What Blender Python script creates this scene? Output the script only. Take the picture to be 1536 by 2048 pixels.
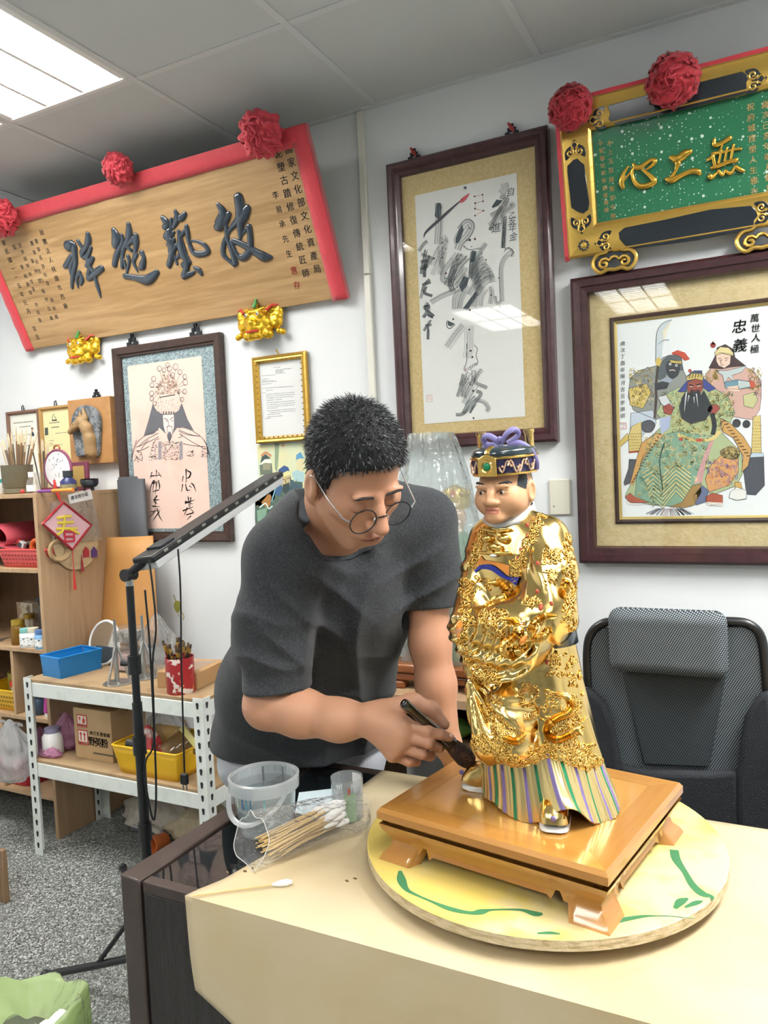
import bpy, math, random
import numpy as np
from mathutils import Vector, Matrix, Euler

for _o in list(bpy.data.objects): bpy.data.objects.remove(_o, do_unlink=True)
SC = bpy.context.scene
COL = SC.collection
rnd = random.Random(7)

# ------------------------------------------------------------------ camera
CAMZ = 1.45; WALL = 2.57; CEIL = 2.784
F_PX = 1526.0
_vl = np.array([-2236-768., 1081-1024., F_PX]); _vd = np.array([1541-768., 910-1024., F_PX])
_X = -_vl/np.linalg.norm(_vl); _Y = _vd/np.linalg.norm(_vd); _Y -= _X*(_X@_Y); _Y /= np.linalg.norm(_Y)
RW = np.stack([_X, _Y, np.cross(_X, _Y)])          # rows: room axes seen from the camera (x right, y down, z ahead)
cd = bpy.data.cameras.new('camera'); cam = bpy.data.objects.new('camera', cd); COL.objects.link(cam)
cd.sensor_fit = 'VERTICAL'; cd.sensor_height = 36.0; cd.lens = F_PX/2048*36.0; cd.clip_start = .02
_r = RW[:, 0]; _u = -RW[:, 1]; _b = -RW[:, 2]
cam.matrix_world = Matrix(((_r[0], _u[0], _b[0], 0), (_r[1], _u[1], _b[1], 0), (_r[2], _u[2], _b[2], CAMZ), (0, 0, 0, 1)))
SC.camera = cam
SC.view_settings.view_transform = 'Standard'; SC.view_settings.look = 'None'
SC.view_settings.exposure = EXPOSURE = 0.5; SC.view_settings.gamma = 1.0; SC.view_settings.use_curve_mapping = False
W_ = bpy.data.worlds.new('world'); SC.world = W_; W_.use_nodes = True
W_.node_tree.nodes['Background'].inputs[0].default_value = (.8, .9, 1, 1); W_.node_tree.nodes['Background'].inputs[1].default_value = .3
SC.cycles.max_bounces = 7; SC.cycles.diffuse_bounces = 3; SC.cycles.transparent_max_bounces = 16; SC.cycles.glossy_bounces = 4
SC.cycles.use_light_tree = False; SC.cycles.use_adaptive_sampling = True; SC.cycles.adaptive_threshold = .05; SC.cycles.caustics_reflective = False; SC.cycles.caustics_refractive = False; SC.cycles.sample_clamp_indirect = 6

# fixtures: (x0, x1, y0, y1) of 60 x 120 louvre lights in the tile grid
FIX = [(-3.056, -2.456, .774, 1.974), (-2.456, -1.856, .774, 1.974), (-.056, .544, -.426, .774), (.544, 1.144, .774, 1.974),
       (-2.456, -1.856, -2.226, -1.026), (-1.256, -.656, -2.226, -1.026), (.544, 1.144, -2.226, -1.026)]
LAMP_W = [15., 19., 11., 76., 23., 23., 17.]
for _i, (_a, _c, _d, _e) in enumerate(FIX):
    ld = bpy.data.lights.new('ceiling_lamp', 'AREA'); ld.shape = 'RECTANGLE'; ld.size = .5; ld.size_y = 1.1
    ld.energy = LAMP_W[_i]; ld.color = (1.0, .985, .955)
    lo = bpy.data.objects.new('ceiling_lamp', ld); COL.objects.link(lo)
    lo.location = ((_a+_c)/2, (_d+_e)/2, CEIL+.018)

def P(px, py, y=None, z=None, d=None, x=None):
    """room point behind a photograph coordinate, at a known wall distance y, height z or depth d"""
    c = RW @ np.array([px-768., py-1024., F_PX])
    if y is not None: t = y/c[1]
    elif z is not None: t = (z-CAMZ)/c[2]
    elif x is not None: t = x/c[0]
    else: t = d/F_PX
    w = c*t
    return Vector((w[0], w[1], w[2]+CAMZ))
def V(*a): return Vector(a)

# ------------------------------------------------------------------ colour and materials
def lin(c):
    if isinstance(c, str):
        c = c.lstrip('#'); c = [int(c[i:i+2], 16)/255 for i in (0, 2, 4)]
    return tuple(x/12.92 if x <= .04045 else ((x+.055)/1.055)**2.4 for x in c)
MATS = {}
def M(name, col='#808080', rough=.5, metal=0., bump=None, var=None, alpha=None, trans=None, sheen=0, coat=0, emit=None, spec=None, var2=None, sss=0, ior=None, aniso=None):
    """bump=(scale,strength[,detail]); var=(scale,colour2[,lo,hi][,stretch xyz])"""
    if name in MATS: return MATS[name]
    m = bpy.data.materials.new(name); m.use_nodes = True; MATS[name] = m
    nt = m.node_tree; N = nt.nodes; L = nt.links; b = N['Principled BSDF']
    b.inputs['Base Color'].default_value = (*lin(col), 1); b.inputs['Roughness'].default_value = rough; b.inputs['Metallic'].default_value = metal
    if spec is not None: b.inputs['Specular IOR Level'].default_value = spec
    if trans: b.inputs['Transmission Weight'].default_value = trans
    if ior: b.inputs['IOR'].default_value = ior
    if sheen: b.inputs['Sheen Weight'].default_value = sheen
    if coat: b.inputs['Coat Weight'].default_value = coat; b.inputs['Coat Roughness'].default_value = .08
    if sss: b.inputs['Subsurface Weight'].default_value = sss; b.inputs['Subsurface Radius'].default_value = (.012, .005, .003); b.inputs['Subsurface Scale'].default_value = 1
    if alpha is not None: b.inputs['Alpha'].default_value = alpha
    if emit: b.inputs['Emission Color'].default_value = (*lin(emit[0]), 1); b.inputs['Emission Strength'].default_value = emit[1]
    tc = None
    def coords(stretch=None):
        t = N.new('ShaderNodeTexCoord'); out = t.outputs['Object']
        if stretch:
            mp = N.new('ShaderNodeMapping'); mp.inputs['Scale'].default_value = stretch; L.new(out, mp.inputs[0]); out = mp.outputs[0]
        return out
    prev = None
    for v in (var, var2):
        if not v: continue
        sc, c2 = v[0], v[1]; lo, hi = (v[2], v[3]) if len(v) > 3 else (.4, .65); st = v[4] if len(v) > 4 else None
        n = N.new('ShaderNodeTexNoise'); n.inputs['Scale'].default_value = sc; n.inputs['Detail'].default_value = 5; L.new(coords(st), n.inputs['Vector'])
        r = N.new('ShaderNodeMapRange'); r.inputs[1].default_value = lo; r.inputs[2].default_value = hi; L.new(n.outputs['Fac'], r.inputs[0])
        mx = N.new('ShaderNodeMix'); mx.data_type = 'RGBA'
        L.new(r.outputs[0], mx.inputs[0])
        if prev is None: mx.inputs[6].default_value = (*lin(col), 1)
        else: L.new(prev, mx.inputs[6])
        mx.inputs[7].default_value = (*lin(c2), 1); prev = mx.outputs[2]
    if prev is not None: L.new(prev, b.inputs['Base Color'])
    if bump:
        n = N.new('ShaderNodeTexNoise'); n.inputs['Scale'].default_value = bump[0]; n.inputs['Detail'].default_value = bump[2] if len(bump) > 2 else 4
        L.new(coords(bump[3] if len(bump) > 3 else None), n.inputs['Vector'])
        bp = N.new('ShaderNodeBump'); bp.inputs['Strength'].default_value = bump[1]; bp.inputs['Distance'].default_value = .01
        L.new(n.outputs['Fac'], bp.inputs['Height']); L.new(bp.outputs[0], b.inputs['Normal'])
    return m
def M_wood(name, c1, c2, axis=0, scale=6., rough=.45, coat=0, ring=22, fine=.5):
    if name in MATS: return MATS[name]
    m = M(name, c1, rough, coat=coat); nt = m.node_tree; N = nt.nodes; L = nt.links; b = N['Principled BSDF']
    t = N.new('ShaderNodeTexCoord'); mp = N.new('ShaderNodeMapping'); s = [scale, scale, scale]; s[axis] = scale*.09
    mp.inputs['Scale'].default_value = s; L.new(t.outputs['Object'], mp.inputs[0])
    n = N.new('ShaderNodeTexNoise'); n.inputs['Scale'].default_value = 1.6; n.inputs['Detail'].default_value = 6; n.inputs['Distortion'].default_value = .6; L.new(mp.outputs[0], n.inputs['Vector'])
    mu = N.new('ShaderNodeMath'); mu.operation = 'MULTIPLY'; mu.inputs[1].default_value = ring; L.new(n.outputs['Fac'], mu.inputs[0])
    si = N.new('ShaderNodeMath'); si.operation = 'SINE'; L.new(mu.outputs[0], si.inputs[0])
    n2 = N.new('ShaderNodeTexNoise'); n2.inputs['Scale'].default_value = 14; n2.inputs['Detail'].default_value = 4; L.new(mp.outputs[0], n2.inputs['Vector'])
    ad = N.new('ShaderNodeMath'); ad.operation = 'MULTIPLY_ADD'; ad.inputs[1].default_value = .22; L.new(si.outputs[0], ad.inputs[0])
    m2 = N.new('ShaderNodeMath'); m2.operation = 'MULTIPLY'; m2.inputs[1].default_value = 2*fine; L.new(n2.outputs['Fac'], m2.inputs[0]); L.new(m2.outputs[0], ad.inputs[2])
    cr = N.new('ShaderNodeMix'); cr.data_type = 'RGBA'; cr.clamp_factor = True; L.new(ad.outputs[0], cr.inputs[0])
    cr.inputs[6].default_value = (*lin(c1), 1); cr.inputs[7].default_value = (*lin(c2), 1); L.new(cr.outputs[2], b.inputs['Base Color'])
    return m
def M_clear(name, tint='#ffffff', body=.06, bodycol='#ffffff', rough=.04, wrinkle=None, fres=1.45, gloss=1.0):
    """clear film / pane: transparent + a little body colour + fresnel gloss"""
    if name in MATS: return MATS[name]
    m = bpy.data.materials.new(name); m.use_nodes = True; MATS[name] = m
    nt = m.node_tree; N = nt.nodes; L = nt.links; N.remove(N['Principled BSDF']); out = N['Material Output']
    tr = N.new('ShaderNodeBsdfTransparent'); tr.inputs[0].default_value = (*lin(tint), 1)
    df = N.new('ShaderNodeBsdfDiffuse'); df.inputs[0].default_value = (*lin(bodycol), 1)
    tl = N.new('ShaderNodeBsdfTranslucent'); tl.inputs[0].default_value = (*lin(bodycol), 1)
    dm = N.new('ShaderNodeMixShader'); dm.inputs[0].default_value = .5; L.new(df.outputs[0], dm.inputs[1]); L.new(tl.outputs[0], dm.inputs[2])
    a = N.new('ShaderNodeMixShader'); a.inputs[0].default_value = body; L.new(tr.outputs[0], a.inputs[1]); L.new(dm.outputs[0], a.inputs[2])
    gl = N.new('ShaderNodeBsdfGlossy'); gl.inputs['Roughness'].default_value = rough
    fr = N.new('ShaderNodeLayerWeight'); pw = N.new('ShaderNodeMath'); pw.operation = 'POWER'; pw.inputs[1].default_value = 5.; L.new(fr.outputs['Facing'], pw.inputs[0])
    f0 = ((fres-1)/(fres+1))**2
    fm = N.new('ShaderNodeMath'); fm.operation = 'MULTIPLY_ADD'; fm.inputs[1].default_value = gloss*(1-f0); fm.inputs[2].default_value = gloss*f0; L.new(pw.outputs[0], fm.inputs[0])
    mx = N.new('ShaderNodeMixShader'); L.new(fm.outputs[0], mx.inputs[0]); L.new(a.outputs[0], mx.inputs[1]); L.new(gl.outputs[0], mx.inputs[2]); L.new(mx.outputs[0], out.inputs[0])
    if wrinkle:
        t = N.new('ShaderNodeTexCoord'); n = N.new('ShaderNodeTexNoise'); n.inputs['Scale'].default_value = wrinkle[0]; n.inputs['Detail'].default_value = 3; n.inputs['Distortion'].default_value = 1.2
        L.new(t.outputs['Object'], n.inputs['Vector']); bp = N.new('ShaderNodeBump'); bp.inputs['Strength'].default_value = wrinkle[1]; bp.inputs['Distance'].default_value = .02
        L.new(n.outputs['Fac'], bp.inputs['Height']); L.new(bp.outputs[0], gl.inputs['Normal']); L.new(bp.outputs[0], fr.inputs['Normal'])
    return m
def M_attr(name, rough=.6, metal=0., bump=None, sheen=0, coat=0, spec=None, sss=0):
    """colour read from the mesh's own 'Col' attribute (print, paint)"""
    if name in MATS: return MATS[name]
    m = M(name, '#ffffff', rough, metal, bump=bump, sheen=sheen, coat=coat, spec=spec, sss=sss); nt = m.node_tree
    a = nt.nodes.new('ShaderNodeAttribute'); a.attribute_name = 'Col'; nt.links.new(a.outputs['Color'], nt.nodes['Principled BSDF'].inputs['Base Color'])
    return m

# ------------------------------------------------------------------ objects
MW = {}
def tag(o, label=None, cat=None, group=None, kind=None):
    if label: o['label'] = label
    if cat: o['category'] = cat
    if group: o['group'] = group
    if kind: o['kind'] = kind
    return o
def thing(name, label, cat, loc=(0, 0, 0), rotz=0, group=None, kind=None, mat=None):
    o = bpy.data.objects.new(name, None); COL.objects.link(o); o.empty_display_size = .05
    o.matrix_world = mat if mat is not None else Matrix.Translation(loc) @ Matrix.Rotation(rotz, 4, 'Z'); MW[o.name] = o.matrix_world.copy()
    return tag(o, label, cat, group, kind)
def frame_mat(O, U, Vv, N):
    return Matrix(((U[0], Vv[0], N[0], O[0]), (U[1], Vv[1], N[1], O[1]), (U[2], Vv[2], N[2], O[2]), (0, 0, 0, 1)))
class MB:
    def __init__(s): s.v = []; s.f = []; s.mi = []; s.c = []; s.cm = 0; s.cc = None
    def add(s, vs, fs):
        n = len(s.v); s.v.extend(tuple(map(float, p)) for p in vs)
        for f in fs: s.f.append([i+n for i in f]); s.mi.append(s.cm); s.c.append(s.cc)
        return s
    def mat(s, i): s.cm = i; return s
    def col(s, c): s.cc = None if c is None else lin(c); return s
    def box(s, c, d, R=None):
        c = Vector(c); h = [x/2 for x in d]; vs = []
        for x in (-1, 1):
            for y in (-1, 1):
                for z in (-1, 1):
                    p = Vector((x*h[0], y*h[1], z*h[2])); vs.append(c + (R @ p if R is not None else p))
        return s.add(vs, [(0, 1, 3, 2), (4, 6, 7, 5), (0, 4, 5, 1), (2, 3, 7, 6), (0, 2, 6, 4), (1, 5, 7, 3)])
    def b2(s, lo, hi): return s.box([(a+b)/2 for a, b in zip(lo, hi)], [b-a for a, b in zip(lo, hi)])
    def tube(s, pts, r, n=8, caps=True, flat=1.0, up=None, closed=False):
        pts = [Vector(p) for p in pts]; m = len(pts)
        if not hasattr(r, '__len__'): r = [r]*m
        rings = []; prev = None
        for i in range(m):
            if closed: t = pts[(i+1) % m]-pts[i-1]
            else: t = pts[min(i+1, m-1)]-pts[max(i-1, 0)]
            if t.length < 1e-9: t = Vector((0, 0, 1))
            t.normalize()
            if up is not None: a = Vector(up)
            else: a = prev if prev is not None else (Vector((0, 0, 1)) if abs(t.z) < .9 else Vector((1, 0, 0)))
            a = a - t*a.dot(t)
            if a.length < 1e-6: a = t.orthogonal()
            a.normalize(); b = t.cross(a); prev = a
            rings.append([pts[i] + (a*flat*math.cos(2*math.pi*k/n) + b*math.sin(2*math.pi*k/n))*r[i] for k in range(n)])
        vs = [p for q in rings for p in q]; fs = []
        for i in range(m if closed else m-1):
            j = (i+1) % m
            for k in range(n): fs.append((i*n+k, i*n+(k+1) % n, j*n+(k+1) % n, j*n+k))
        if caps and not closed: fs.append(list(range(n))[::-1]); fs.append([(m-1)*n+k for k in range(n)])
        return s.add(vs, fs)
    def lathe(s, prof, n=24, c=(0, 0, 0), R=None, cap0=True, cap1=True, sx=1, sy=1):
        c = Vector(c); vs = []
        for r, z in prof:
            for k in range(n):
                p = Vector((r*math.cos(2*math.pi*k/n)*sx, r*math.sin(2*math.pi*k/n)*sy, z)); vs.append(c + (R @ p if R is not None else p))
        fs = []; m = len(prof)
        for i in range(m-1):
            for k in range(n): fs.append((i*n+k, i*n+(k+1) % n, (i+1)*n+(k+1) % n, (i+1)*n+k))
        if cap0: fs.append(list(range(n))[::-1])
        if cap1: fs.append([(m-1)*n+k for k in range(n)])
        return s.add(vs, fs)
    def prism(s, poly, z0, z1, T=None):
        """polygon in local xy extruded from z0 to z1, placed by 4x4 T"""
        n = len(poly); vs = [Vector((x, y, z0)) for x, y in poly] + [Vector((x, y, z1)) for x, y in poly]
        if T is not None: vs = [T @ v for v in vs]
        a = sum(poly[i][0]*poly[(i+1) % n][1]-poly[(i+1) % n][0]*poly[i][1] for i in range(n))
        fs = [list(range(n, 2*n)), list(range(n))[::-1]]
        for i in range(n): fs.append((i, (i+1) % n, n+(i+1) % n, n+i))
        if a < 0: fs = [list(f)[::-1] for f in fs]
        return s.add(vs, fs)
    def sphere(s, c, r, n=12, m=8, R=None):
        c = Vector(c); r = (r, r, r) if not hasattr(r, '__len__') else r; vs = []; fs = []
        for i in range(1, m):
            th = math.pi*i/m
            for k in range(n):
                p = Vector((r[0]*math.sin(th)*math.cos(2*math.pi*k/n), r[1]*math.sin(th)*math.sin(2*math.pi*k/n), r[2]*math.cos(th))); vs.append(c + (R @ p if R is not None else p))
        for q in (r[2], -r[2]):
            p = Vector((0, 0, q)); vs.append(c + (R @ p if R is not None else p))
        for i in range(m-2):
            for k in range(n): fs.append((i*n+k, (i+1)*n+k, (i+1)*n+(k+1) % n, i*n+(k+1) % n))
        t = (m-1)*n
        for k in range(n): fs.append((t, k, (k+1) % n)); fs.append((t+1, (m-2)*n+(k+1) % n, (m-2)*n+k))
        return s.add(vs, fs)
    def grid(s, fn, nu, nv, cu=False, cv=False):
        vs = [fn(i/(nu if cu else nu-1), j/(nv if cv else nv-1)) for i in range(nu) for j in range(nv)]; fs = []
        for i in range(nu if cu else nu-1):
            for j in range(nv if cv else nv-1):
                a, b = (i+1) % nu, (j+1) % nv; fs.append((i*nv+j, a*nv+j, a*nv+b, i*nv+b))
        return s.add(vs, fs)
    def build(s, name, mat, parent=None, smooth=True, world=False, bevel=0, seg=2, solid=0, origin=True, label=None, kind=None, sub=0, auto=40):
        vs = s.v
        if parent is not None and world:
            mi = MW[parent.name].inverted(); vs = [tuple(mi @ Vector(p)) for p in vs]
        off = None
        if parent is None and origin and vs:
            a = np.array(vs); lo = a.min(0); hi = a.max(0); off = Vector(((lo[0]+hi[0])/2, (lo[1]+hi[1])/2, lo[2])); vs = a - np.array(off)
            vs = [tuple(p) for p in vs]
        me = bpy.data.meshes.new(name); me.from_pydata(vs, [], s.f)
        for m in (mat if isinstance(mat, (list, tuple)) else [mat]): me.materials.append(m)
        if any(s.mi): me.polygons.foreach_set('material_index', s.mi)
        if any(c is not None for c in s.c):
            at = me.color_attributes.new('Col', 'FLOAT_COLOR', 'CORNER'); buf = []
            for f, c in zip(s.f, s.c):
                c = c or (1, 1, 1); buf.extend((*c, 1)*len(f))
            at.data.foreach_set('color', buf)
        o = bpy.data.objects.new(name, me); COL.objects.link(o)
        if off is not None: o.location = off
        if parent is not None: o.parent = parent
        MW[o.name] = (MW[parent.name] @ o.matrix_basis) if parent is not None else Matrix.Translation(off or (0, 0, 0))
        me.update()
        if smooth:
            me.polygons.foreach_set('use_smooth', [True]*len(me.polygons))
            if auto < 180: me.set_sharp_from_angle(angle=math.radians(auto))
        if solid:
            md = o.modifiers.new('s', 'SOLIDIFY'); md.thickness = solid; md.offset = 0
        if bevel:
            md = o.modifiers.new('b', 'BEVEL'); md.width = bevel; md.segments = seg; md.limit_method = 'ANGLE'; md.angle_limit = math.radians(50); md.harden_normals = False
        if sub:
            md = o.modifiers.new('u', 'SUBSURF'); md.levels = sub; md.render_levels = sub
        if label: o['label'] = label
        if kind: o['kind'] = kind
        return o
def copy_tree(o, loc=None, rot=None, parent=None, label=None):
    c = o.copy(); COL.objects.link(c); c.parent = parent
    for k in ('label',):
        if label and parent is None: c[k] = label
    if loc is not None: c.location = loc
    if rot is not None: c.rotation_euler = rot
    MW[c.name] = (MW[parent.name] if parent is not None else Matrix.Identity(4)) @ c.matrix_basis
    for ch in [q for q in bpy.data.objects if q.parent == o]: copy_tree(ch, parent=c)
    return c
def catmull(pts, k=6, closed=False):
    pts = [np.array(p, float) for p in pts]; n = len(pts)
    if n < 3 and not closed:
        return [tuple(pts[0]*(1-t)+pts[-1]*t) for t in np.linspace(0, 1, k+1)]
    out = []
    for i in range(n if closed else n-1):
        a = pts[i-1] if (i > 0 or closed) else 2*pts[0]-pts[1]; b = pts[i]; c = pts[(i+1) % n]
        d = pts[(i+2) % n] if (i+2 < n or closed) else 2*pts[-1]-pts[-2]
        for j in range(k):
            t = j/k; out.append(tuple(.5*((2*b)+(c-a)*t+(2*a-5*b+4*c-d)*t*t+(3*b-a-3*c+d)*t**3)))
    if not closed: out.append(tuple(pts[-1]))
    return out
def circ(cx, cy, rx, ry=None, n=20, a0=0, a1=2*math.pi, rot=0):
    ry = ry or rx; full = abs(a1-a0-2*math.pi) < 1e-6; o = []
    for i in range(n if full else n+1):
        t = a0+(a1-a0)*i/n; x, y = rx*math.cos(t), ry*math.sin(t); o.append((cx+x*math.cos(rot)-y*math.sin(rot), cy+x*math.sin(rot)+y*math.cos(rot)))
    return o
class Plane:
    """a flat picture plane in the room: O origin, U right, Vv up, N towards the room"""
    def __init__(s, O, U=(1, 0, 0), Vv=(0, 0, 1)):
        s.O = Vector(O); s.U = Vector(U).normalized(); s.V = Vector(Vv).normalized(); s.N = s.U.cross(s.V)
        s.T = frame_mat(s.O, s.U, s.V, s.N)
    def uv(s, px, py, n=0.0):
        c = Vector(RW @ np.array([px-768., py-1024., F_PX])); o = Vector((0, 0, CAMZ)); q = s.O+s.N*n
        t = (q-o).dot(s.N)/c.dot(s.N); p = o+c*t-s.O
        return (p.dot(s.U), p.dot(s.V))
class Art:
    """flat print / paint on a plane, in plane metres; layers 0.12 mm apart"""
    def __init__(s, pl, n0=.0002, crop=None): s.pl = pl; s.n0 = n0; s.mb = MB(); s.crop = crop or (0, 0, 1)
    def q(s, p):
        x0, y0, k = s.crop; return s.pl.uv(x0+p[0]/k, y0+p[1]/k)
    def poly(s, pts, col, L=0, px=True, sm=False):
        if sm: pts = catmull(pts, 5, True)
        if px: pts = [s.q(p) for p in pts]
        z = s.n0+L*.00012; s.mb.col(col).add([(x, y, z) for x, y in pts], [list(range(len(pts)))]); return s
    def stroke(s, pts, w, col, L=1, px=True, k=4, taper=False):
        """pts (x,y[,w]); w in photograph pixels (or metres when px=False)"""
        ps = [(p[0], p[1], p[2] if len(p) > 2 else w) for p in pts]
        if taper and len(ps) > 1: ps[-1] = (ps[-1][0], ps[-1][1], w*.2)
        if len(ps) > 2: ps = catmull(ps, k)
        x0, y0, kk = s.crop; sc = s.pscale(x0+ps[0][0]/kk, y0+ps[0][1]/kk) if px else 1
        pp = [((s.q(p) if px else (p[0], p[1])), p[2]/(kk if px else 1)*sc) for p in ps]
        z = s.n0+L*.00012; vs = []; m = len(pp)
        for i in range(m):
            a = np.array(pp[max(i-1, 0)][0]); b = np.array(pp[min(i+1, m-1)][0]); t = b-a; t = t/(np.linalg.norm(t)+1e-12); nn = np.array([-t[1], t[0]])*pp[i][1]/2
            c = np.array(pp[i][0]); vs += [(*(c+nn), z), (*(c-nn), z)]
        s.mb.col(col).add(vs, [(2*i, 2*i+1, 2*i+3, 2*i+2) for i in range(m-1)]); return s
    def pscale(s, x=768, y=700):
        a = s.pl.uv(x, y); b = s.pl.uv(x+3, y); c = s.pl.uv(x, y+3); return (math.dist(a, b)*math.dist(a, c))**.5/3
    def dot(s, x, y, r, col, L=2, ry=None, n=14): return s.poly(circ(x, y, r, ry or r, n), col, L)
    def text(s, t, x, y, size, col, L=2, px=True, sx=1.0, slant=0, w=0, rot=0):
        """one line of characters centred on x,y; size in metres"""
        u, v = s.q((x, y)) if px else (x, y)
        for vs, fs in glyphs(t, size, sx, slant):
            c, sn = math.cos(rot), math.sin(rot)
            for du, dv in (((0, 0), (w*size, 0), (-w*size, 0), (0, w*size*.7)) if w else ((0, 0),)): s.mb.col(col).add([(u+du+a*c-b*sn, v+dv+a*sn+b*c, s.n0+L*.00012) for a, b in vs], fs)
        return s
    def build(s, name, mat, parent, **k):
        o = s.mb.build(name, mat, None, smooth=False, origin=False, **k); o.parent = parent
        o.matrix_basis = MW[parent.name].inverted() @ s.pl.T; MW[o.name] = s.pl.T.copy(); return o
_G = {}
def glyphs(t, size=1., sx=1., slant=0, w=0, extr=0):
    key = (t, w)
    if key not in _G:
        cu = bpy.data.curves.new('t', 'FONT'); cu.body = t; cu.align_x = 'CENTER'; cu.align_y = 'CENTER'; cu.resolution_u = 2; cu.offset = w
        ob = bpy.data.objects.new('t', cu); me = bpy.data.meshes.new_from_object(ob); vs = [(v.co.x, v.co.y) for v in me.vertices]; fs = [list(p.vertices) for p in me.polygons]
        bpy.data.objects.remove(ob, do_unlink=True); bpy.data.curves.remove(cu); bpy.data.meshes.remove(me)
        if vs:
            a = np.array(vs); a -= (a.min(0)+a.max(0))/2; vs = [tuple(p) for p in a]
        _G[key] = (vs, fs)
    vs, fs = _G[key]
    return [([((x+slant*y)*size*sx, y*size) for x, y in vs], fs)]

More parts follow.
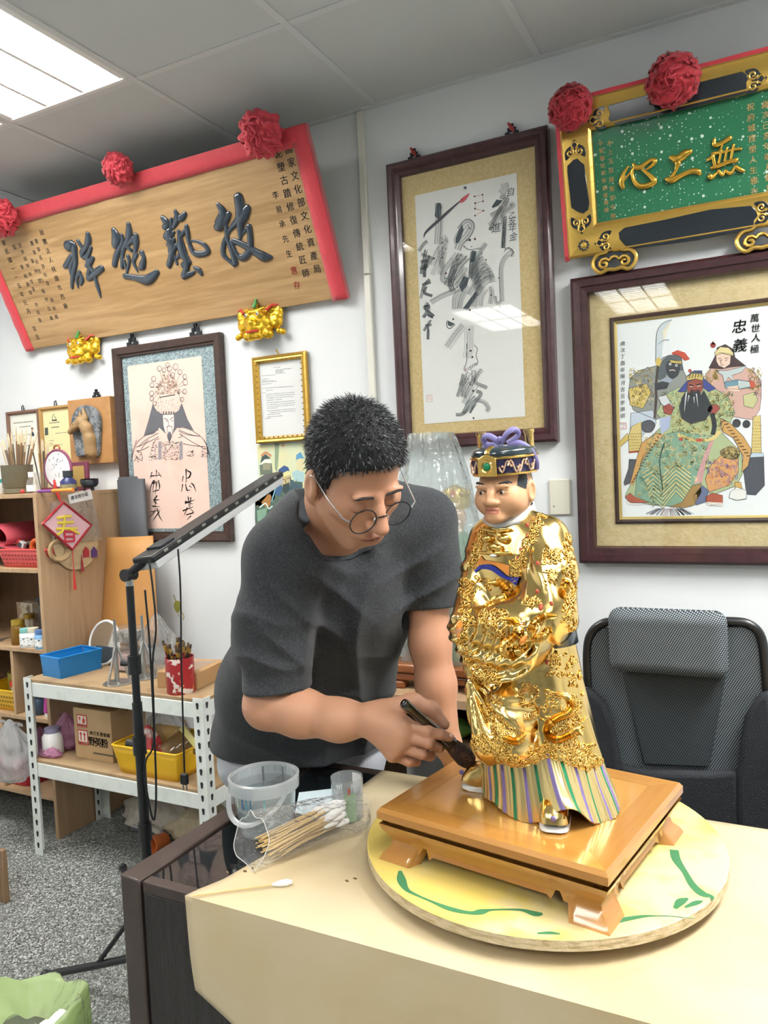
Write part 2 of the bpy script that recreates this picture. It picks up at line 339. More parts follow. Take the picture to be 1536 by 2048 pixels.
# ------------------------------------------------------------------ distance-field modelling
class Sdf:
    def __init__(s): s.ops = []; s.disp = []
    def cone(s, a, b, ra, rb, k=.02, op='u', flat=None):
        a = np.array(a, float); b = np.array(b, float); ab = b-a; L2 = ab@ab+1e-12
        if flat:
            ax, fs = np.array(flat[0], float), flat[1]; ax = ax/np.linalg.norm(ax)
        def fn(p):
            q = p-a; t = np.clip(q@ab/L2, 0, 1); e = q-t[:, None]*ab
            if flat:
                c = e@ax; e = e+np.outer(c*(1/fs-1), ax)
            return np.sqrt((e*e).sum(1))-(ra+(rb-ra)*t)
        s.ops.append((op, k, fn, (a+b)/2, np.sqrt(L2)/2+max(ra, rb))); return s
    def chain(s, pts, rs, k=.02, op='u', flat=None):
        for i in range(len(pts)-1): s.cone(pts[i], pts[i+1], rs[i], rs[i+1], k, op, flat)
        return s
    def ell(s, c, r, R=None, k=.02, op='u'):
        c = np.array(c, float); r = np.array(r, float); Rm = np.eye(3) if R is None else np.array(R, float)   # columns: local axes
        def fn(p):
            q = (p-c)@Rm; k0 = np.sqrt(((q/r)**2).sum(1)); k1 = np.sqrt(((q/r**2)**2).sum(1))+1e-9
            return k0*(k0-1)/k1
        s.ops.append((op, k, fn, c, r.max())); return s
    def box(s, c, h, R=None, rad=.01, k=.02, op='u'):
        c = np.array(c, float); h = np.array(h, float)-rad; Rm = np.eye(3) if R is None else np.array(R, float)
        def fn(p):
            q = np.abs((p-c)@Rm)-h; return np.sqrt((np.maximum(q, 0)**2).sum(1))+np.minimum(q.max(1), 0)-rad
        s.ops.append((op, k, fn, c, np.linalg.norm(h)+rad)); return s
    def func(s, fn, c, r, k=.02, op='u'): s.ops.append((op, k, fn, np.array(c, float), r)); return s
    def ev(s, p, c=None, rad=None):
        d = np.full(len(p), .3)
        for op, k, fn, cc, rr in s.ops:
            if c is not None and np.linalg.norm(c-cc) > rad+rr+k+.005: continue
            e = fn(p)
            if op == 'u':
                h = np.maximum(k-np.abs(d-e), 0)/k if k > 0 else 0; d = np.minimum(d, e)-(h*h*k/4 if k > 0 else 0)
            elif op == 's':
                e = -e; h = np.maximum(k-np.abs(d-e), 0)/k if k > 0 else 0; d = np.maximum(d, e)+(h*h*k/4 if k > 0 else 0)
            elif op == 'i': d = np.maximum(d, e)
            elif op == 'a': d = d+e
        return d
    def mesh(s, vox, pad=.02):
        u = [o for o in s.ops if o[0] == 'u']
        lo = np.min([o[3]-o[4] for o in u], 0)-pad; hi = np.max([o[3]+o[4] for o in u], 0)+pad
        B = 12; bs = B*vox; nb = np.ceil((hi-lo)/bs).astype(int)
        g = np.stack(np.meshgrid(*[np.arange(n) for n in nb], indexing='ij'), -1).reshape(-1, 3)
        ctr = lo+(g+.5)*bs; d = s.ev(ctr); keep = np.abs(d) < bs*.87*1.45+.012; g = g[keep]; ctr = ctr[keep]
        r = np.arange(B+1); loc = np.stack(np.meshgrid(r, r, r, indexing='ij'), -1).reshape(-1, 3)
        VV = np.empty((len(g), B+1, B+1, B+1), np.float32)
        for i in range(len(g)):
            VV[i] = s.ev(lo+(g[i]*B+loc)*vox, ctr[i], bs*.87).reshape(B+1, B+1, B+1)
        ins = VV < 0; nbk = nb*B+2; key = lambda ijk: (ijk[..., 0]*nbk[1]+ijk[..., 1])*nbk[2]+ijk[..., 2]
        acc = np.zeros((len(g), B, B, B, 3), np.float32); cnt = np.zeros((len(g), B, B, B), np.float32)
        sl = lambda o: slice(o, o+B)
        for ax in range(3):
            o1, o2 = [q for q in range(3) if q != ax]
            for da in (0, 1):
                for db in (0, 1):
                    st = [0, 0, 0]; st[o1] = da; st[o2] = db; en = list(st); en[ax] = 1
                    a = VV[:, sl(st[0]), sl(st[1]), sl(st[2])]; b = VV[:, sl(en[0]), sl(en[1]), sl(en[2])]
                    cr = (a < 0) != (b < 0); t = np.where(cr, a/np.where(cr, a-b, 1), 0)
                    for q in range(3): acc[..., q] += np.where(cr, st[q]+(t if q == ax else 0), 0)
                    cnt += cr
        bi, ci, cj, ck = np.nonzero(cnt); cell = g[bi]*B+np.stack([ci, cj, ck], 1)
        pos = lo+(cell-0+0.0)*vox+acc[bi, ci, cj, ck]/cnt[bi, ci, cj, ck][:, None]*vox
        kk = key(cell.astype(np.int64)); od = np.argsort(kk); kk = kk[od]; pos = pos[od]
        quads = []
        for ax in range(3):
            o1, o2 = (ax+1) % 3, (ax+2) % 3; en = [0, 0, 0]; en[ax] = 1
            a = ins[:, :B, :B, :B]; b = ins[:, sl(en[0]), sl(en[1]), sl(en[2])]
            bi, ci, cj, ck = np.nonzero(a != b); fl = a[bi, ci, cj, ck]; e = (g[bi]*B+np.stack([ci, cj, ck], 1)).astype(np.int64)
            q = []
            for (s1, s2) in ((-1, -1), (0, -1), (0, 0), (-1, 0)):
                c = e.copy(); c[:, o1] += s1; c[:, o2] += s2; q.append(key(c))
            q = np.stack(q, 1); ix = np.clip(np.searchsorted(kk, q), 0, len(kk)-1); ok = (kk[ix] == q).all(1)
            ix = ix[ok]; fl = fl[ok]; ix[~fl] = ix[~fl][:, ::-1]; quads.append(ix)
        return pos, np.concatenate(quads)
def np_mesh(name, v, f, mat, parent=None, world=True, cols=None, smooth_it=0, label=None, kind=None, vgroup=None):
    v = np.asarray(v, float); f = np.asarray(f)
    for _ in range(smooth_it):
        e = np.concatenate([f[:, [0, 1]], f[:, [1, 2]], f[:, [2, 3]], f[:, [3, 0]]]); acc = np.zeros_like(v); c = np.zeros(len(v))
        for q in range(3): acc[:, q] = np.bincount(e[:, 0], v[e[:, 1], q], len(v))+np.bincount(e[:, 1], v[e[:, 0], q], len(v))
        c = np.bincount(e[:, 0], minlength=len(v))+np.bincount(e[:, 1], minlength=len(v)); v = .5*v+.5*acc/np.maximum(c, 1)[:, None]
    off = np.zeros(3)
    if parent is not None and world:
        mi = np.array(MW[parent.name].inverted()); v = v@mi[:3, :3].T+mi[:3, 3]
    elif parent is None:
        lo, hi = v.min(0), v.max(0); off = np.array([(lo[0]+hi[0])/2, (lo[1]+hi[1])/2, lo[2]]); v = v-off
    me = bpy.data.meshes.new(name); me.vertices.add(len(v)); me.vertices.foreach_set('co', v.astype(np.float32).ravel())
    me.loops.add(f.size); me.loops.foreach_set('vertex_index', f.ravel().astype(np.int32)); me.polygons.add(len(f))
    me.polygons.foreach_set('loop_start', (np.arange(len(f))*f.shape[1]).astype(np.int32)); me.polygons.foreach_set('loop_total', np.full(len(f), f.shape[1], np.int32))
    me.polygons.foreach_set('use_smooth', np.ones(len(f), bool)); me.update(calc_edges=True); me.validate()
    for m in (mat if isinstance(mat, (list, tuple)) else [mat]): me.materials.append(m)
    if cols is not None:
        at = me.color_attributes.new('Col', 'FLOAT_COLOR', 'POINT'); at.data.foreach_set('color', np.concatenate([cols, np.ones((len(cols), 1))], 1).astype(np.float32).ravel())
    o = bpy.data.objects.new(name, me); COL.objects.link(o); o.location = off
    if parent is not None: o.parent = parent
    MW[o.name] = (MW[parent.name] if parent is not None else Matrix.Translation(off)).copy()
    if label: o['label'] = label
    if kind: o['kind'] = kind
    return o
# ------------------------------------------------------------------ room shell
XL, XR, YB = -3.75, 2.75, -5.4
m_wall = M('wall_paint', '#e9ecee', .75, bump=(60, .02), var=(1.2, '#e4e8ea', .4, .7))
def M_terrazzo():
    m = M('terrazzo', '#8d918e', .38); nt = m.node_tree; N = nt.nodes; L = nt.links; b = N['Principled BSDF']
    t = N.new('ShaderNodeTexCoord'); prev = None
    for sc, lo, hi, c0, c1 in ((260, .30, .36, '#4a4e4c', '#878b88'), (190, .74, .8, None, '#b9bcb8'), (360, .80, .86, None, '#3a3e3c')):
        v = N.new('ShaderNodeTexVoronoi'); v.inputs['Scale'].default_value = sc; L.new(t.outputs['Object'], v.inputs['Vector'])
        s = N.new('ShaderNodeSeparateColor'); L.new(v.outputs['Color'], s.inputs[0])
        r = N.new('ShaderNodeMapRange'); r.inputs[1].default_value = lo; r.inputs[2].default_value = hi; L.new(s.outputs[0 if c0 else 1], r.inputs[0])
        mx = N.new('ShaderNodeMix'); mx.data_type = 'RGBA'; L.new(r.outputs[0], mx.inputs[0])
        if prev is None: mx.inputs[6].default_value = (*lin(c0), 1)
        else: L.new(prev, mx.inputs[6])
        mx.inputs[7].default_value = (*lin(c1), 1); prev = mx.outputs[2]
    L.new(prev, b.inputs['Base Color']); return m
def struct(name, lo, hi, mat):
    o = MB().b2(lo, hi).build(name, mat, None, smooth=False); o['kind'] = 'structure'; return o
struct('floor', (XL, YB, -.06), (XR, WALL, 0), M_terrazzo())
wall_back = struct('wall_back', (XL, WALL, 0), (XR, WALL+.12, CEIL+.3), m_wall)
struct('wall_left', (XL-.12, YB, 0), (XL, WALL+.12, CEIL+.3), m_wall)
struct('wall_right', (XR, YB, 0), (XR+.12, WALL+.12, CEIL+.3), m_wall)
struct('wall_front', (XL-.12, YB-.12, 0), (XR+.12, YB, CEIL+.3), m_wall)
# suspended ceiling: slab above, grid bars, lay-in tiles
m_tile = M('ceiling_tile_board', '#cfd3d3', .9, bump=(220, .05)); m_bar = M('ceiling_bar', '#d6dadb', .45)
ceiling = thing('ceiling', None, None, (0, 0, CEIL), kind='structure')
MB().b2((XL, YB, .28), (XR, WALL, .34)).build('ceiling_slab', M('slab', '#b5b6b4', .9), ceiling, smooth=False)
GX = [-1.256+.6*k for k in range(-4, 7) if XL < -1.256+.6*k < XR]; GY = [1.974-.6*k for k in range(0, 13)]
bar_x = MB().b2((-.012, YB, 0), (.012, WALL, .03)); _bm = None
for x in GX:
    if _bm is None:
        o = bar_x.build('grid_bar', m_bar, ceiling, smooth=False); _bm = o.data
    else: o = bpy.data.objects.new('grid_bar', _bm); COL.objects.link(o); o.parent = ceiling
    o.location = (x, 0, 0)
_bm = None; ex = [XL]+GX+[XR]
for y in GY:
    for i in range(len(ex)-1):
        w = ex[i+1]-ex[i]-.026
        o = MB().b2((-w/2, -.012, .0006), (w/2, .012, .03)).build('grid_bar', m_bar, ceiling, smooth=False); o.location = ((ex[i]+ex[i+1])/2, y, 0)
ey = [YB]+GY[::-1]+[WALL]; tm = {}
for i in range(len(ex)-1):
    for j in range(len(ey)-1):
        cx, cy = (ex[i]+ex[i+1])/2, (ey[j]+ey[j+1])/2
        if any(a-.01 < cx < b+.01 and c-.01 < cy < d+.01 for a, b, c, d in FIX): continue
        k = (round(ex[i+1]-ex[i], 2), round(ey[j+1]-ey[j], 2))
        if k not in tm:
            o = MB().b2((-k[0]/2+.009, -k[1]/2+.009, .0035), (k[0]/2-.009, k[1]/2-.009, .016)).build('ceiling_tile', m_tile, ceiling, smooth=False); tm[k] = o.data
        else: o = bpy.data.objects.new('ceiling_tile', tm[k]); COL.objects.link(o); o.parent = ceiling
        o.location = (cx, cy, 0)
o = MB().b2((XL, WALL-.022, CEIL-.002), (XR, WALL, CEIL+.02)).build('trim_1', m_bar, None, smooth=False); o['kind'] = 'structure'
# surface conduit on the wall, in two lengths with a joint
cx = -1.327
conduit = thing('trim_2', None, None, (cx, WALL, 0), kind='structure')
m_cond = M('conduit_plastic', '#e6e5da', .4)
MB().b2((-.0135, -.017, 2.19), (.0135, 0, CEIL-.003)).build('conduit_length', m_cond, conduit, bevel=.003)
MB().b2((-.0135, -.017, .4), (.0135, 0, 2.187)).build('conduit_length', m_cond, conduit, bevel=.003)
# louvre light fixtures
m_hous = M('lamp_housing', '#eef0f0', .35); m_louv = M('louvre_aluminium', '#f4f6f7', .3, .2); m_tube = M('lamp_tube', '#ffffff', .4, emit=('#fffaf0', 14.0)); m_tube.cycles.emission_sampling = 'NONE'
LBL = ['louvre ceiling light at the left edge, above the cabinet', 'large louvre ceiling light in the upper left corner', 'louvre ceiling light above the camera', 'louvre ceiling light on the right above the green plaque side',
       'louvre ceiling light reflected in the scroll glass', 'louvre ceiling light reflected in the warrior picture glass', 'louvre ceiling light at the back right of the room']
fx0 = None
for (a, b, c, d), lb in zip(FIX, LBL):
    if fx0 is None:
        fx0 = thing('ceiling_light', lb, 'ceiling light', ((a+b)/2, (c+d)/2, CEIL), group='louvre lights in the ceiling grid')
        h = MB(); W2, L2 = .288, .588
        h.b2((-W2, -L2, .0), (-W2+.014, L2, .1)); h.b2((W2-.014, -L2, .0), (W2, L2, .1)); h.b2((-W2, -L2, .0), (W2, -L2+.014, .1)); h.b2((-W2, L2-.014, .0), (W2, L2, .1)); h.b2((-W2, -L2, .1), (W2, L2, .106))
        h.build('housing', m_hous, fx0, smooth=False)
        for k in range(3):
            x = -.18+.18*k; MB().tube([(x, -.56, .06), (x, .56, .06)], .013, 10).build('lamp_tube', m_tube, fx0)
        for k in range(4):
            x = -.27+.18*k
            MB().prism([(x-.007, .0), (x+.007, .0), (x+.002, .013), (x-.002, .013)], -.57, .57, Matrix(((1, 0, 0, 0), (0, 0, 1, 0), (0, 1, 0, .002), (0, 0, 0, 1)))).build('reflector', m_louv, fx0, smooth=False)
        bm_ = None
        for k in range(16):
            y = -.53+.0707*k
            if bm_ is None: o = MB().b2((-.27, -.0015, .003), (.27, .0015, .015)).build('louvre_blade', m_louv, fx0, smooth=False); bm_ = o.data
            else: o = bpy.data.objects.new('louvre_blade', bm_); COL.objects.link(o); o.parent = fx0
            o.location = (0, y, 0)
    else: copy_tree(fx0, ((a+b)/2, (c+d)/2, CEIL), label=lb)
# ------------------------------------------------------------------ pictures and plaques on the back wall
m_print = M_attr('print_ink', .75)
m_glass = M_clear('picture_glass', body=.0, rough=.01, fres=1.45, gloss=1.9)
def ring(mb, w, h, prof, cx=0, cy=0):
    """profile [(inset, n)] swept round a w x h rectangle with mitred corners"""
    vs = []
    for i, n in prof:
        a, b = w/2-i, h/2-i; vs += [(cx-a, cy-b, n), (cx+a, cy-b, n), (cx+a, cy+b, n), (cx-a, cy+b, n)]
    fs = []
    for k in range(len(prof)-1):
        for q in range(4): fs.append((k*4+q, k*4+(q+1) % 4, (k+1)*4+(q+1) % 4, (k+1)*4+q))
    return mb.add(vs, fs)
def rails(parent, w, h, prof, mat, name='frame_rail', bevel=0, smooth=False):
    """four mitred rails, each its own mesh"""
    for q in range(4):
        vs = []; m = len(prof)
        for i, n in prof:
            a, b = w/2-i, h/2-i; c = [(-a, -b, n), (a, -b, n), (a, b, n), (-a, b, n)]; vs += [c[q], c[(q+1) % 4]]
        fs = [(2*k, 2*k+1, 2*k+3, 2*k+2) for k in range(m-1)]
        MB().add(vs, fs).build(name, mat, parent, smooth=smooth, auto=35)
def picture(name, label, cat, x0, x1, z0, z1, n_wall=.004, group=None):
    pl = Plane(((x0+x1)/2, WALL-n_wall, (z0+z1)/2)); t = thing(name, label, cat, mat=pl.T, group=group); return t, pl, x1-x0, z1-z0
def rect(mb, w, h, n, cx=0, cy=0): return mb.add([(cx-w/2, cy-h/2, n), (cx+w/2, cy-h/2, n), (cx+w/2, cy+h/2, n), (cx-w/2, cy+h/2, n)], [(0, 1, 2, 3)])
def hanger(parent, x, h, mat, s=1.0, red=None):
    mb = MB(); y = h/2
    for a in (-1, 1):
        mb.box((x+a*.018*s, y+.007*s, .012), (.010*s, .014*s, .008)); mb.box((x+a*.011*s, y+.017*s, .012), (.007*s, .020*s, .008)); mb.box((x+a*.004*s, y+.026*s, .012), (.004*s, .022*s, .008))
    mb.box((x, y+.004*s, .012), (.044*s, .006*s, .01)); mb.box((x, y+.037*s, .012), (.012*s, .006*s, .008))
    mb.build('hanger', mat, parent, smooth=False)
    if red: MB().tube([(x-.012*s, y+.045*s, .012), (x, y+.025*s, .014), (x+.01*s, y+.012*s, .012)], [.004, .008, .004], 7).build('hook_cover', red, parent)
# --- tilted timber plaque -------------------------------------------------
th = math.radians(24.0); plq = Plane((-2.295, WALL-.03, 2.113), (1, 0, 0), (0, -math.sin(th), math.cos(th)))
PW, PH = 1.75, .585
m_plank = M_wood('plaque_timber', '#c6a273', '#94703f', 0, 5.0, .5, ring=26, fine=.4)
plaque = thing('timber_plaque', 'long tilted timber plaque with four large black raised characters and red ribbon edging', 'plaque', mat=plq.T)
MB().b2((-PW/2, 0, -.03), (PW/2, PH, 0)).build('board', m_plank, plaque, bevel=.003)
m_redcloth = M('red_cloth', '#d8404c', .62, sheen=.3, bump=(40, .25, 3, (1, 1, 1)))
def ribbon_strip(parent, a, b, w0, w1, out, name='ribbon'):
    mb = MB(); a = Vector((*a, 0)); b = Vector((*b, 0)); t = (b-a).normalized(); nrm = Vector((-t.y, t.x, 0))*out
    prof = [(w0, .0025), (w0*.5, .007), (.0, .0065), (-w1, .003), (-w1, -.028)]
    K = 24
    vs = [a+(b-a)*(i/K)+nrm*(-o)+Vector((0, 0, n+.0015*math.sin(i*1.7+o*90))) for i in range(K+1) for o, n in prof]; m = len(prof)
    fs = [(i*m+j, (i+1)*m+j, (i+1)*m+j+1, i*m+j+1) for i in range(K) for j in range(m-1)]
    return mb.add(vs, fs).build(name, m_redcloth, parent, solid=.002)
ribbon_strip(plaque, (-PW/2-.01, PH), (PW/2+.01, PH), .052, .012, 1)
ribbon_strip(plaque, (PW/2, PH+.01), (PW/2, -.006), .05, .012, 1)
ribbon_strip(plaque, (-PW/2, -.006), (-PW/2, PH+.01), .045, .012, 1)
m_lacq = M('black_lacquer', '#2f3b47', .16, coat=.6)
def strokes(parent, pl, crop, ss, mat, name, flat=.45, wmul=1.0, lift=.002):
    """raised brush strokes: each (x,y,width) chain becomes a rounded bar"""
    x0, y0, k = crop; mb = MB(); s0 = math.dist(pl.uv(x0, y0), pl.uv(x0+10, y0))/10
    for st in ss:
        pts = catmull(st, 5) if len(st) > 2 else catmull(st, 6)
        q = [pl.uv(x0+p[0]/k, y0+p[1]/k) for p in pts]; r = [p[2]/k*s0/2*wmul for p in pts]
        Q = [(a[0], a[1], lift) for a in q]
        t0 = (Vector(Q[0])-Vector(Q[1])).normalized()*r[0]; t1 = (Vector(Q[-1])-Vector(Q[-2])).normalized()*r[-1]
        Q = [tuple(Vector(Q[0])+t0*.8), tuple(Vector(Q[0])+t0*.5)]+Q+[tuple(Vector(Q[-1])+t1*.5), tuple(Vector(Q[-1])+t1*.8)]; r = [r[0]*.35, r[0]*.8]+r+[r[-1]*.8, r[-1]*.35]
        mb.tube(Q, r, 10, flat=flat, up=(0, 0, 1))
    return mb.build(name, mat, parent, auto=180)
C1 = (400, 370, 8.533); C2 = (300, 400, 10.24); C3 = (200, 430, 10.24); C4 = (110, 450, 12.8)
strokes(plaque, plq, C1, [[(310, 330, 70), (400, 480, 150), (330, 680, 170), (290, 720, 120)], [(500, 490, 90), (430, 600, 130), (330, 700, 150)], [(660, 210, 160), (690, 400, 170), (690, 600, 150), (690, 900, 70)], [(820, 390, 110), (720, 560, 180), (610, 650, 100), (500, 780, 60)],
    [(440, 640, 70), (470, 900, 80), (540, 1100, 90), (610, 1330, 110)], [(500, 800, 50), (420, 970, 80), (400, 1170, 90), (480, 1270, 70), (590, 1360, 80)], [(840, 710, 100), (860, 900, 100), (850, 1120, 110), (730, 1240, 110), (630, 1170, 70), (540, 960, 80)],
    [(590, 950, 90), (780, 1040, 110), (930, 1130, 120), (1090, 1220, 150), (1220, 1230, 60)], [(800, 740, 50), (690, 880, 50)]], m_lacq, 'raised_character')
strokes(plaque, plq, C2, [[(270, 370, 110), (350, 480, 150), (290, 560, 90)], [(440, 380, 60), (430, 560, 70), (400, 660, 150), (310, 760, 90)], [(520, 220, 70), (560, 360, 130), (480, 560, 70)], [(720, 280, 90), (650, 360, 120), (560, 390, 90)],
    [(500, 650, 50), (400, 750, 150), (420, 870, 150), (370, 920, 80)], [(500, 790, 60), (450, 950, 130), (420, 1050, 110)], [(590, 890, 60), (480, 1010, 120), (440, 1180, 130), (390, 1340, 110)], [(500, 1120, 60), (560, 1310, 60)],
    [(590, 640, 80), (620, 800, 120), (650, 980, 180), (700, 1130, 170), (760, 1250, 140), (740, 1420, 120), (690, 1550, 110)], [(750, 540, 90), (770, 660, 100), (800, 850, 90), (880, 1050, 100), (1000, 1110, 110), (1190, 1060, 100), (1130, 930, 90), (980, 850, 60), (850, 830, 40)], [(720, 620, 60), (640, 730, 90)],
    [(800, 1260, 120), (690, 1340, 120)], [(690, 1560, 120), (840, 1510, 90), (910, 1470, 60)], [(910, 1380, 60), (1010, 1440, 110), (1060, 1520, 70)], [(620, 1100, 70), (560, 1180, 60)]], m_lacq, 'raised_character')
strokes(plaque, plq, C3, [[(290, 310, 110), (340, 460, 190), (310, 620, 140)], [(450, 410, 70), (460, 560, 80), (350, 800, 110), (300, 1020, 110)], [(590, 190, 90), (600, 350, 130), (570, 520, 110), (480, 700, 90), (460, 900, 80), (460, 1070, 80)], [(740, 420, 110), (740, 560, 130), (720, 750, 80), (700, 880, 70)],
    [(700, 480, 100), (560, 610, 90), (640, 720, 70)], [(580, 850, 90), (600, 960, 70), (550, 1180, 50)], [(500, 930, 70), (540, 1100, 50)], [(860, 770, 110), (900, 880, 90), (870, 1040, 130), (820, 1090, 70)], [(760, 800, 70), (690, 940, 80), (740, 1080, 60), (785, 1170, 25)],
    [(510, 1250, 100), (700, 1275, 100), (950, 1330, 170), (1080, 1260, 150), (1180, 1160, 90)]], m_lacq, 'raised_character')
strokes(plaque, plq, C4, [[(330, 540, 220), (470, 520, 190), (510, 760, 150), (530, 980, 120), (480, 1200, 120), (450, 1400, 100), (440, 1600, 80)], [(420, 800, 110), (330, 970, 130), (260, 1060, 110)], [(470, 870, 80), (400, 1080, 110), (430, 1260, 100)],
    [(640, 1200, 90), (560, 1370, 90), (590, 1560, 50), (615, 1620, 25)], [(640, 1230, 80), (700, 1380, 110), (660, 1500, 90)], [(590, 400, 90), (680, 540, 90), (740, 620, 80)], [(850, 230, 110), (860, 380, 160), (800, 560, 120), (700, 700, 120), (690, 800, 90)], [(920, 570, 90), (860, 740, 100), (740, 840, 90)],
    [(980, 840, 90), (880, 960, 150), (800, 1050, 80)], [(830, 850, 110), (890, 1050, 110), (1000, 1220, 110), (1060, 1450, 100), (1130, 1680, 90), (1180, 1860, 30)], [(1210, 1100, 130), (1090, 1190, 150), (930, 1330, 130), (850, 1370, 110)], [(880, 1120, 90), (850, 1290, 100)]], m_lacq, 'raised_character')
def column(art, txt, p0, p1, size, col, rot=0, L=2, slant=0, w=0, sx=1.0, parent=None, mat=None):
    if parent is not None: art = Art(art.pl, art.n0, art.crop)
    n = len(txt)
    for i, ch in enumerate(txt):
        if ch == ' ': continue
        t = i/(n-1) if n > 1 else 0
        art.text(ch, p0[0]+(p1[0]-p0[0])*t, p0[1]+(p1[1]-p0[1])*t, size, col, L, rot=rot, slant=slant, w=w, sx=sx)
    if parent is not None: art.build('inscription_column', mat or m_print, parent)
ar = Art(plq, .0004); K = '#262c33'
column(ar, '國家文化部文化資產局', (577, 298), (634, 538), .033, K, w=.012, parent=plaque); column(ar, '泥塑古蹟修復傳統匠師', (556, 307), (612, 546), .033, K, w=.012, parent=plaque)
column(ar, '李易承先生', (551, 390), (578, 507), .028, K, w=.012, parent=plaque); column(ar, '惠存', (588, 541), (594, 570), .031, '#b53434', w=.012, parent=plaque)
column(ar, '財團法人桃園市西廟', (84, 465), (131, 612), .026, K, w=.008, parent=plaque); column(ar, '華民國一一五年元月 吉旦', (8, 486), (75, 674), .026, K, w=.010, parent=plaque)
column(ar, '董事長游財發 陳明輝', (73, 482), (113, 634), .0215, K, parent=plaque); column(ar, '董事呂芳烈 林信義', (64, 486), (103, 636), .0215, K, parent=plaque); column(ar, '事林李福', (65, 522), (86, 582), .0215, K, parent=plaque)
column(ar, '林成漢 許政隆', (60, 548), (80, 640), .0215, K, parent=plaque); column(ar, '楊勝傑', (51, 552), (61, 585), .0215, K, parent=plaque); column(ar, '主命總幹', (40, 490), (56, 531), .0215, K, parent=plaque); column(ar, '監事', (29, 494), (44, 534), .0215, K, parent=plaque)
# --- red cloth rosettes ----------------------------------------------------
def rosette(c, r, label, seed, mat, group, squash=.7, n=34, T=None, crumple=1.0):
    """ball of pleated cloth: a bun of radiating crumpled folds"""
    rr = random.Random(seed); ph = [rr.uniform(0, 6.28) for _ in range(8)]
    t = thing('rosette', label, 'rosette', mat=(T.copy() if T else plq.T.copy()) @ Matrix.Translation(c) if T else None, group=group)
    NU, NV = 72, 30
    def fn(u, v):
        a = 2*math.pi*u; el = math.pi*v   # v:0 front pole .. 1 back pole
        fold = math.sin(a*9+ph[0]+2.2*math.sin(el*3+ph[3]))*.5+math.sin(a*14+ph[1]+3*math.sin(el*2+ph[4]))*.35+math.sin(a*5+el*7+ph[2])*.4
        amp = .16*crumple*math.sin(el)**.6
        q = r*(1+amp*fold+.08*math.sin(el*11+a*4+ph[5]))
        return (q*math.sin(el)*math.cos(a), q*math.sin(el)*math.sin(a), q*math.cos(el)*squash)
    MB().grid(fn, NU, NV, cu=True).build('cloth_ball', mat, t, auto=180)
    for k in range(n):
        a = rr.uniform(0, 6.28); el = rr.uniform(.25, 1.7); l = r*rr.uniform(.3, .55); w = r*rr.uniform(.12, .22)
        d = Vector((math.sin(el)*math.cos(a), math.sin(el)*math.sin(a), math.cos(el)*squash)); p = d*r*.92
        tg = d.cross(Vector((rr.uniform(-1, 1), rr.uniform(-1, 1), rr.uniform(-1, 1)))).normalized(); b = d.cross(tg)
        vs = []
        for i in range(7):
            s = (i/6-.5)*2
            for j in range(3): vs.append(p+tg*s*l+b*(.35*l*math.sin(s*2.4+a)+(j-1)*.004)+d*(w*(.2+.8*(j == 1))*(1-s*s*.75)+.1*r*math.sin(s*5+k)*(1-abs(s))))
        MB().add(vs, [(i*3+j, (i+1)*3+j, (i+1)*3+j+1, i*3+j+1) for i in range(6) for j in range(2)]).build('pleat', mat, t, auto=180)
    return t
def ros_at(pl, px, py, r, dep, *a, **k):
    u, v = pl.uv(px, py, dep); rosette((u, v, dep), r, *a, T=pl.T, **k)
m_ros = M('rosette_cloth', '#d23a49', .6, sheen=.25); m_ros2 = M('rosette_silk', '#b51f30', .6, sheen=.3)
ros_at(plq, 522, 268, .072, .056, 'crumpled red cloth rosette on the top right corner of the timber plaque', 1, m_ros, 'cloth rosettes on the timber plaque', crumple=1.3)
ros_at(plq, 236, 338, .058, .046, 'red cloth rosette on the middle of the timber plaque top edge', 2, m_ros, 'cloth rosettes on the timber plaque')
ros_at(plq, 2, 434, .075, .058, 'red cloth rosette at the left end of the timber plaque', 3, m_ros, 'cloth rosettes on the timber plaque')
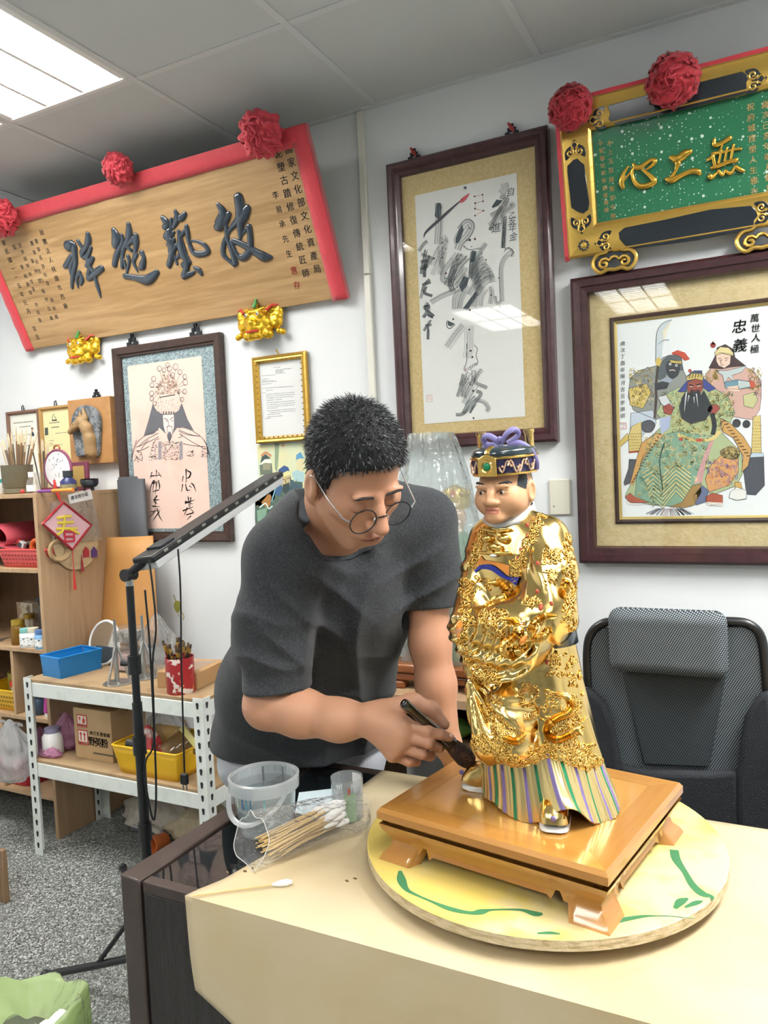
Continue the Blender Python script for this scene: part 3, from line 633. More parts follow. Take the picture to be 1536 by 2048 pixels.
# --- gilt lion-head brackets ----------------------------------------------
m_gold = M('bracket_gold', '#e8b931', .25, .75, bump=(60, .2)); m_grn = M('bracket_green', '#3f8a44', .5); m_rd = M('bracket_red', '#c23a2c', .5); m_wh = M('bracket_white', '#f4f0e0', .4)
def lion(px, py, label, w=.20):
    c = P(px, py, y=WALL-.01); t = thing('lion_bracket', label, 'bracket', c, group='lion-head brackets under the timber plaque'); s = w/.2; S = Sdf()
    fy = lambda q: -q
    S.ell((0, -.02, -.005), (.062, .045, .05), k=.01); S.ell((0, -.05, -.03), (.035, .03, .025), k=.012); S.ell((0, -.07, -.012), (.018, .016, .014), k=.008)
    for a in (-1, 1):
        S.ell((a*.026, -.052, .016), (.018, .016, .014), k=.006); S.ell((a*.052, -.02, .036), (.022, .015, .02), k=.01); S.ell((a*.07, -.015, -.005), (.03, .02, .03), k=.008); S.ell((a*.085, -.012, .03), (.018, .014, .026), k=.008)
        S.ell((a*.045, -.03, -.05), (.022, .02, .02), k=.008); S.ell((a*.018, -.05, -.055), (.016, .018, .018), k=.006); S.cone((a*.01, -.06, .028), (a*.045, -.05, .04), .008, .005, .004)
        for q in range(5): S.ell((a*(.045+.014*q), -.03+.003*q, -.03+.02*math.sin(q*1.3)), (.012, .012, .012), k=.003)
    S.ell((0, -.045, -.056), (.014, .02, .016), k=.006); S.cone((0, -.05, .03), (0, -.03, .06), .012, .008, .006)
    v, f = S.mesh(.0032); np_mesh('mask', v*s, f, m_gold, t, world=False, smooth_it=1)
    for a in (-1, 1):
        MB().sphere((a*.026*s, -.066*s, .018*s), .007*s, 10, 6).build('eye', m_wh, t); MB().sphere((a*.026*s, -.0725*s, .018*s), .003*s, 8, 6).build('pupil', m_lacq, t)
        MB().tube([Vector((a*.05, -.045, .03))*s, Vector((a*.07, -.035, .05))*s, Vector((a*.095, -.02, .05))*s], [.006*s, .005*s, .002*s], 6).build('brow_flame', m_rd, t)
    MB().tube([Vector((0, -.05, .045))*s, Vector((.006, -.045, .065))*s, Vector((0, -.035, .085))*s], [.009*s, .006*s, .002*s], 6).build('crest', m_grn, t)
    MB().tube([Vector((-.03, -.068, -.043))*s, Vector((0, -.082, -.046))*s, Vector((.03, -.068, -.043))*s], [.003*s, .005*s, .003*s], 6).build('mouth', m_rd, t)
    return t
lion(525, 645, 'gilt lion-head bracket under the right end of the timber plaque', .215); lion(172, 699, 'gilt lion-head bracket under the left half of the timber plaque', .20)

# --- pink ink print of a crowned emperor -------------------------------------
m_dkwood = M_wood('dark_frame_wood', '#4a362f', '#33231f', 2, 8, .4, fine=.5); m_iron = M('black_iron', '#20242a', .5, .3)
def M_marble():
    m = M('marbled_mount', '#7d8f96', .7); nt = m.node_tree; N = nt.nodes; L = nt.links
    t = N.new('ShaderNodeTexCoord'); v = N.new('ShaderNodeTexNoise'); v.inputs['Scale'].default_value = 75; v.inputs['Detail'].default_value = 3; v.inputs['Distortion'].default_value = 2.5; L.new(t.outputs['Object'], v.inputs['Vector'])
    r = N.new('ShaderNodeValToRGB'); r.color_ramp.elements[0].position = .36; r.color_ramp.elements[1].position = .62; r.color_ramp.elements[0].color = (*lin('#55656c'), 1); r.color_ramp.elements[1].color = (*lin('#a9bcc0'), 1)
    L.new(v.outputs['Fac'], r.inputs[0]); L.new(r.outputs[0], N['Principled BSDF'].inputs['Base Color']); return m
emp, pl, w, h = picture('emperor_print', 'pink ink print of a crowned bearded emperor in a dark frame with marbled mount', 'picture', -2.625, -2.015, 1.19, 2.058)
rails(emp, w, h, [(0, 0), (0, .026), (.006, .03), (.03, .026), (.034, .018), (.042, .018), (.044, .008)], m_dkwood)
rect(MB(), w-.07, h-.07, .008).build('mount', M_marble(), emp, smooth=False)
def quad_px(pl, pts, n, mb=None): return (mb or MB()).add([(*pl.uv(*p), n) for p in pts], [list(range(len(pts)))])
ux0, vz1 = pl.uv(258, 733); ux1, vz0 = pl.uv(425, 1056)
MB().b2((ux0, vz0, .0085), (ux1, vz1, .0095)).build('sheet', M('pink_paper', '#efd0c2', .8, var=(6, '#ebbfae', .5, .75)), emp, smooth=False)
for x in (-.19, .17): hanger(emp, x, h, m_iron, 1.35)
ink = '#54474b'; dk = '#66666c'
ar = Art(pl, .0097, (240, 690, 7.314))
ar.poly([(500, 870), (440, 1100), (370, 1335), (520, 1300), (600, 1210), (690, 1300), (660, 1180), (650, 1030), (810, 1020), (815, 1200), (790, 1300), (860, 1210), (940, 1200), (1105, 1255), (1010, 1090), (925, 850), (880, 960), (800, 1010), (640, 1010), (560, 960)], dk, 1)
ar.poly([(655, 1025), (800, 1018), (812, 1150), (800, 1260), (770, 1330), (745, 1270), (720, 1330), (685, 1260), (660, 1170)], '#f6ddd6', 2)
for a in ([(670, 1070), (730, 1105)], [(800, 1055), (755, 1095)]): ar.stroke(a, 10, ink, 3)
for a in ([(690, 1108), (735, 1125)], [(770, 1118), (805, 1100)], [(735, 1120), (730, 1165), (745, 1180)], [(700, 1200), (745, 1188), (790, 1195)], [(720, 1190), (712, 1260), (715, 1330), (745, 1420)], [(780, 1190), (790, 1260), (780, 1330), (745, 1420)]): ar.stroke(a, 7, ink, 3)
ar.poly([(745, 1265), (772, 1300), (770, 1370), (745, 1410), (722, 1370), (722, 1300)], dk, 3, sm=True)
rr = random.Random(4)
ar.poly([(600, 762), (830, 722), (828, 738), (602, 776)], '#5c5254', 4)
for x, y, r in ((600, 350, 32), (665, 370, 28), (720, 300, 30), (745, 350, 34), (835, 325, 38), (900, 400, 32), (515, 500, 32), (490, 590, 30), (485, 715, 32), (488, 790, 28), (970, 470, 30), (978, 550, 36), (968, 685, 30), (930, 800, 28), (790, 445, 32), (530, 860, 28)):
    ar.stroke(circ(x, y, r, r*1.2, 12)+[(x+r, y)], 6, ink, 3, k=2); ar.stroke(circ(x-3, y+4, r*.6, r*.75, 10, .5, 4.2), 4, '#8a7a76', 3, k=2); ar.stroke([(x, y+r), (760+(x-760)*.6, 640+(y-640)*.3)], 4, ink, 2)
for k in range(150):
    x, y = rr.uniform(540, 900), rr.uniform(440, 720)
    if abs(x-720) > 60+(y-420)*.5: continue
    ar.stroke(circ(x, y, rr.uniform(6, 20), rr.uniform(6, 18), 6, rr.uniform(0, 6), rr.uniform(7, 11)), 3.5, rr.choice([ink, '#8d7560', '#a08a50', '#7a6a6c']), 3, k=2)
for k in range(110):
    x, y = rr.uniform(560, 900), rr.uniform(770, 1000); ar.stroke([(x, y), (x+rr.uniform(-12, 12), y+rr.uniform(8, 26))], 4, rr.choice([ink, '#8f848c', '#a99b9d']), 3)
for x in (660, 700, 740, 775, 810): ar.poly([(x-9, 975), (x+9, 973), (x+9, 1015), (x-9, 1017)], '#5d5659', 4)
for a in ([(590, 1240), (420, 1310), (300, 1400), (255, 1470), (200, 1640)], [(580, 1290), (400, 1390), (300, 1480)], [(590, 1340), (480, 1400), (400, 1440), (330, 1530)], [(870, 1210), (1000, 1220), (1180, 1320), (1280, 1440), (1310, 1600)], [(880, 1240), (1050, 1310), (1190, 1335)], [(900, 1300), (1080, 1420), (1230, 1500)], [(880, 1260), (1000, 1310), (1140, 1330)], [(510, 1440), (545, 1390), (600, 1370)], [(880, 1360), (940, 1330), (900, 1310)]): ar.stroke(a, 8, ink, 3)
ar.crop = (240, 880, 6.98)
for a in ([(255, 0), (200, 160), (175, 300)], [(420, 0), (330, 70), (250, 100)], [(430, 90), (330, 140), (250, 150)], [(1190, 0), (1240, 100), (1275, 240)], [(900, 50), (1050, 80), (1220, 95)], [(220, 300), (260, 250), (330, 290), (320, 180), (260, 160)]): ar.stroke(a, 8, ink, 3)
for x0, x1, y0, y1, n in ((415, 550, 180, 280, 40), (600, 850, 20, 280, 170), (940, 1040, 150, 230, 30), (1150, 1240, 110, 240, 40), (440, 560, 40, 160, 40), (220, 330, 170, 300, 20)):
    for k in range(n):
        x, y = rr.uniform(x0, x1), rr.uniform(y0, y1); ar.stroke([(x, y), (x+rr.uniform(8, 26), y+rr.uniform(-10, 10)), (x+rr.uniform(0, 20), y+rr.uniform(-4, 14))], 4, rr.choice([ink, '#8a7f84', '#a3948f']), 3, k=2)
for x in (580, 875): ar.poly([(x-22, 20), (x+20, 20), (x+24, 265), (x-24, 275)], '#9a9296', 2)
bk = '#4a3d3a'
for a in ([(470, 440), (440, 540)], [(530, 420), (530, 520)], [(560, 450), (600, 520)], [(450, 500), (590, 490)], [(490, 560), (450, 650), (435, 770)], [(560, 560), (575, 640), (560, 700)], [(500, 560), (480, 700)], [(530, 600), (520, 760)], [(470, 600), (570, 580)], [(560, 700), (480, 720)], [(540, 770), (500, 850), (550, 900)], [(490, 830), (580, 830)], [(520, 850), (510, 1000)], [(480, 920), (580, 930)], [(450, 1000), (590, 970)], [(540, 950), (570, 1060), (620, 1140)], [(510, 990), (430, 1080)], [(570, 990), (480, 1130)],
          [(945, 400), (950, 590)], [(900, 500), (890, 580)], [(960, 430), (1010, 460), (980, 520), (950, 530)], [(900, 620), (880, 720)], [(940, 620), (960, 700), (1000, 690)], [(1020, 600), (1050, 640), (1080, 720)], [(990, 640), (1020, 670)], [(970, 790), (990, 960)], [(1010, 800), (1000, 930)], [(930, 880), (1060, 840)], [(900, 990), (1040, 930)], [(960, 940), (920, 1050)], [(950, 1040), (1050, 1010), (1000, 960)], [(1010, 1060), (960, 1110)], [(930, 850), (1040, 890)]):
    for q in range(3): ar.stroke([(p[0]+rr.uniform(-7, 7), p[1]+rr.uniform(-7, 7)) for p in a], rr.uniform(6, 16), rr.choice([bk, '#6b5a54', '#8d7a72']), 3, taper=True)
ar.build('ink_drawing', m_print, emp)
rect(MB(), w-.08, h-.08, .0135).build('glass', M_clear('old_glass', body=.0, rough=.02, fres=1.3, gloss=.6), emp, smooth=False)

# --- gold framed letter -----------------------------------------------------
m_gilt = M('gilt_frame', '#c9a24a', .32, .7, bump=(80, .15)); m_white = M('white_paper', '#f3f4f2', .8)
doc, pl, w, h = picture('framed_letter', 'printed white letter in a narrow gold frame beside the emperor print', 'picture', -1.866, -1.609, 1.59, 1.937)
rails(doc, w, h, [(0, 0), (0, .018), (.006, .024), (.013, .02), (.018, .022), (.024, .012), (.027, .006)], m_gilt, smooth=True)
for q in range(40):
    pass
bd = MB()
for i in range(46):
    t = i/46*2*(w+h-.1); W2, H2 = (w-.044)/2, (h-.044)/2; per = [2*W2, 2*H2, 2*W2, 2*H2]; s_ = (i/46)*sum(per); k = 0
    while s_ > per[k]: s_ -= per[k]; k += 1
    p = [(-W2+s_, -H2), (W2, -H2+s_), (W2-s_, H2), (-W2, H2-s_)][k]; bd.box((*p, .019), (.0045, .0045, .004))
bd.build('bead_moulding', M('gilt_dark', '#8f6f2c', .4, .6), doc)
rect(MB(), w-.05, h-.05, .005).build('sheet', m_white, doc, smooth=False)
ar = Art(pl, .0053, (500, 690, 5.686)); gy = '#6d7176'; rr = random.Random(9)
def line_of_text(y0, x0, x1, sl=-.075, hgt=7):
    x = x0
    while x < x1:
        wd = rr.uniform(5, 11); ar.stroke([(x, y0+(x-x0)*sl), (x+wd, y0+(x+wd-x0)*sl)], hgt*rr.uniform(.6, 1), rr.choice([gy, '#8b8f94', '#9da1a5']), 1); x += wd+rr.uniform(2, 5)
for y0, x0, x1 in ((258, 275, 350), (282, 300, 480), (298, 300, 390), (310, 300, 380), (325, 300, 410), (352, 145, 295), (392, 145, 228), (412, 148, 270), (425, 148, 310), (448, 150, 255), (495, 150, 500), (520, 190, 265), (545, 152, 178), (562, 192, 508), (585, 192, 512), (608, 194, 500), (632, 194, 370), (658, 196, 515), (682, 198, 515), (704, 205, 518), (722, 205, 315), (750, 206, 520), (770, 230, 520), (792, 208, 345), (818, 205, 385), (836, 180, 250)): line_of_text(y0, x0, x1)
ar.build('printed_text', m_print, doc)
MB().tube([(0, h/2-.002, .01), (-.006, h/2+.012, .012), (-.012, h/2+.022, .01)], .003, 6).build('hanger', m_gilt, doc)
rect(MB(), w-.05, h-.05, .008).build('glass', m_glass, doc, smooth=False)

# --- small unframed watercolour of three bearded figures ----------------------
sm, pl, w, h = picture('warrior_poster', 'small unframed watercolour of bearded figures below the gold framed letter', 'picture', -1.875, -1.56, 1.17, 1.585, .003)
MB().b2((-w/2, -h/2, 0), (w/2, h/2, .0015)).build('sheet', M('poster_paper', '#dcd9ab', .75, var=(7, '#cfdcc0', .42, .62)), sm, smooth=False)
ar = Art(pl, .0017, (500, 690, 5.686))
ar.poly([(60, 1720), (300, 1540), (420, 1520), (600, 1560), (620, 1900), (90, 2048), (60, 1990)], '#51685c', 0)
ar.poly([(62, 1985), (90, 2040), (620, 1890), (640, 2330), (110, 2390), (70, 2390)], '#5c7566', 0); ar.poly([(150, 2050), (330, 1990), (420, 2200), (300, 2350), (160, 2330)], '#7d9a7e', 1); ar.poly([(60, 1640), (150, 1570), (300, 1600), (280, 1760), (150, 1830), (65, 1840)], '#5e7a84', 0); ar.poly([(110, 1360), (250, 1340), (260, 1460), (120, 1480)], '#6d7868', 1); ar.poly([(150, 1340), (240, 1345), (235, 1420), (150, 1420)], '#96947a', 2)
ar.poly([(110, 1370), (170, 1300), (240, 1310), (250, 1345), (180, 1335)], '#eef2e6', 3); ar.poly([(120, 1345), (135, 1275), (180, 1240), (240, 1290), (170, 1300)], '#3d5450', 2); ar.stroke([(130, 1265), (180, 1225), (245, 1265)], 26, '#c98e68', 1)
ar.poly([(285, 1120), (335, 1120), (325, 1300), (310, 1460), (285, 1400)], '#8fa083', 1); ar.poly([(355, 1130), (400, 1125), (380, 1170)], '#d9a081', 1)
ar.poly([(330, 1480), (325, 1420), (390, 1370), (440, 1390), (460, 1470), (400, 1460)], '#3b5a8c', 3); ar.poly([(330, 1480), (430, 1430), (462, 1440), (460, 1480), (345, 1505)], '#d9d79a', 4)
ar.poly([(345, 1500), (455, 1475), (460, 1560), (445, 1610), (400, 1640), (360, 1600)], '#c3b083', 3); ar.poly([(375, 1590), (455, 1560), (450, 1640), (410, 1700), (375, 1660)], '#3c4a4c', 4); ar.poly([(300, 1560), (345, 1500), (375, 1620), (340, 1720), (290, 1700)], '#41638a', 2); ar.poly([(460, 1480), (480, 1560), (590, 1590), (600, 1700), (420, 1720)], '#465f6b', 2)
for a in ([(360, 1535), (395, 1530)], [(420, 1520), (452, 1512)], [(405, 1525), (412, 1570)], [(385, 1590), (440, 1575)]): ar.stroke(a, 7, '#4a4436', 5)
ar.poly([(525, 1310), (530, 1250), (580, 1215), (620, 1290), (560, 1290)], '#5f9ac0', 3); ar.poly([(530, 1300), (610, 1290), (620, 1400), (575, 1440), (540, 1400)], '#dcd3a8', 2); ar.poly([(480, 1450), (540, 1420), (620, 1450), (620, 1560), (500, 1550)], '#a8c9cc', 1)
ar.poly([(130, 1790), (215, 1690), (250, 1720), (230, 1830), (190, 1850)], '#a7773f', 2); ar.stroke([(110, 1850), (180, 1800), (215, 1860), (260, 1830)], 14, '#cfe3de', 3); ar.stroke([(250, 1780), (300, 1600)], 12, '#8ec3d8', 3); ar.poly([(80, 1880), (200, 1850), (180, 1960), (90, 2010)], '#82a58e', 2)
for k in range(70):
    x, y = rr.uniform(80, 600), rr.uniform(1480, 2000); ar.stroke([(x, y), (x+rr.uniform(-25, 25), y+rr.uniform(5, 40))], 4, rr.choice(['#3c4f48', '#8aa88e', '#7f9fae', '#c0b070']), 5)
ar.build('painting', m_print, sm)

# --- tall ink scroll in dark frame with straw mount ---------------------------
m_plum = M_wood('plum_frame_wood', '#4b2f33', '#33191d', 2, 7, .3, fine=.4, coat=.3)
scr, pl, w, h = picture('ink_scroll', 'tall abstract ink brush scroll with straw mount in a dark plum frame', 'picture', -1.219, -.63, 1.528, 2.556)
rails(scr, w, h, [(0, 0), (0, .030), (.008, .036), (.022, .036), (.028, .028), (.036, .030), (.046, .02), (.05, .01)], m_plum)
m_straw = M('straw_mount', '#d6c08c', .8, bump=(160, .2), var=(90, '#cab37c', .4, .62))
rect(MB(), w-.08, h-.08, .009).build('mount', m_straw, scr, smooth=False)
ux0, vz1 = pl.uv(832, 393); ux1, vz0 = pl.uv(1052, 833); MB().b2((ux0, vz0, .0095), (ux1, vz1, .0102)).build('sheet', M('scroll_paper', '#eef0ec', .8), scr, smooth=False)
hanger(scr, -.19, h, m_iron, 1.0, M('hook_red', '#a3302c', .5)); hanger(scr, .17, h, m_iron, 1.0, MATS['hook_red'])
ar = Art(pl, .0104, (820, 340, 6.4)); rr = random.Random(21); kk = '#39434a'
def brush(pts, w0, n=7, dark=.5, L=2):
    """dry brush: many hair lines that wander across the stroke's width"""
    ps = [np.array(p, float) for p in (catmull(pts, 6) if len(pts) > 2 else catmull(pts, 8))]
    for q in range(n):
        o = (q/(n-1)-.5)*w0 if n > 1 else 0; o += rr.uniform(-.04, .04)*w0; out = []
        i0 = 0 if rr.random() < .7 else rr.randint(0, len(ps)//4)
        for i in range(i0, len(ps)):
            t = ps[min(i+1, len(ps)-1)]-ps[max(i-1, 0)]; t = t/(np.linalg.norm(t)+1e-9); out.append((ps[i][0]-t[1]*o, ps[i][1]+t[0]*o))
        if len(out) > 1: ar.stroke(out, rr.uniform(1.5, 4.2)*(1+.5*dark), rr.choice(['#3a444a', '#59646a', '#7b868a', '#9aa5a8']) if rr.random() > dark*.5 else '#2c353b', L, k=1)
def solid(pts, c='#47535c', L=1): ar.poly(pts, c, L)
solid([(355, 435), (400, 430), (420, 480), (405, 650), (375, 640), (330, 600), (345, 500)]); brush([(380, 440), (385, 700), (370, 960)], 90, 9)
ar.stroke([(190, 880, 6), (225, 800, 34), (400, 640, 40), (520, 530, 34), (650, 415, 16)], 20, '#4b4d57', 3); ar.poly([(640, 425), (680, 370), (775, 310), (740, 380), (690, 425)], '#cf5a68', 3, sm=True); ar.dot(722, 240, 17, kk); ar.dot(683, 392, 10, '#8c2f3c', 5)
for a, b in (((840, 350), (942, 328)), ((942, 328), (947, 412)), ((947, 412), (848, 435)), ((848, 435), (846, 508)), ((846, 508), (953, 533)), ((953, 533), (846, 595))): ar.stroke([a, b], 5, '#d88a86', 1); ar.dot(*a, 11, '#5e4a4e'); ar.dot(*b, 11, '#5e4a4e')
for p in (((430, 860), (460, 920), (360, 1060), (300, 1230)), ((480, 880), (470, 960), (380, 1170), (300, 1350)), ((400, 980), (410, 1160), (440, 1260)), ((470, 1000), (440, 1130), (400, 1350))): brush(p, 60, 6)
solid([(640, 775), (680, 700), (700, 780), (650, 930), (600, 950), (600, 880)]); brush([(650, 780), (740, 680), (800, 720), (760, 830), (660, 940), (620, 1030)], 90, 10); brush([(630, 960), (600, 900), (680, 760)], 50, 6)
for x, y, r in ((745, 910, 9), (778, 905, 17), (845, 893, 15), (800, 990, 7), (705, 985, 9), (428, 940, 10), (778, 755, 10), (475, 1330, 14), (320, 1140, 12), (700, 1420, 12), (987, 1160, 10), (1050, 1610, 10), (778, 1800, 12), (1162, 1755, 9), (430, 1125, 8), (1150, 1390, 9), (930, 1075, 9)): ar.dot(x, y, r, rr.choice(['#4a4247', '#6b4148']))
brush([(700, 990), (780, 1030), (920, 1010)], 14, 3); solid([(790, 1060), (810, 1040), (865, 1050), (850, 1170), (790, 1195), (775, 1180)]); brush([(830, 1050), (800, 1240), (790, 1400)], 60, 8, 1); brush([(990, 950), (940, 1010), (870, 1140), (850, 1350)], 55, 8)
for p in (((620, 1080), (540, 1180), (450, 1300), (440, 1420), (530, 1400)), ((700, 1090), (600, 1240), (480, 1490)), ((760, 1120), (640, 1250), (540, 1450), (560, 1560)), ((660, 1080), (560, 1290), (530, 1500)), ((720, 1250), (680, 1330), (590, 1440)), ((730, 1340), (640, 1460), (600, 1500))): brush(p, 70, 8, .8)
for k in range(9):
    x = 850+22*k; brush([(x+90, 1100+38*k), (x+20-8*k, 1160+36*k), (x-60-12*k, 1330+34*k)], 55, 6)
solid([(640, 1490), (700, 1365), (770, 1390), (740, 1500), (670, 1570), (660, 1530)]); brush([(640, 1520), (560, 1560), (420, 1620), (280, 1700)], 60, 7); brush([(680, 1520), (600, 1640), (590, 1790)], 70, 8, .8); brush([(760, 1500), (680, 1640), (650, 1780)], 60, 7, .6)
solid([(840, 1580), (870, 1560), (880, 1600), (760, 1780), (690, 1785)]); brush([(880, 1560), (800, 1680), (720, 1790)], 60, 7, .8)
for p in (((930, 1490), (860, 1600), (830, 1760)), ((990, 1520), (930, 1620), (910, 1750)), ((1050, 1500), (1060, 1600), (1040, 1720)), ((900, 1400), (820, 1500), (760, 1600)), ((960, 1290), (900, 1370), (860, 1460)), ((960, 1220), (1030, 1300), (1060, 1440))): brush(p, 60, 7, .4)
brush([(1330, 1050), (1230, 1130), (1180, 1250), (1180, 1450), (1190, 1690)], 52, 6, 0); ar.stroke([(1215, 1060), (1250, 1010), (1310, 1020), (1335, 1070), (1300, 1120)], 7, kk, 2); brush([(1190, 1690), (1120, 1710), (1100, 1620)], 30, 4)
for x, y in ((1245, 1020), (1280, 1010), (1310, 1030), (1330, 1060), (1325, 1100)): ar.stroke(circ(x, y, 15, 13, 8), 5, kk, 2, k=2)
for p, w0 in ((((1220, 180), (1230, 240), (1180, 320)), 90), (((1170, 340), (1250, 390), (1180, 520), (1050, 600)), 60), (((1250, 360), (1200, 470), (1110, 650), (1030, 730)), 70), (((1290, 440), (1330, 470), (1210, 560), (1200, 640), (1220, 760), (1205, 1010)), 60), (((1240, 600), (1215, 800), (1208, 1010)), 40), (((1190, 480), (1100, 640), (1050, 760), (1040, 740)), 50)): brush(p, w0, 8, .5)
solid([(1120, 390), (1200, 400), (1140, 470), (1070, 500), (1060, 480)])
for t_, x, y, s_ in (('自', 1305, 290, .03), ('乙', 1320, 590, .025), ('亥', 1320, 660, .03), ('年', 1325, 745, .03), ('金', 1335, 860, .03), ('進', 1120, 745, .035)): ar.text(t_, x, y, s_, kk, slant=.2)
for p in (((240, 920), (190, 960), (130, 1050)), ((160, 1090), (270, 1130)), ((220, 1030), (190, 1180), (160, 1340)), ((150, 1190), (240, 1160)), ((260, 1100), (210, 1240), (200, 1380)), ((140, 1270), (240, 1230)), ((270, 1410), (200, 1480), (180, 1560)), ((170, 1480), (280, 1440)), ((230, 1500), (200, 1580), (300, 1620)), ((180, 1540), (150, 1650)), ((240, 1700), (190, 1790)), ((190, 1760), (270, 1740)), ((260, 1770), (190, 1890)), ((220, 1800), (320, 1880)), ((300, 1120), (200, 1290))): brush(p, 34, 6, 1.1)
ar.crop = (820, 600, 6.4)
for p in (((280, 260), (190, 400)), ((210, 340), (290, 320)), ((250, 340), (245, 510)), ((200, 130), (270, 90)), ((220, 180), (180, 230)), ((230, 190), (310, 230))): brush(p, 30, 6, 1)
brush([(700, 330), (600, 450), (490, 610)], 90, 9, .2); ar.poly([(490, 265), (590, 310), (540, 345), (500, 330)], '#4a555d', 2); ar.stroke([(480, 280), (490, 350), (530, 370), (590, 320)], 10, kk, 2)
brush([(780, 330), (770, 450), (770, 600), (750, 750)], 110, 8, 0); ar.stroke([(740, 560), (740, 780), (705, 880), (730, 920)], 7, kk, 2); ar.stroke([(835, 580), (875, 630), (858, 720), (885, 800), (850, 830)], 7, kk, 2)
for x, y in ((735, 890), (780, 880), (800, 860), (830, 840), (860, 825)): ar.stroke(circ(x, y, 18, 14, 8), 6, '#a34a4a' if x < 760 else kk, 2, k=2)
for x, y in ((772, 385), (790, 655), (812, 735), (568, 252), (778, 135), (827, 1513), (820, 1165)): ar.dot(x, y, 13, '#5d3f47')
for p, w0 in ((((770, 930), (720, 1020), (660, 1100)), 60), (((690, 950), (660, 1110), (620, 1240)), 40), (((830, 900), (820, 1030), (780, 1090)), 50), (((930, 890), (870, 970), (850, 1060), (1000, 1130)), 45), (((790, 1060), (740, 1150), (700, 1260)), 60), (((860, 1090), (790, 1190), (700, 1330)), 60), (((860, 1170), (920, 1200), (860, 1290), (700, 1450), (600, 1470)), 40), (((850, 1240), (760, 1330), (690, 1460)), 40), (((850, 1330), (780, 1450)), 20), (((850, 1280), (960, 1310), (1020, 1390), (990, 1430)), 45), (((750, 1000), (700, 1140), (690, 1240)), 50)): brush(p, w0, 7, .6)
ar.stroke([(228, 1222), (298, 1218), (298, 1300), (232, 1302), (228, 1222)], 7, '#dba49c', 2, k=1); ar.stroke([(240, 1245), (290, 1243)], 6, '#dba49c', 2); ar.stroke([(240, 1270), (290, 1268)], 6, '#dba49c', 2)
ar.build('ink_brushwork', m_print, scr)
rect(MB(), w-.09, h-.09, .016).build('glass', m_glass, scr, smooth=False)

# --- blank cover plate --------------------------------------------------------
a, b = P(1097, 960, y=WALL-.01), P(1141, 1030, y=WALL-.01)
pt = thing('blank_wall_plate', 'cream blank switch plate on the wall right of the gold statue', 'wall plate', ((a.x+b.x)/2, WALL, b.z))
MB().b2((-.036, -.009, 0), (.036, 0, .122)).build('plate', M('cream_plastic', '#dcd9c8', .4), pt, bevel=.006, seg=3)
MB().tube([(-.02, -.0095, .03), (-.02, -.0085, .03)], .003, 8).build('screw', M('screw_metal', '#8d8a7c', .4, .6), pt)
# green doodle of paint on the plaster
pl = Plane((P(355, 1212, y=WALL-.001)).to_tuple()); ar = Art(pl, .0004)
dd = thing('paint_smear', 'yellow-green smear of paint on the wall behind the brush tin', 'paint smear', mat=pl.T)
ar.poly([(350, 1203), (358, 1202), (361, 1210), (359, 1222), (354, 1225), (348, 1214)], '#a3a24a', 0, sm=True); ar.stroke([(352, 1203), (349, 1194), (347, 1190)], 2, '#8a8c50', 1); ar.stroke([(360, 1206), (362, 1198)], 1.5, '#8a8c50', 1); ar.stroke([(362, 1222), (368, 1232), (366, 1240)], 2, '#c2a46a', 1); ar.stroke([(356, 1226), (358, 1234)], 1.2, '#8a8c50', 1)
ar.build('smear', m_print, dd)
# --- green speckled plaque with carved gold frame ------------------------------
thg = math.radians(10.0); gpl = Plane((-.19, WALL-.045, 2.112), (1, 0, 0), (0, -math.sin(thg), math.cos(thg)))
GW, GH = .76, .46
grn = thing('green_plaque', 'green speckled plaque with three gold characters in a carved gold and black frame', 'plaque', mat=gpl.T)
def M_fleck():
    m = M('green_fleck_lacquer', '#2c7350', .12, coat=.5); nt = m.node_tree; N = nt.nodes; L = nt.links
    t = N.new('ShaderNodeTexCoord'); prev = None
    for sc, th_ in ((36, .13), (80, .12)):
        v = N.new('ShaderNodeTexVoronoi'); v.inputs['Scale'].default_value = sc; v.voronoi_dimensions = '2D'; L.new(t.outputs['Object'], v.inputs['Vector'])
        s = N.new('ShaderNodeSeparateColor'); L.new(v.outputs['Color'], s.inputs[0])
        ml = N.new('ShaderNodeMath'); ml.operation = 'MULTIPLY'; ml.inputs[1].default_value = th_*2.2; L.new(s.outputs[0], ml.inputs[0])
        ad = N.new('ShaderNodeMath'); ad.operation = 'SUBTRACT'; ad.inputs[1].default_value = th_*.9; L.new(ml.outputs[0], ad.inputs[0])
        lt = N.new('ShaderNodeMath'); lt.operation = 'LESS_THAN'; L.new(v.outputs['Distance'], lt.inputs[0]); L.new(ad.outputs[0], lt.inputs[1])
        mx = N.new('ShaderNodeMix'); mx.data_type = 'RGBA'; L.new(lt.outputs[0], mx.inputs[0])
        if prev is None: mx.inputs[6].default_value = (*lin('#2c7350'), 1)
        else: L.new(prev, mx.inputs[6])
        mx.inputs[7].default_value = (*lin('#cfe6d8'), 1); prev = mx.outputs[2]
    L.new(prev, N['Principled BSDF'].inputs['Base Color']); return m
m_cgold = M('carved_gold', '#d3ae58', .3, .75, bump=(60, .1)); m_char_gold = M('bright_gold', '#dfb24a', .2, .9)
MB().b2((-GW/2+.01, .01, -.03), (GW/2-.01, GH-.01, -.008)).build('backboard', M('plaque_back', '#5a4430', .6), grn, smooth=False)
t = MB(); FWd = .085
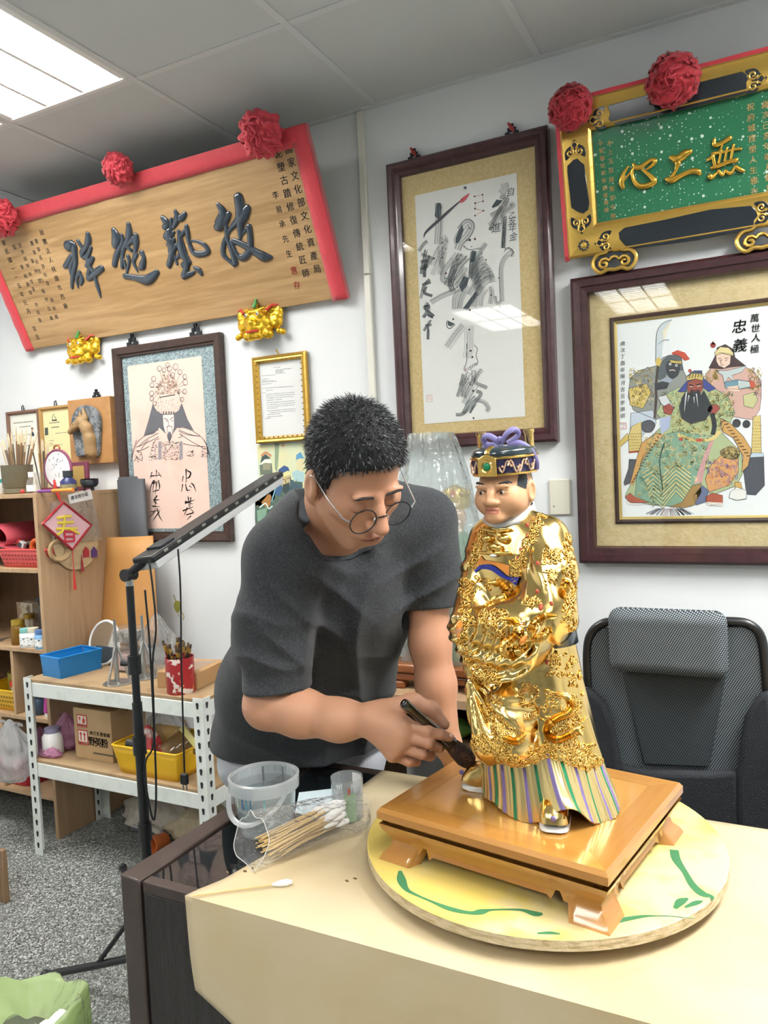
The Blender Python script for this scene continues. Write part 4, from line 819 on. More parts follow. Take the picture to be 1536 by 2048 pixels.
for q in range(4):
    vs = []; prof = [(0, -.03), (0, .008), (.006, .013), (.012, .010), (.081, .010), (.087, .013), (.094, .008), (.096, -.006)]
    for i, n in prof:
        a, b = GW/2-i, GH/2-i; c = [(-a, GH/2-b, n), (a, GH/2-b, n), (a, GH/2+b, n), (-a, GH/2+b, n)]; vs += [c[q], c[(q+1) % 4]]
    MB().add(vs, [(2*k, 2*k+1, 2*k+3, 2*k+2) for k in range(len(prof)-1)]).build('frame_rail', m_cgold, grn, smooth=True, auto=30)
rect(MB(), GW-.17, GH-.17, -.005, 0, GH/2).build('field', M_fleck(), grn, smooth=False)
m_blk = M('frame_black', '#20272e', .18, coat=.4)
def panel(pts_px, n=.0115, name='black_panel'):
    pts = [gpl.uv(*p) for p in pts_px]; MB().prism(pts, n-.004, n, None).build(name, m_blk, grn, bevel=.0015)
panel([(1216, 214), (1222, 211), (1300, 190), (1400, 166), (1484, 145), (1493, 150), (1497, 160), (1493, 166), (1494, 186), (1484, 191), (1380, 218), (1290, 240), (1236, 252), (1224, 246), (1218, 240), (1221, 228)])
panel([(1148, 321), (1156, 318), (1163, 325), (1170, 330), (1180, 407), (1178, 420), (1168, 428), (1156, 424), (1144, 416), (1136, 345), (1136, 333)])
panel([(1238, 466), (1250, 456), (1330, 440), (1420, 420), (1502, 412), (1511, 420), (1516, 432), (1508, 442), (1508, 455), (1500, 460), (1400, 480), (1330, 490), (1258, 498), (1248, 488), (1240, 478)])
def scroll_mount(px, py, s, ang, name='scroll_ornament'):
    """black cloud plate with two gold volutes"""
    u, v = gpl.uv(px, py); c, sn = math.cos(ang), math.sin(ang); T = lambda x, y: (u+(x*c-y*sn)*s, v+(x*sn+y*c)*s)
    out = catmull([(-1, -.9), (-1.05, -.2), (-.8, .2), (-.55, .35), (-.25, .7), (0, .95), (.25, .7), (.55, .35), (.8, .2), (1.05, -.2), (1, -.9), (.5, -.6), (0, -.35), (-.5, -.6)], 3, True)
    o = MB().prism([T(*p) for p in out], .006, .0115).build('scroll_plate', m_blk, grn, bevel=.001)
    for a in (-1, 1):
        sp = [(a*(.5+.42*(1-k/16)*math.cos(k*.62+2.0)), -.25+.42*(1-k/16)*math.sin(k*.62+2.0)) for k in range(14)]
        pts = [(a*.05, .75), (a*.35, .45), (a*.12, .1)]+sp
        pts = [(*T(*p), .012) for p in catmull(pts, 3)]; MB().tube(pts, [.09*s]*len(pts), 6, flat=.8, up=(0, 0, 1)).build('volute', m_cgold, grn)
for px, py, s, ang in ((1195, 240, .03, math.pi/2), (1208, 485, .03, math.pi/2), (1151, 300, .03, 0), (1164, 450, .03, math.pi), (1512, 162, .03, -math.pi/2), (1529, 425, .03, -math.pi/2)): scroll_mount(px, py, s, ang)
for px, py in ((1169, 491), (1140, 256)):
    u, v = gpl.uv(px, py); mb = MB().sphere((u, v, .012), (.007, .007, .003), 10, 5); mb.build('flower_boss', m_cgold, grn)
    for k in range(10): MB().sphere((u+.014*math.cos(k*.628), v+.014*math.sin(k*.628), .011), (.0042, .0042, .002), 8, 4).build('petal', m_blk, grn)
G = (1220, 260, 5.2966)
strokes(grn, gpl, G, [[(190, 390, 24), (140, 470, 46), (125, 560, 60), (140, 610, 44)], [(150, 530, 26), (250, 410, 20)], [(250, 360, 34), (270, 395, 52), (330, 390, 52), (430, 320, 40), (480, 330, 52), (440, 380, 40), (370, 430, 14)], [(240, 410, 30), (240, 500, 40), (290, 580, 56), (370, 595, 60), (470, 550, 66), (430, 490, 50), (340, 420, 26)]], m_char_gold, 'gold_character', flat=.6, lift=.001)
strokes(grn, gpl, G, [[(650, 290, 52), (720, 310, 90), (800, 250, 84), (850, 230, 56)], [(720, 350, 70), (700, 420, 36), (650, 500, 40)], [(600, 520, 44), (660, 530, 70), (740, 490, 52), (850, 440, 54), (930, 440, 62), (950, 465, 44)]], m_char_gold, 'gold_character', flat=.6, lift=.001)
strokes(grn, gpl, G, [[(1105, 100, 36), (1110, 160, 48), (1180, 140, 44), (1270, 85, 54)], [(1190, 150, 24), (1160, 220, 24), (1030, 320, 30), (1090, 290, 26)], [(1090, 250, 42), (1180, 240, 28), (1300, 210, 28), (1390, 200, 28)], [(1090, 270, 36), (1110, 380, 36)], [(1180, 220, 26), (1150, 350, 26)], [(1240, 190, 26), (1215, 340, 26)], [(1310, 160, 32), (1280, 310, 28)], [(1080, 400, 36), (1150, 380, 46), (1250, 340, 46), (1340, 320, 50)], [(1060, 490, 60), (1080, 500, 50), (1140, 450, 20)], [(1150, 430, 30), (1190, 475, 40), (1215, 440, 24)], [(1220, 430, 30), (1275, 460, 40), (1320, 400, 26)], [(1330, 390, 40), (1390, 425, 46), (1420, 435, 30)]], m_char_gold, 'gold_character', flat=.7, lift=.001)
ga = Art(gpl, -.0045); gc = '#d9b878'
m_goldprint = M_attr('gold_leaf_print', .35, .3)
for tx, p0, p1, sz in (('水上玉旨慈聖宮仝賀', (1219, 285), (1226, 432), .017), ('中聖御坊祀宴創意團隊', (1201, 286), (1213, 420), .0155), ('祝府城捏塑人生雅存', (1501, 213), (1509, 382), .021), ('歲次己亥年端月穀旦', (1531, 208), (1539, 375), .021)): column(ga, tx, p0, p1, sz, gc, w=.018, parent=grn, mat=m_goldprint)
_oc = m_redcloth; ribbon_strip(grn, (-GW/2, GH), (GW/2, GH), .004, .012, 1); ribbon_strip(grn, (-GW/2, -.006), (-GW/2, GH+.012), .003, .013, 1)
ros_at(gpl, 1140, 216, .062, .045, 'dark red pleated rosette at the left corner of the green plaque', 5, m_ros2, 'silk rosettes on the green plaque', n=60, crumple=.5, squash=.55)
ros_at(gpl, 1345, 162, .068, .045, 'dark red pleated rosette on the top edge of the green plaque', 6, m_ros2, 'silk rosettes on the green plaque', n=60, crumple=.5, squash=.55)
# cloud brackets
def cloud_bracket(px, py, label):
    c = P(px, py, y=WALL-.03); t = thing('cloud_bracket', label, 'bracket', (c.x, WALL, c.z-.036), group='cloud brackets under the green plaque'); s = .062
    out = catmull([(-1, -.35), (-1.05, 0), (-.8, .3), (-.45, .35), (-.2, .5), (.2, .5), (.45, .35), (.8, .3), (1.05, 0), (1, -.35), (.7, -.62), (.35, -.5), (0, -.55), (-.35, -.5), (-.7, -.62)], 4, True)
    T = Matrix(((1, 0, 0, 0), (0, 0, -1, 0), (0, 1, 0, .036), (0, 0, 0, 1)))
    MB().prism([(x*s*.93, y*s*.93) for x, y in out], 0, .05, T).build('cloud_body', m_blk, t, bevel=.003)
    pts = [(x*s, -.052, y*s+.036) for x, y in out]; MB().tube(pts, .0065, 7, closed=True).build('gold_rim', m_cgold, t)
    for a in (-1, 1):
        sp = [(a*(.5+.3*(1-k/14)*math.cos(2.6-k*.7))*s, -.056, (-.22+.3*(1-k/14)*math.sin(2.6-k*.7))*s+.036) for k in range(13)]
        MB().tube([(0, -.054, .1*s+.036), (a*.15*s, -.055, .05*s+.036)]+sp, .005, 6).build('volute', m_cgold, t)
    return t
cloud_bracket(1231, 520, 'black and gold cloud bracket under the left end of the green plaque'); cloud_bracket(1524, 475, 'black and gold cloud bracket at the right edge under the green plaque')

# --- framed painting of three temple warriors ----------------------------------
gu, pl, w, h = picture('warrior_painting', 'large framed painting of three robed temple warriors, the seated one red-faced', 'picture', -.571, .14, 1.121, 2.05)
rails(gu, w, h, [(0, 0), (0, .034), (.01, .042), (.03, .04), (.034, .034), (.05, .032), (.056, .016)], M_wood('brown_frame_wood', '#43262a', '#2b1619', 2, 7, .28, fine=.4, coat=.4))
rect(MB(), w-.09, h-.09, .006).build('mount', M('tan_mount', '#cdbd93', .8, bump=(120, .2), var=(60, '#c4b283', .4, .62)), gu, smooth=False)
# inner slip frame
x0, z1 = pl.uv(1220, 637); _, z0 = pl.uv(1228, 1047); x1 = -x0
class _o: pass
ww, hh = x1-x0, z1-z0; cy = (z0+z1)/2
for nm, i0, i1, n0, n1, mt in (('slip_dark', 0, .014, .006, .014, m_dkwood), ('slip_gold', .014, .022, .012, .009, M('slip_gold', '#b9a565', .45, .4))):
    for q in range(4):
        vs = []
        for i, n in ((i0, .006), (i0, n0+.004), ((i0+i1)/2, n1+.002), (i1, n1), (i1, .006)):
            a, b = ww/2-i, hh/2-i; c = [(-a, cy-b, n), (a, cy-b, n), (a, cy+b, n), (-a, cy+b, n)]; vs += [c[q], c[(q+1) % 4]]
        MB().add(vs, [(2*k, 2*k+1, 2*k+3, 2*k+2) for k in range(4)]).build(nm, mt, gu, smooth=False)
rect(MB(), ww-.04, hh-.04, .0075, 0, cy).build('sheet', M('painting_paper', '#e6edee', .8), gu, smooth=False)
ar = Art(pl, .0078, (1130, 480, 3.0566)); rr = random.Random(31); ot = '#3a3f44'; gd = '#cdb766'; tl = '#7ea48d'
def pg(pts, c, L, sm=False, edge=True):
    ar.poly(pts, c, L, sm=sm)
    if edge: ar.stroke(list(pts)+[pts[0]], 2.6, ot, L+1, k=1)
def flecks(x0, x1, y0, y1, n, cols, L, s=10, inside=None):
    for k in range(n):
        x, y = rr.uniform(x0, x1), rr.uniform(y0, y1)
        if inside and not inside(x, y): continue
        ar.stroke(circ(x, y, rr.uniform(.4, 1)*s, rr.uniform(.4, 1)*s, 6, rr.uniform(0, 6), rr.uniform(7, 10)), rr.uniform(2, 3.5), rr.choice(cols), L, k=2)
# glaive
ar.poly([(557, 740), (560, 600), (575, 540), (610, 505), (655, 490), (622, 560), (598, 650), (590, 745)], '#c7d3d8', 2); ar.poly([(600, 560), (655, 490), (622, 560), (605, 640)], '#e4dfc4', 3); ar.stroke([(557, 740), (560, 600), (575, 540), (610, 505), (655, 490)], 3, ot, 4); ar.stroke([(570, 640), (605, 615), (640, 612)], 4, '#7f98ab', 4); ar.poly([(552, 740), (575, 715), (595, 742), (582, 775), (565, 778)], gd, 4); ar.stroke([(570, 770), (558, 900), (560, 960), (550, 1090)], 15, '#4c4442', 6)
# dark-faced attendant
pg([(400, 850), (450, 800), (560, 770), (600, 720), (640, 705), (710, 710), (725, 800), (740, 830), (740, 940), (640, 1060), (560, 1100), (420, 1040), (388, 960)], '#8f9590', 1)
pg([(590, 750), (625, 715), (680, 700), (715, 725), (722, 800), (640, 790), (600, 860), (560, 850)], '#5b6468', 3); pg([(620, 760), (650, 735), (700, 745), (705, 790), (690, 830), (655, 850), (625, 820)], '#3e4348', 5, sm=True); pg([(640, 735), (715, 740), (712, 760), (650, 752)], gd, 6)
ar.dot(645, 760, 8, '#e8ecea', 7); ar.dot(683, 768, 8, '#e8ecea', 7); ar.dot(645, 760, 4, '#222222', 8); ar.dot(683, 768, 4, '#222222', 8); ar.stroke([(640, 800), (660, 796), (675, 802)], 6, '#d9c6bd', 7)
ar.poly([(655, 690), (690, 675), (735, 690), (765, 730), (735, 740), (700, 710), (655, 700)], '#b9503c', 4); ar.poly([(548, 880), (600, 865), (640, 875), (625, 910), (560, 920)], '#3f4448', 7); ar.poly([(580, 860), (630, 835), (665, 860), (640, 880)], '#9aa5b3', 6)
pg([(392, 910), (500, 880), (530, 930), (480, 1030), (400, 1010)], gd, 3); flecks(400, 560, 790, 880, 40, [gd, '#8a7a3c', '#5c6a72'], 4, 12); flecks(400, 540, 880, 1010, 50, ['#7d6f38', '#4d5a66', '#efe6c0'], 5, 10)
pg([(405, 1060), (540, 1040), (560, 1120), (470, 1200), (400, 1180)], '#c2cfdd', 2); pg([(410, 1140), (470, 1110), (470, 1290), (395, 1300), (390, 1200)], '#d2c17c', 4)
for i in range(7):
    for j in range(5): ar.stroke(circ(405+j*16+(i % 2)*7, 1180+i*18, 8, 8, 5, 0, 3.14), 2, '#8b7434', 6, k=1)
ar.stroke([(392, 1298), (470, 1290)], 10, '#b0493a', 6); pg([(395, 1340), (440, 1340), (420, 1480), (365, 1500), (362, 1480), (390, 1400)], '#4b535b', 3); pg([(330, 1240), (385, 1180), (392, 1220), (345, 1262)], gd, 2)
pg([(470, 1120), (520, 1100), (555, 1130), (530, 1175), (480, 1170)], '#565a60', 6, sm=True)
# pale-faced attendant
pg([(860, 820), (900, 780), (960, 760), (1060, 760), (1150, 800), (1200, 870), (1200, 960), (1190, 1040), (1150, 1100), (1020, 1080), (900, 960), (870, 900)], '#c8a59a', 1)
pg([(880, 785), (925, 700), (930, 660), (980, 640), (1030, 670), (1040, 720), (1105, 770), (1010, 780), (960, 790)], '#4a3a3c', 2); pg([(925, 700), (945, 690), (1015, 700), (1010, 760), (975, 785), (940, 770), (925, 740)], '#e3c9b6', 4); pg([(915, 690), (950, 655), (1000, 660), (1030, 690), (1028, 710), (960, 695), (920, 708)], '#d9cd96', 5); ar.dot(906, 645, 17, '#8f3b34', 3); ar.poly([(896, 640), (906, 618), (918, 640)], '#8f3b34', 3)
for a in ([(935, 728), (955, 724)], [(975, 726), (1000, 722)], [(945, 738), (956, 736)], [(978, 738), (995, 735)], [(960, 730), (952, 752), (962, 756)], [(950, 766), (972, 766)]): ar.stroke(a, 3.5, '#5a463f', 6)
pg([(920, 800), (990, 800), (1110, 770), (1080, 810), (1020, 830), (1040, 870), (1000, 840), (975, 880), (965, 830)], '#b9c7c8', 5); flecks(860, 930, 800, 880, 30, [gd, '#a08b3c'], 5, 14); flecks(1120, 1200, 790, 950, 50, [gd, '#a08b3c', '#6b5a5e'], 5, 14)
pg([(975, 870), (1060, 855), (1140, 870), (1140, 900), (1060, 915), (980, 905)], '#6d93a3', 6); ar.poly([(1060, 860), (1135, 870), (1135, 895), (1060, 912)], '#b7c6c4', 7); ar.poly([(1125, 860), (1160, 870), (1165, 900), (1135, 905)], '#b9553f', 8); ar.poly([(990, 900), (1060, 890), (1070, 925), (1010, 930)], '#e0c4b0', 7)
pg([(1090, 950), (1160, 930), (1180, 980), (1150, 1030), (1095, 1015)], '#bcc08d', 4); pg([(1150, 1080), (1195, 1070), (1200, 1300), (1140, 1310)], '#d2c17c', 2)
for i in range(10):
    for j in range(3): ar.stroke(circ(1155+j*16+(i % 2)*7, 1110+i*19, 8, 8, 5, 0, 3.14), 2, '#8b7434', 5, k=1)
pg([(1110, 1330), (1215, 1310), (1220, 1500), (1165, 1560), (1110, 1555), (1090, 1400)], '#474c55', 1); pg([(1140, 1300), (1210, 1300), (1218, 1325), (1130, 1330)], '#b7c9d6', 3)
# seated central figure: robe
pg([(640, 930), (700, 900), (760, 900), (900, 900), (1000, 960), (1040, 1060), (1010, 1120), (960, 1090), (940, 1160), (1080, 1300), (1090, 1420), (1050, 1500), (900, 1560), (830, 1490), (780, 1540), (700, 1625), (540, 1620), (400, 1590), (370, 1560), (420, 1460), (470, 1300), (560, 1170), (620, 1120), (560, 1060), (600, 980)], '#a9b98d', 4)
pg([(610, 1190), (690, 1170), (900, 1200), (880, 1300), (830, 1490), (780, 1560), (690, 1630), (540, 1615), (430, 1560), (440, 1450), (480, 1320)], tl, 6)
pg([(470, 1240), (560, 1180), (610, 1190), (540, 1260), (480, 1340), (440, 1440), (420, 1500), (400, 1490), (440, 1340)], '#c39a5a', 7); pg([(950, 1090), (1010, 1120), (1090, 1200), (1140, 1280), (1120, 1380), (1080, 1420), (1090, 1320), (1030, 1210), (960, 1170)], '#c39a5a', 7)
for k in range(16): t_ = k/15; ar.stroke([(590-170*t_, 1190+280*t_), (575-165*t_, 1185+300*t_)], 7, '#5d4326', 9)
for k in range(12): t_ = k/11; ar.stroke([(960+150*t_, 1110+210*t_), (985+150*t_, 1105+215*t_)], 7, '#5d4326', 9)
# chevron waves on the skirt
for k in range(9):
    y = 1400+k*24; ar.stroke([(470+k*9, y+30), (540, y-10), (600, y+40), (680, y-40 if k < 6 else y-60), (770, y+30)], 7, '#d7c987', 8, k=1); ar.stroke([(470+k*9, y+40), (540, y), (600, y+50), (680, y-30 if k < 6 else y-50), (770, y+40)], 3, '#4f6f5d', 8, k=1)
flecks(500, 880, 1190, 1400, 260, ['#d3c47e', '#c0ad62', '#5e8a70', '#e6dba6'], 8, 13); flecks(660, 960, 1080, 1180, 120, ['#d3c47e', '#8b9a62', '#c9b15c'], 7, 14); flecks(600, 760, 930, 1090, 110, ['#d3c47e', '#8b7f42', '#6f8a6a', '#e8dfb0'], 7, 11); flecks(880, 1030, 930, 1080, 110, ['#d3c47e', '#8b7f42', '#6f8a6a'], 7, 12); flecks(450, 640, 1380, 1600, 90, ['#d3c47e', '#5e8a70'], 8, 11)
ar.stroke([(690, 1190), (800, 1225), (900, 1215), (950, 1170)], 22, '#d8c783', 8); ar.stroke([(700, 1215), (720, 1222)], 18, '#b9503c', 9); ar.stroke([(805, 1225), (840, 1222)], 18, '#b9503c', 9); ar.stroke([(610, 1240), (580, 1350), (600, 1530)], 9, '#3f5c4e', 9)
ar.poly([(880, 1240), (915, 1220), (860, 1360), (840, 1480), (790, 1490), (820, 1400)], '#c69a98', 9); pg([(890, 1380), (960, 1310), (1060, 1330), (1060, 1420), (1000, 1500), (880, 1540), (860, 1460)], '#cf9a63', 8); pg([(950, 1290), (1010, 1260), (1070, 1290), (1050, 1340), (970, 1330)], '#8a7a48', 9, sm=True); flecks(870, 1050, 1340, 1500, 90, ['#8a6ca0', '#d8b46a', '#b9603c', '#5d6ca8'], 9, 12); flecks(960, 1060, 1275, 1335, 40, ['#d8c783', '#4a4030'], 10, 8)
pg([(1010, 1540), (1050, 1510), (1110, 1530), (1110, 1580), (1050, 1590), (1005, 1575)], '#e4e6e2', 9); pg([(1040, 1480), (1075, 1480), (1085, 1520), (1040, 1530)], '#c9a45c', 8); pg([(860, 1570), (900, 1545), (965, 1560), (965, 1610), (900, 1620), (865, 1600)], '#a9563c', 10); ar.poly([(862, 1600), (965, 1605), (960, 1625), (880, 1622)], '#e9e6dc', 11); pg([(370, 1570), (400, 1545), (430, 1570), (520, 1605), (400, 1605)], '#a9563c', 9); ar.poly([(370, 1590), (420, 1610), (520, 1612), (400, 1620)], '#e9e6dc', 10); pg([(840, 1500), (880, 1530), (860, 1600), (800, 1620), (790, 1560)], '#5d6d92', 9)
pg([(780, 1500), (830, 1490), (835, 1540), (790, 1620), (730, 1635), (640, 1630), (720, 1600)], '#9a7c4c', 9)
for k in range(24): x = 490+k*13; ar.stroke([(x+rr.uniform(-10, 10), 1690-abs(k-12)*1.5), (640+(x-640)*.5, 1640)], rr.uniform(4, 9), rr.choice(['#8f99a3', '#b1b9c0', '#6f7a86', '#b79a98']), 3)
# face, beard, helmet, hands
pg([(690, 930), (750, 860), (745, 835), (790, 800), (835, 800), (850, 850), (925, 910), (880, 930), (840, 900), (760, 890), (735, 930)], '#3f4a8c', 8); pg([(745, 840), (780, 815), (845, 820), (845, 860), (800, 850), (748, 862)], gd, 10); ar.dot(765, 800, 10, '#b04a38', 11)
for k in range(5): ar.stroke([(760+k*18, 848-k*2), (775+k*16, 800)], 6, '#5c624e', 11)
pg([(752, 870), (800, 850), (845, 862), (845, 910), (825, 950), (790, 960), (760, 940), (748, 905)], '#8f4d40', 11); pg([(745, 920), (760, 945), (775, 915), (800, 930), (820, 915), (830, 950), (850, 920), (890, 1000), (905, 1030), (860, 1100), (770, 1125), (715, 1090), (700, 1020), (720, 960)], '#33383d', 12)
ar.poly([(775, 905), (800, 898), (822, 905), (812, 925), (785, 928)], '#8f4d40', 13); ar.stroke([(780, 922), (816, 918)], 6, '#54262a', 14)
for a in ([(760, 888), (785, 890)], [(805, 888), (835, 880)]): ar.stroke(a, 7, '#23262a', 14)
for a in ([(764, 897), (782, 898)], [(808, 896), (830, 892)]): ar.stroke(a, 4, '#e3d7cc', 14)
for a in ([(745, 930), (738, 980), (732, 1050)], [(760, 950), (752, 990)], [(805, 940), (815, 1020)], [(790, 960), (792, 1000)]): ar.stroke(a, 7, '#c9d0d2', 14, taper=True)
pg([(600, 1020), (640, 1000), (668, 1030), (650, 1070), (610, 1060)], '#9a4c42', 12); pg([(870, 1050), (880, 1015), (930, 1005), (950, 1030), (920, 1065)], '#9a4c42', 12); pg([(570, 960), (620, 950), (670, 1030), (630, 1040), (590, 1000)], '#cfd4d8', 11); ar.poly([(580, 1090), (650, 1075), (640, 1150), (590, 1190)], '#a9b7d4', 9)
ar.stroke([(900, 1060), (915, 1130), (905, 1190)], 26, '#2f3438', 13); ar.dot(1050, 1120, 26, '#3b3d40', 10); ar.dot(1110, 1125, 24, '#3b3d40', 10)
for t_, x, y, s_, sl in (('忠', 1068, 530, .042, .15), ('義', 1072, 645, .042, .15), ('萬', 1160, 480, .026, .1), ('世', 1166, 540, .026, .1), ('人', 1168, 600, .026, .1), ('極', 1160, 668, .026, .1)): ar.text(t_, x, y, s_, '#2e3438', 15, slant=sl, w=.012)
column(ar, '歲次丁酉年陽月吉旦李勝順', (356, 635), (356, 1075), .0155, '#2e3438', L=15, slant=.08)
ar.stroke([(335, 1120), (375, 1118), (376, 1155), (336, 1158), (335, 1120)], 5, '#c88a88', 3, k=1); ar.stroke([(345, 1130), (366, 1128), (360, 1150), (345, 1148)], 4, '#c88a88', 3, k=1)
ar.build('painting', m_print, gu)
rect(MB(), w-.1, h-.1, .026).build('glass', m_glass, gu, smooth=False)

# --- carved horse relief on a board -----------------------------------------
ho, pl, w, h = picture('horse_relief', 'clay horse-head relief mounted on a thick light-brown board', 'relief', -2.914, -2.645, 1.55, 1.85)
m_hb = M_wood('horse_board', '#b98a58', '#a87846', 2, 6, .5, fine=.4)
MB().b2((-w/2, -h/2, 0), (w/2, h/2, .036)).build('board', m_hb, ho, bevel=.003); hanger(ho, .03, h, m_iron, 1.0)
hc = (0, 770, 6.4); qu = lambda x, y: pl.uv(x/6.4, 770+y/6.4, .04)
out = [qu(*p) for p in catmull([(960, 400), (1010, 310), (1080, 265), (1180, 270), (1270, 340), (1305, 470), (1300, 640), (1280, 900), (1190, 895), (1030, 915), (1005, 880), (990, 760), (965, 640), (945, 520)], 4, True)]
MB().prism(out, .036, .058).build('plaque_base', M('clay_grey', '#8d9296', .7, bump=(90, .8), var=(40, '#5f666c', .4, .6)), ho, bevel=.006, seg=3)
S = Sdf(); e3 = lambda x, y, n: (*qu(x, y), n)
S.chain([e3(1220, 860, .062), e3(1210, 700, .066), e3(1180, 560, .072), e3(1120, 470, .076)], [.030, .028, .026, .022], .012); S.chain([e3(1120, 470, .076), e3(1060, 540, .082), e3(1000, 590, .08)], [.022, .017, .013], .01); S.ell(e3(985, 605, .078), (.012, .012, .012), k=.008)
S.chain([e3(1110, 450, .078), e3(1090, 350, .07)], [.010, .004], .006); S.chain([e3(1160, 430, .07), e3(1120, 310, .066)], [.014, .006], .008); S.cone(e3(1070, 500, .098), e3(1060, 505, .1), .006, .004, .004)
for k in range(6): S.cone(e3(1140+k*22, 430+k*45, .078), e3(1060+k*26, 420+k*50, .082), .006, .003, .004)
v, f = S.mesh(.0028); np_mesh('horse_head', v, f, M('clay_brown', '#a2835a', .55, bump=(60, .4)), ho, world=False, smooth_it=1)
# --- two certificates ----------------------------------------------------------
for nm, lb, x0, x1, z0, z1, fc, pc, seed in (('certificate', 'certificate with small portrait in a thin brown frame, partly behind brushes', -3.376, -3.143, 1.42, 1.832, '#7a5a48', '#eef0e6', 1), ('certificate', 'cream certificate with round emblem in a thin gold-brown frame beside the horse relief', -3.141, -2.918, 1.43, 1.836, '#b08a50', '#efe3ae', 2)):
    ce, pl, w, h = picture(nm, lb, 'certificate', x0, x1, z0, z1)
    rails(ce, w, h, [(0, 0), (0, .014), (.01, .016), (.016, .008), (.018, .004)], M('cert_frame%d' % seed, fc, .4)); rect(MB(), w-.03, h-.03, .003).build('sheet', M('cert_paper%d' % seed, pc, .8), ce, smooth=False); rr = random.Random(seed)
    ar = Art(pl, .0033, (0, 770, 6.4)); gy = '#8c8878'
    if seed == 1:
        ls = ((490, 180, 420), (540, 260, 400), (655, 170, 440), (705, 190, 350), (790, 230, 430)); ar.poly([(390, 655), (400, 610), (420, 598), (440, 610), (448, 655)], '#39424c', 1); ar.poly([(405, 560), (430, 556), (434, 590), (420, 605), (408, 595)], '#c79f86', 2); ar.poly([(403, 565), (410, 545), (430, 545), (436, 565), (420, 560)], '#2b2b2d', 3)
    else:
        ls = ((488, 640, 770), (545, 665, 750), (620, 720, 860), (715, 640, 700), (750, 640, 680), (775, 640, 800), (830, 670, 745)); ar.poly([(580, 548), (622, 544), (626, 640), (582, 648)], '#4f5a52', 1); ar.stroke([(700, 370), (675, 420), (690, 455), (725, 440), (705, 400)], 10, '#6f7068', 1); ar.stroke([(672, 455), (737, 450)], 14, '#6f7068', 1)
    def lt(y0, x0, x1):
        x = x0
        while x < x1: wd = rr.uniform(6, 14); ar.stroke([(x, y0-(x-x0)*.1), (x+wd, y0-(x+wd-x0)*.1)], 14 if y0 < 560 else 8, gy, 1); x += wd+4
    for l in ls: lt(*l)
    ar.build('printed_text', m_print, ce); MB().tube([(-.008, h/2, .005), (-.006, h/2+.02, .006), (.004, h/2+.026, .006), (.008, h/2, .005)], .0025, 5).build('hanger', m_iron, ce)
    rect(MB(), w-.03, h-.03, .006).build('glass', MATS['old_glass'], ce, smooth=False)
# ------------------------------------------------------------------ plywood cabinet on the left and its contents
m_ply = M_wood('plywood', '#b99b78', '#a08060', 2, 5, .6, fine=.45); m_plyd = M_wood('plywood_dark', '#8e7358', '#7a6047', 2, 5, .65, fine=.45)
CX1, CX0, CY0, CY1 = -2.64, -3.55, 2.105, 2.555
cab = thing('plywood_cabinet', 'tall open plywood cabinet against the wall at the left edge', 'cabinet', ((CX0+CX1)/2, (CY0+CY1)/2, 0))
def bxw(par, lo, hi, nm, mt, bev=.0015): return MB().b2(lo, hi).build(nm, mt, par, world=True, bevel=bev)
bxw(cab, (CX1-.018, CY0, 0), (CX1, CY1, 1.412), 'side_panel', m_ply); bxw(cab, (CX0, CY0, 0), (CX0+.018, CY1, 1.412), 'side_panel', m_ply); bxw(cab, (CX0, CY1-.006, .1), (CX1-.018, CY1, 1.412), 'back_panel', m_plyd); bxw(cab, (CX0, CY0, 1.412), (CX1, CY1, 1.43), 'top_board', m_ply)
SHZ = [1.122, .79, .50, .175]
for z in SHZ: bxw(cab, (CX0+.018, CY0+.004, z-.018), (CX1-.018, CY1-.006, z), 'shelf', m_ply)
dx = P(24, 1370, y=CY0).x; bxw(cab, (dx-.008, CY0+.006, .50), (dx+.008, CY1-.006, .772), 'divider', m_ply); dx2 = P(4, 1520, y=CY0).x; bxw(cab, (dx2-.008, CY0+.006, .175), (dx2+.008, CY1-.006, .482), 'divider', m_ply)
def lathe_thing(name, label, cat, c, parts, group=None, n=20, T=None):
    """parts: (part name, material, profile)"""
    t = thing(name, label, cat, c, group=group) if T is None else thing(name, label, cat, group=group, mat=T)
    for nm, mt, pr in parts: MB().lathe(pr, n).build(nm, mt, t, auto=50)
    return t
def on(px, py, z): return P(px, py, z=z)
def up(px, py, y, z): q = P(px, py, y=y); return Vector((q.x, y, z))
m_wplas = M('white_plastic', '#ececea', .35); m_clr = M_clear('clear_plastic', body=.10, rough=.05); m_film = M_clear('plastic_film', body=.16, bodycol='#f2f6f8', rough=.12, wrinkle=(28, .9), gloss=1.2)
rr = random.Random(12)
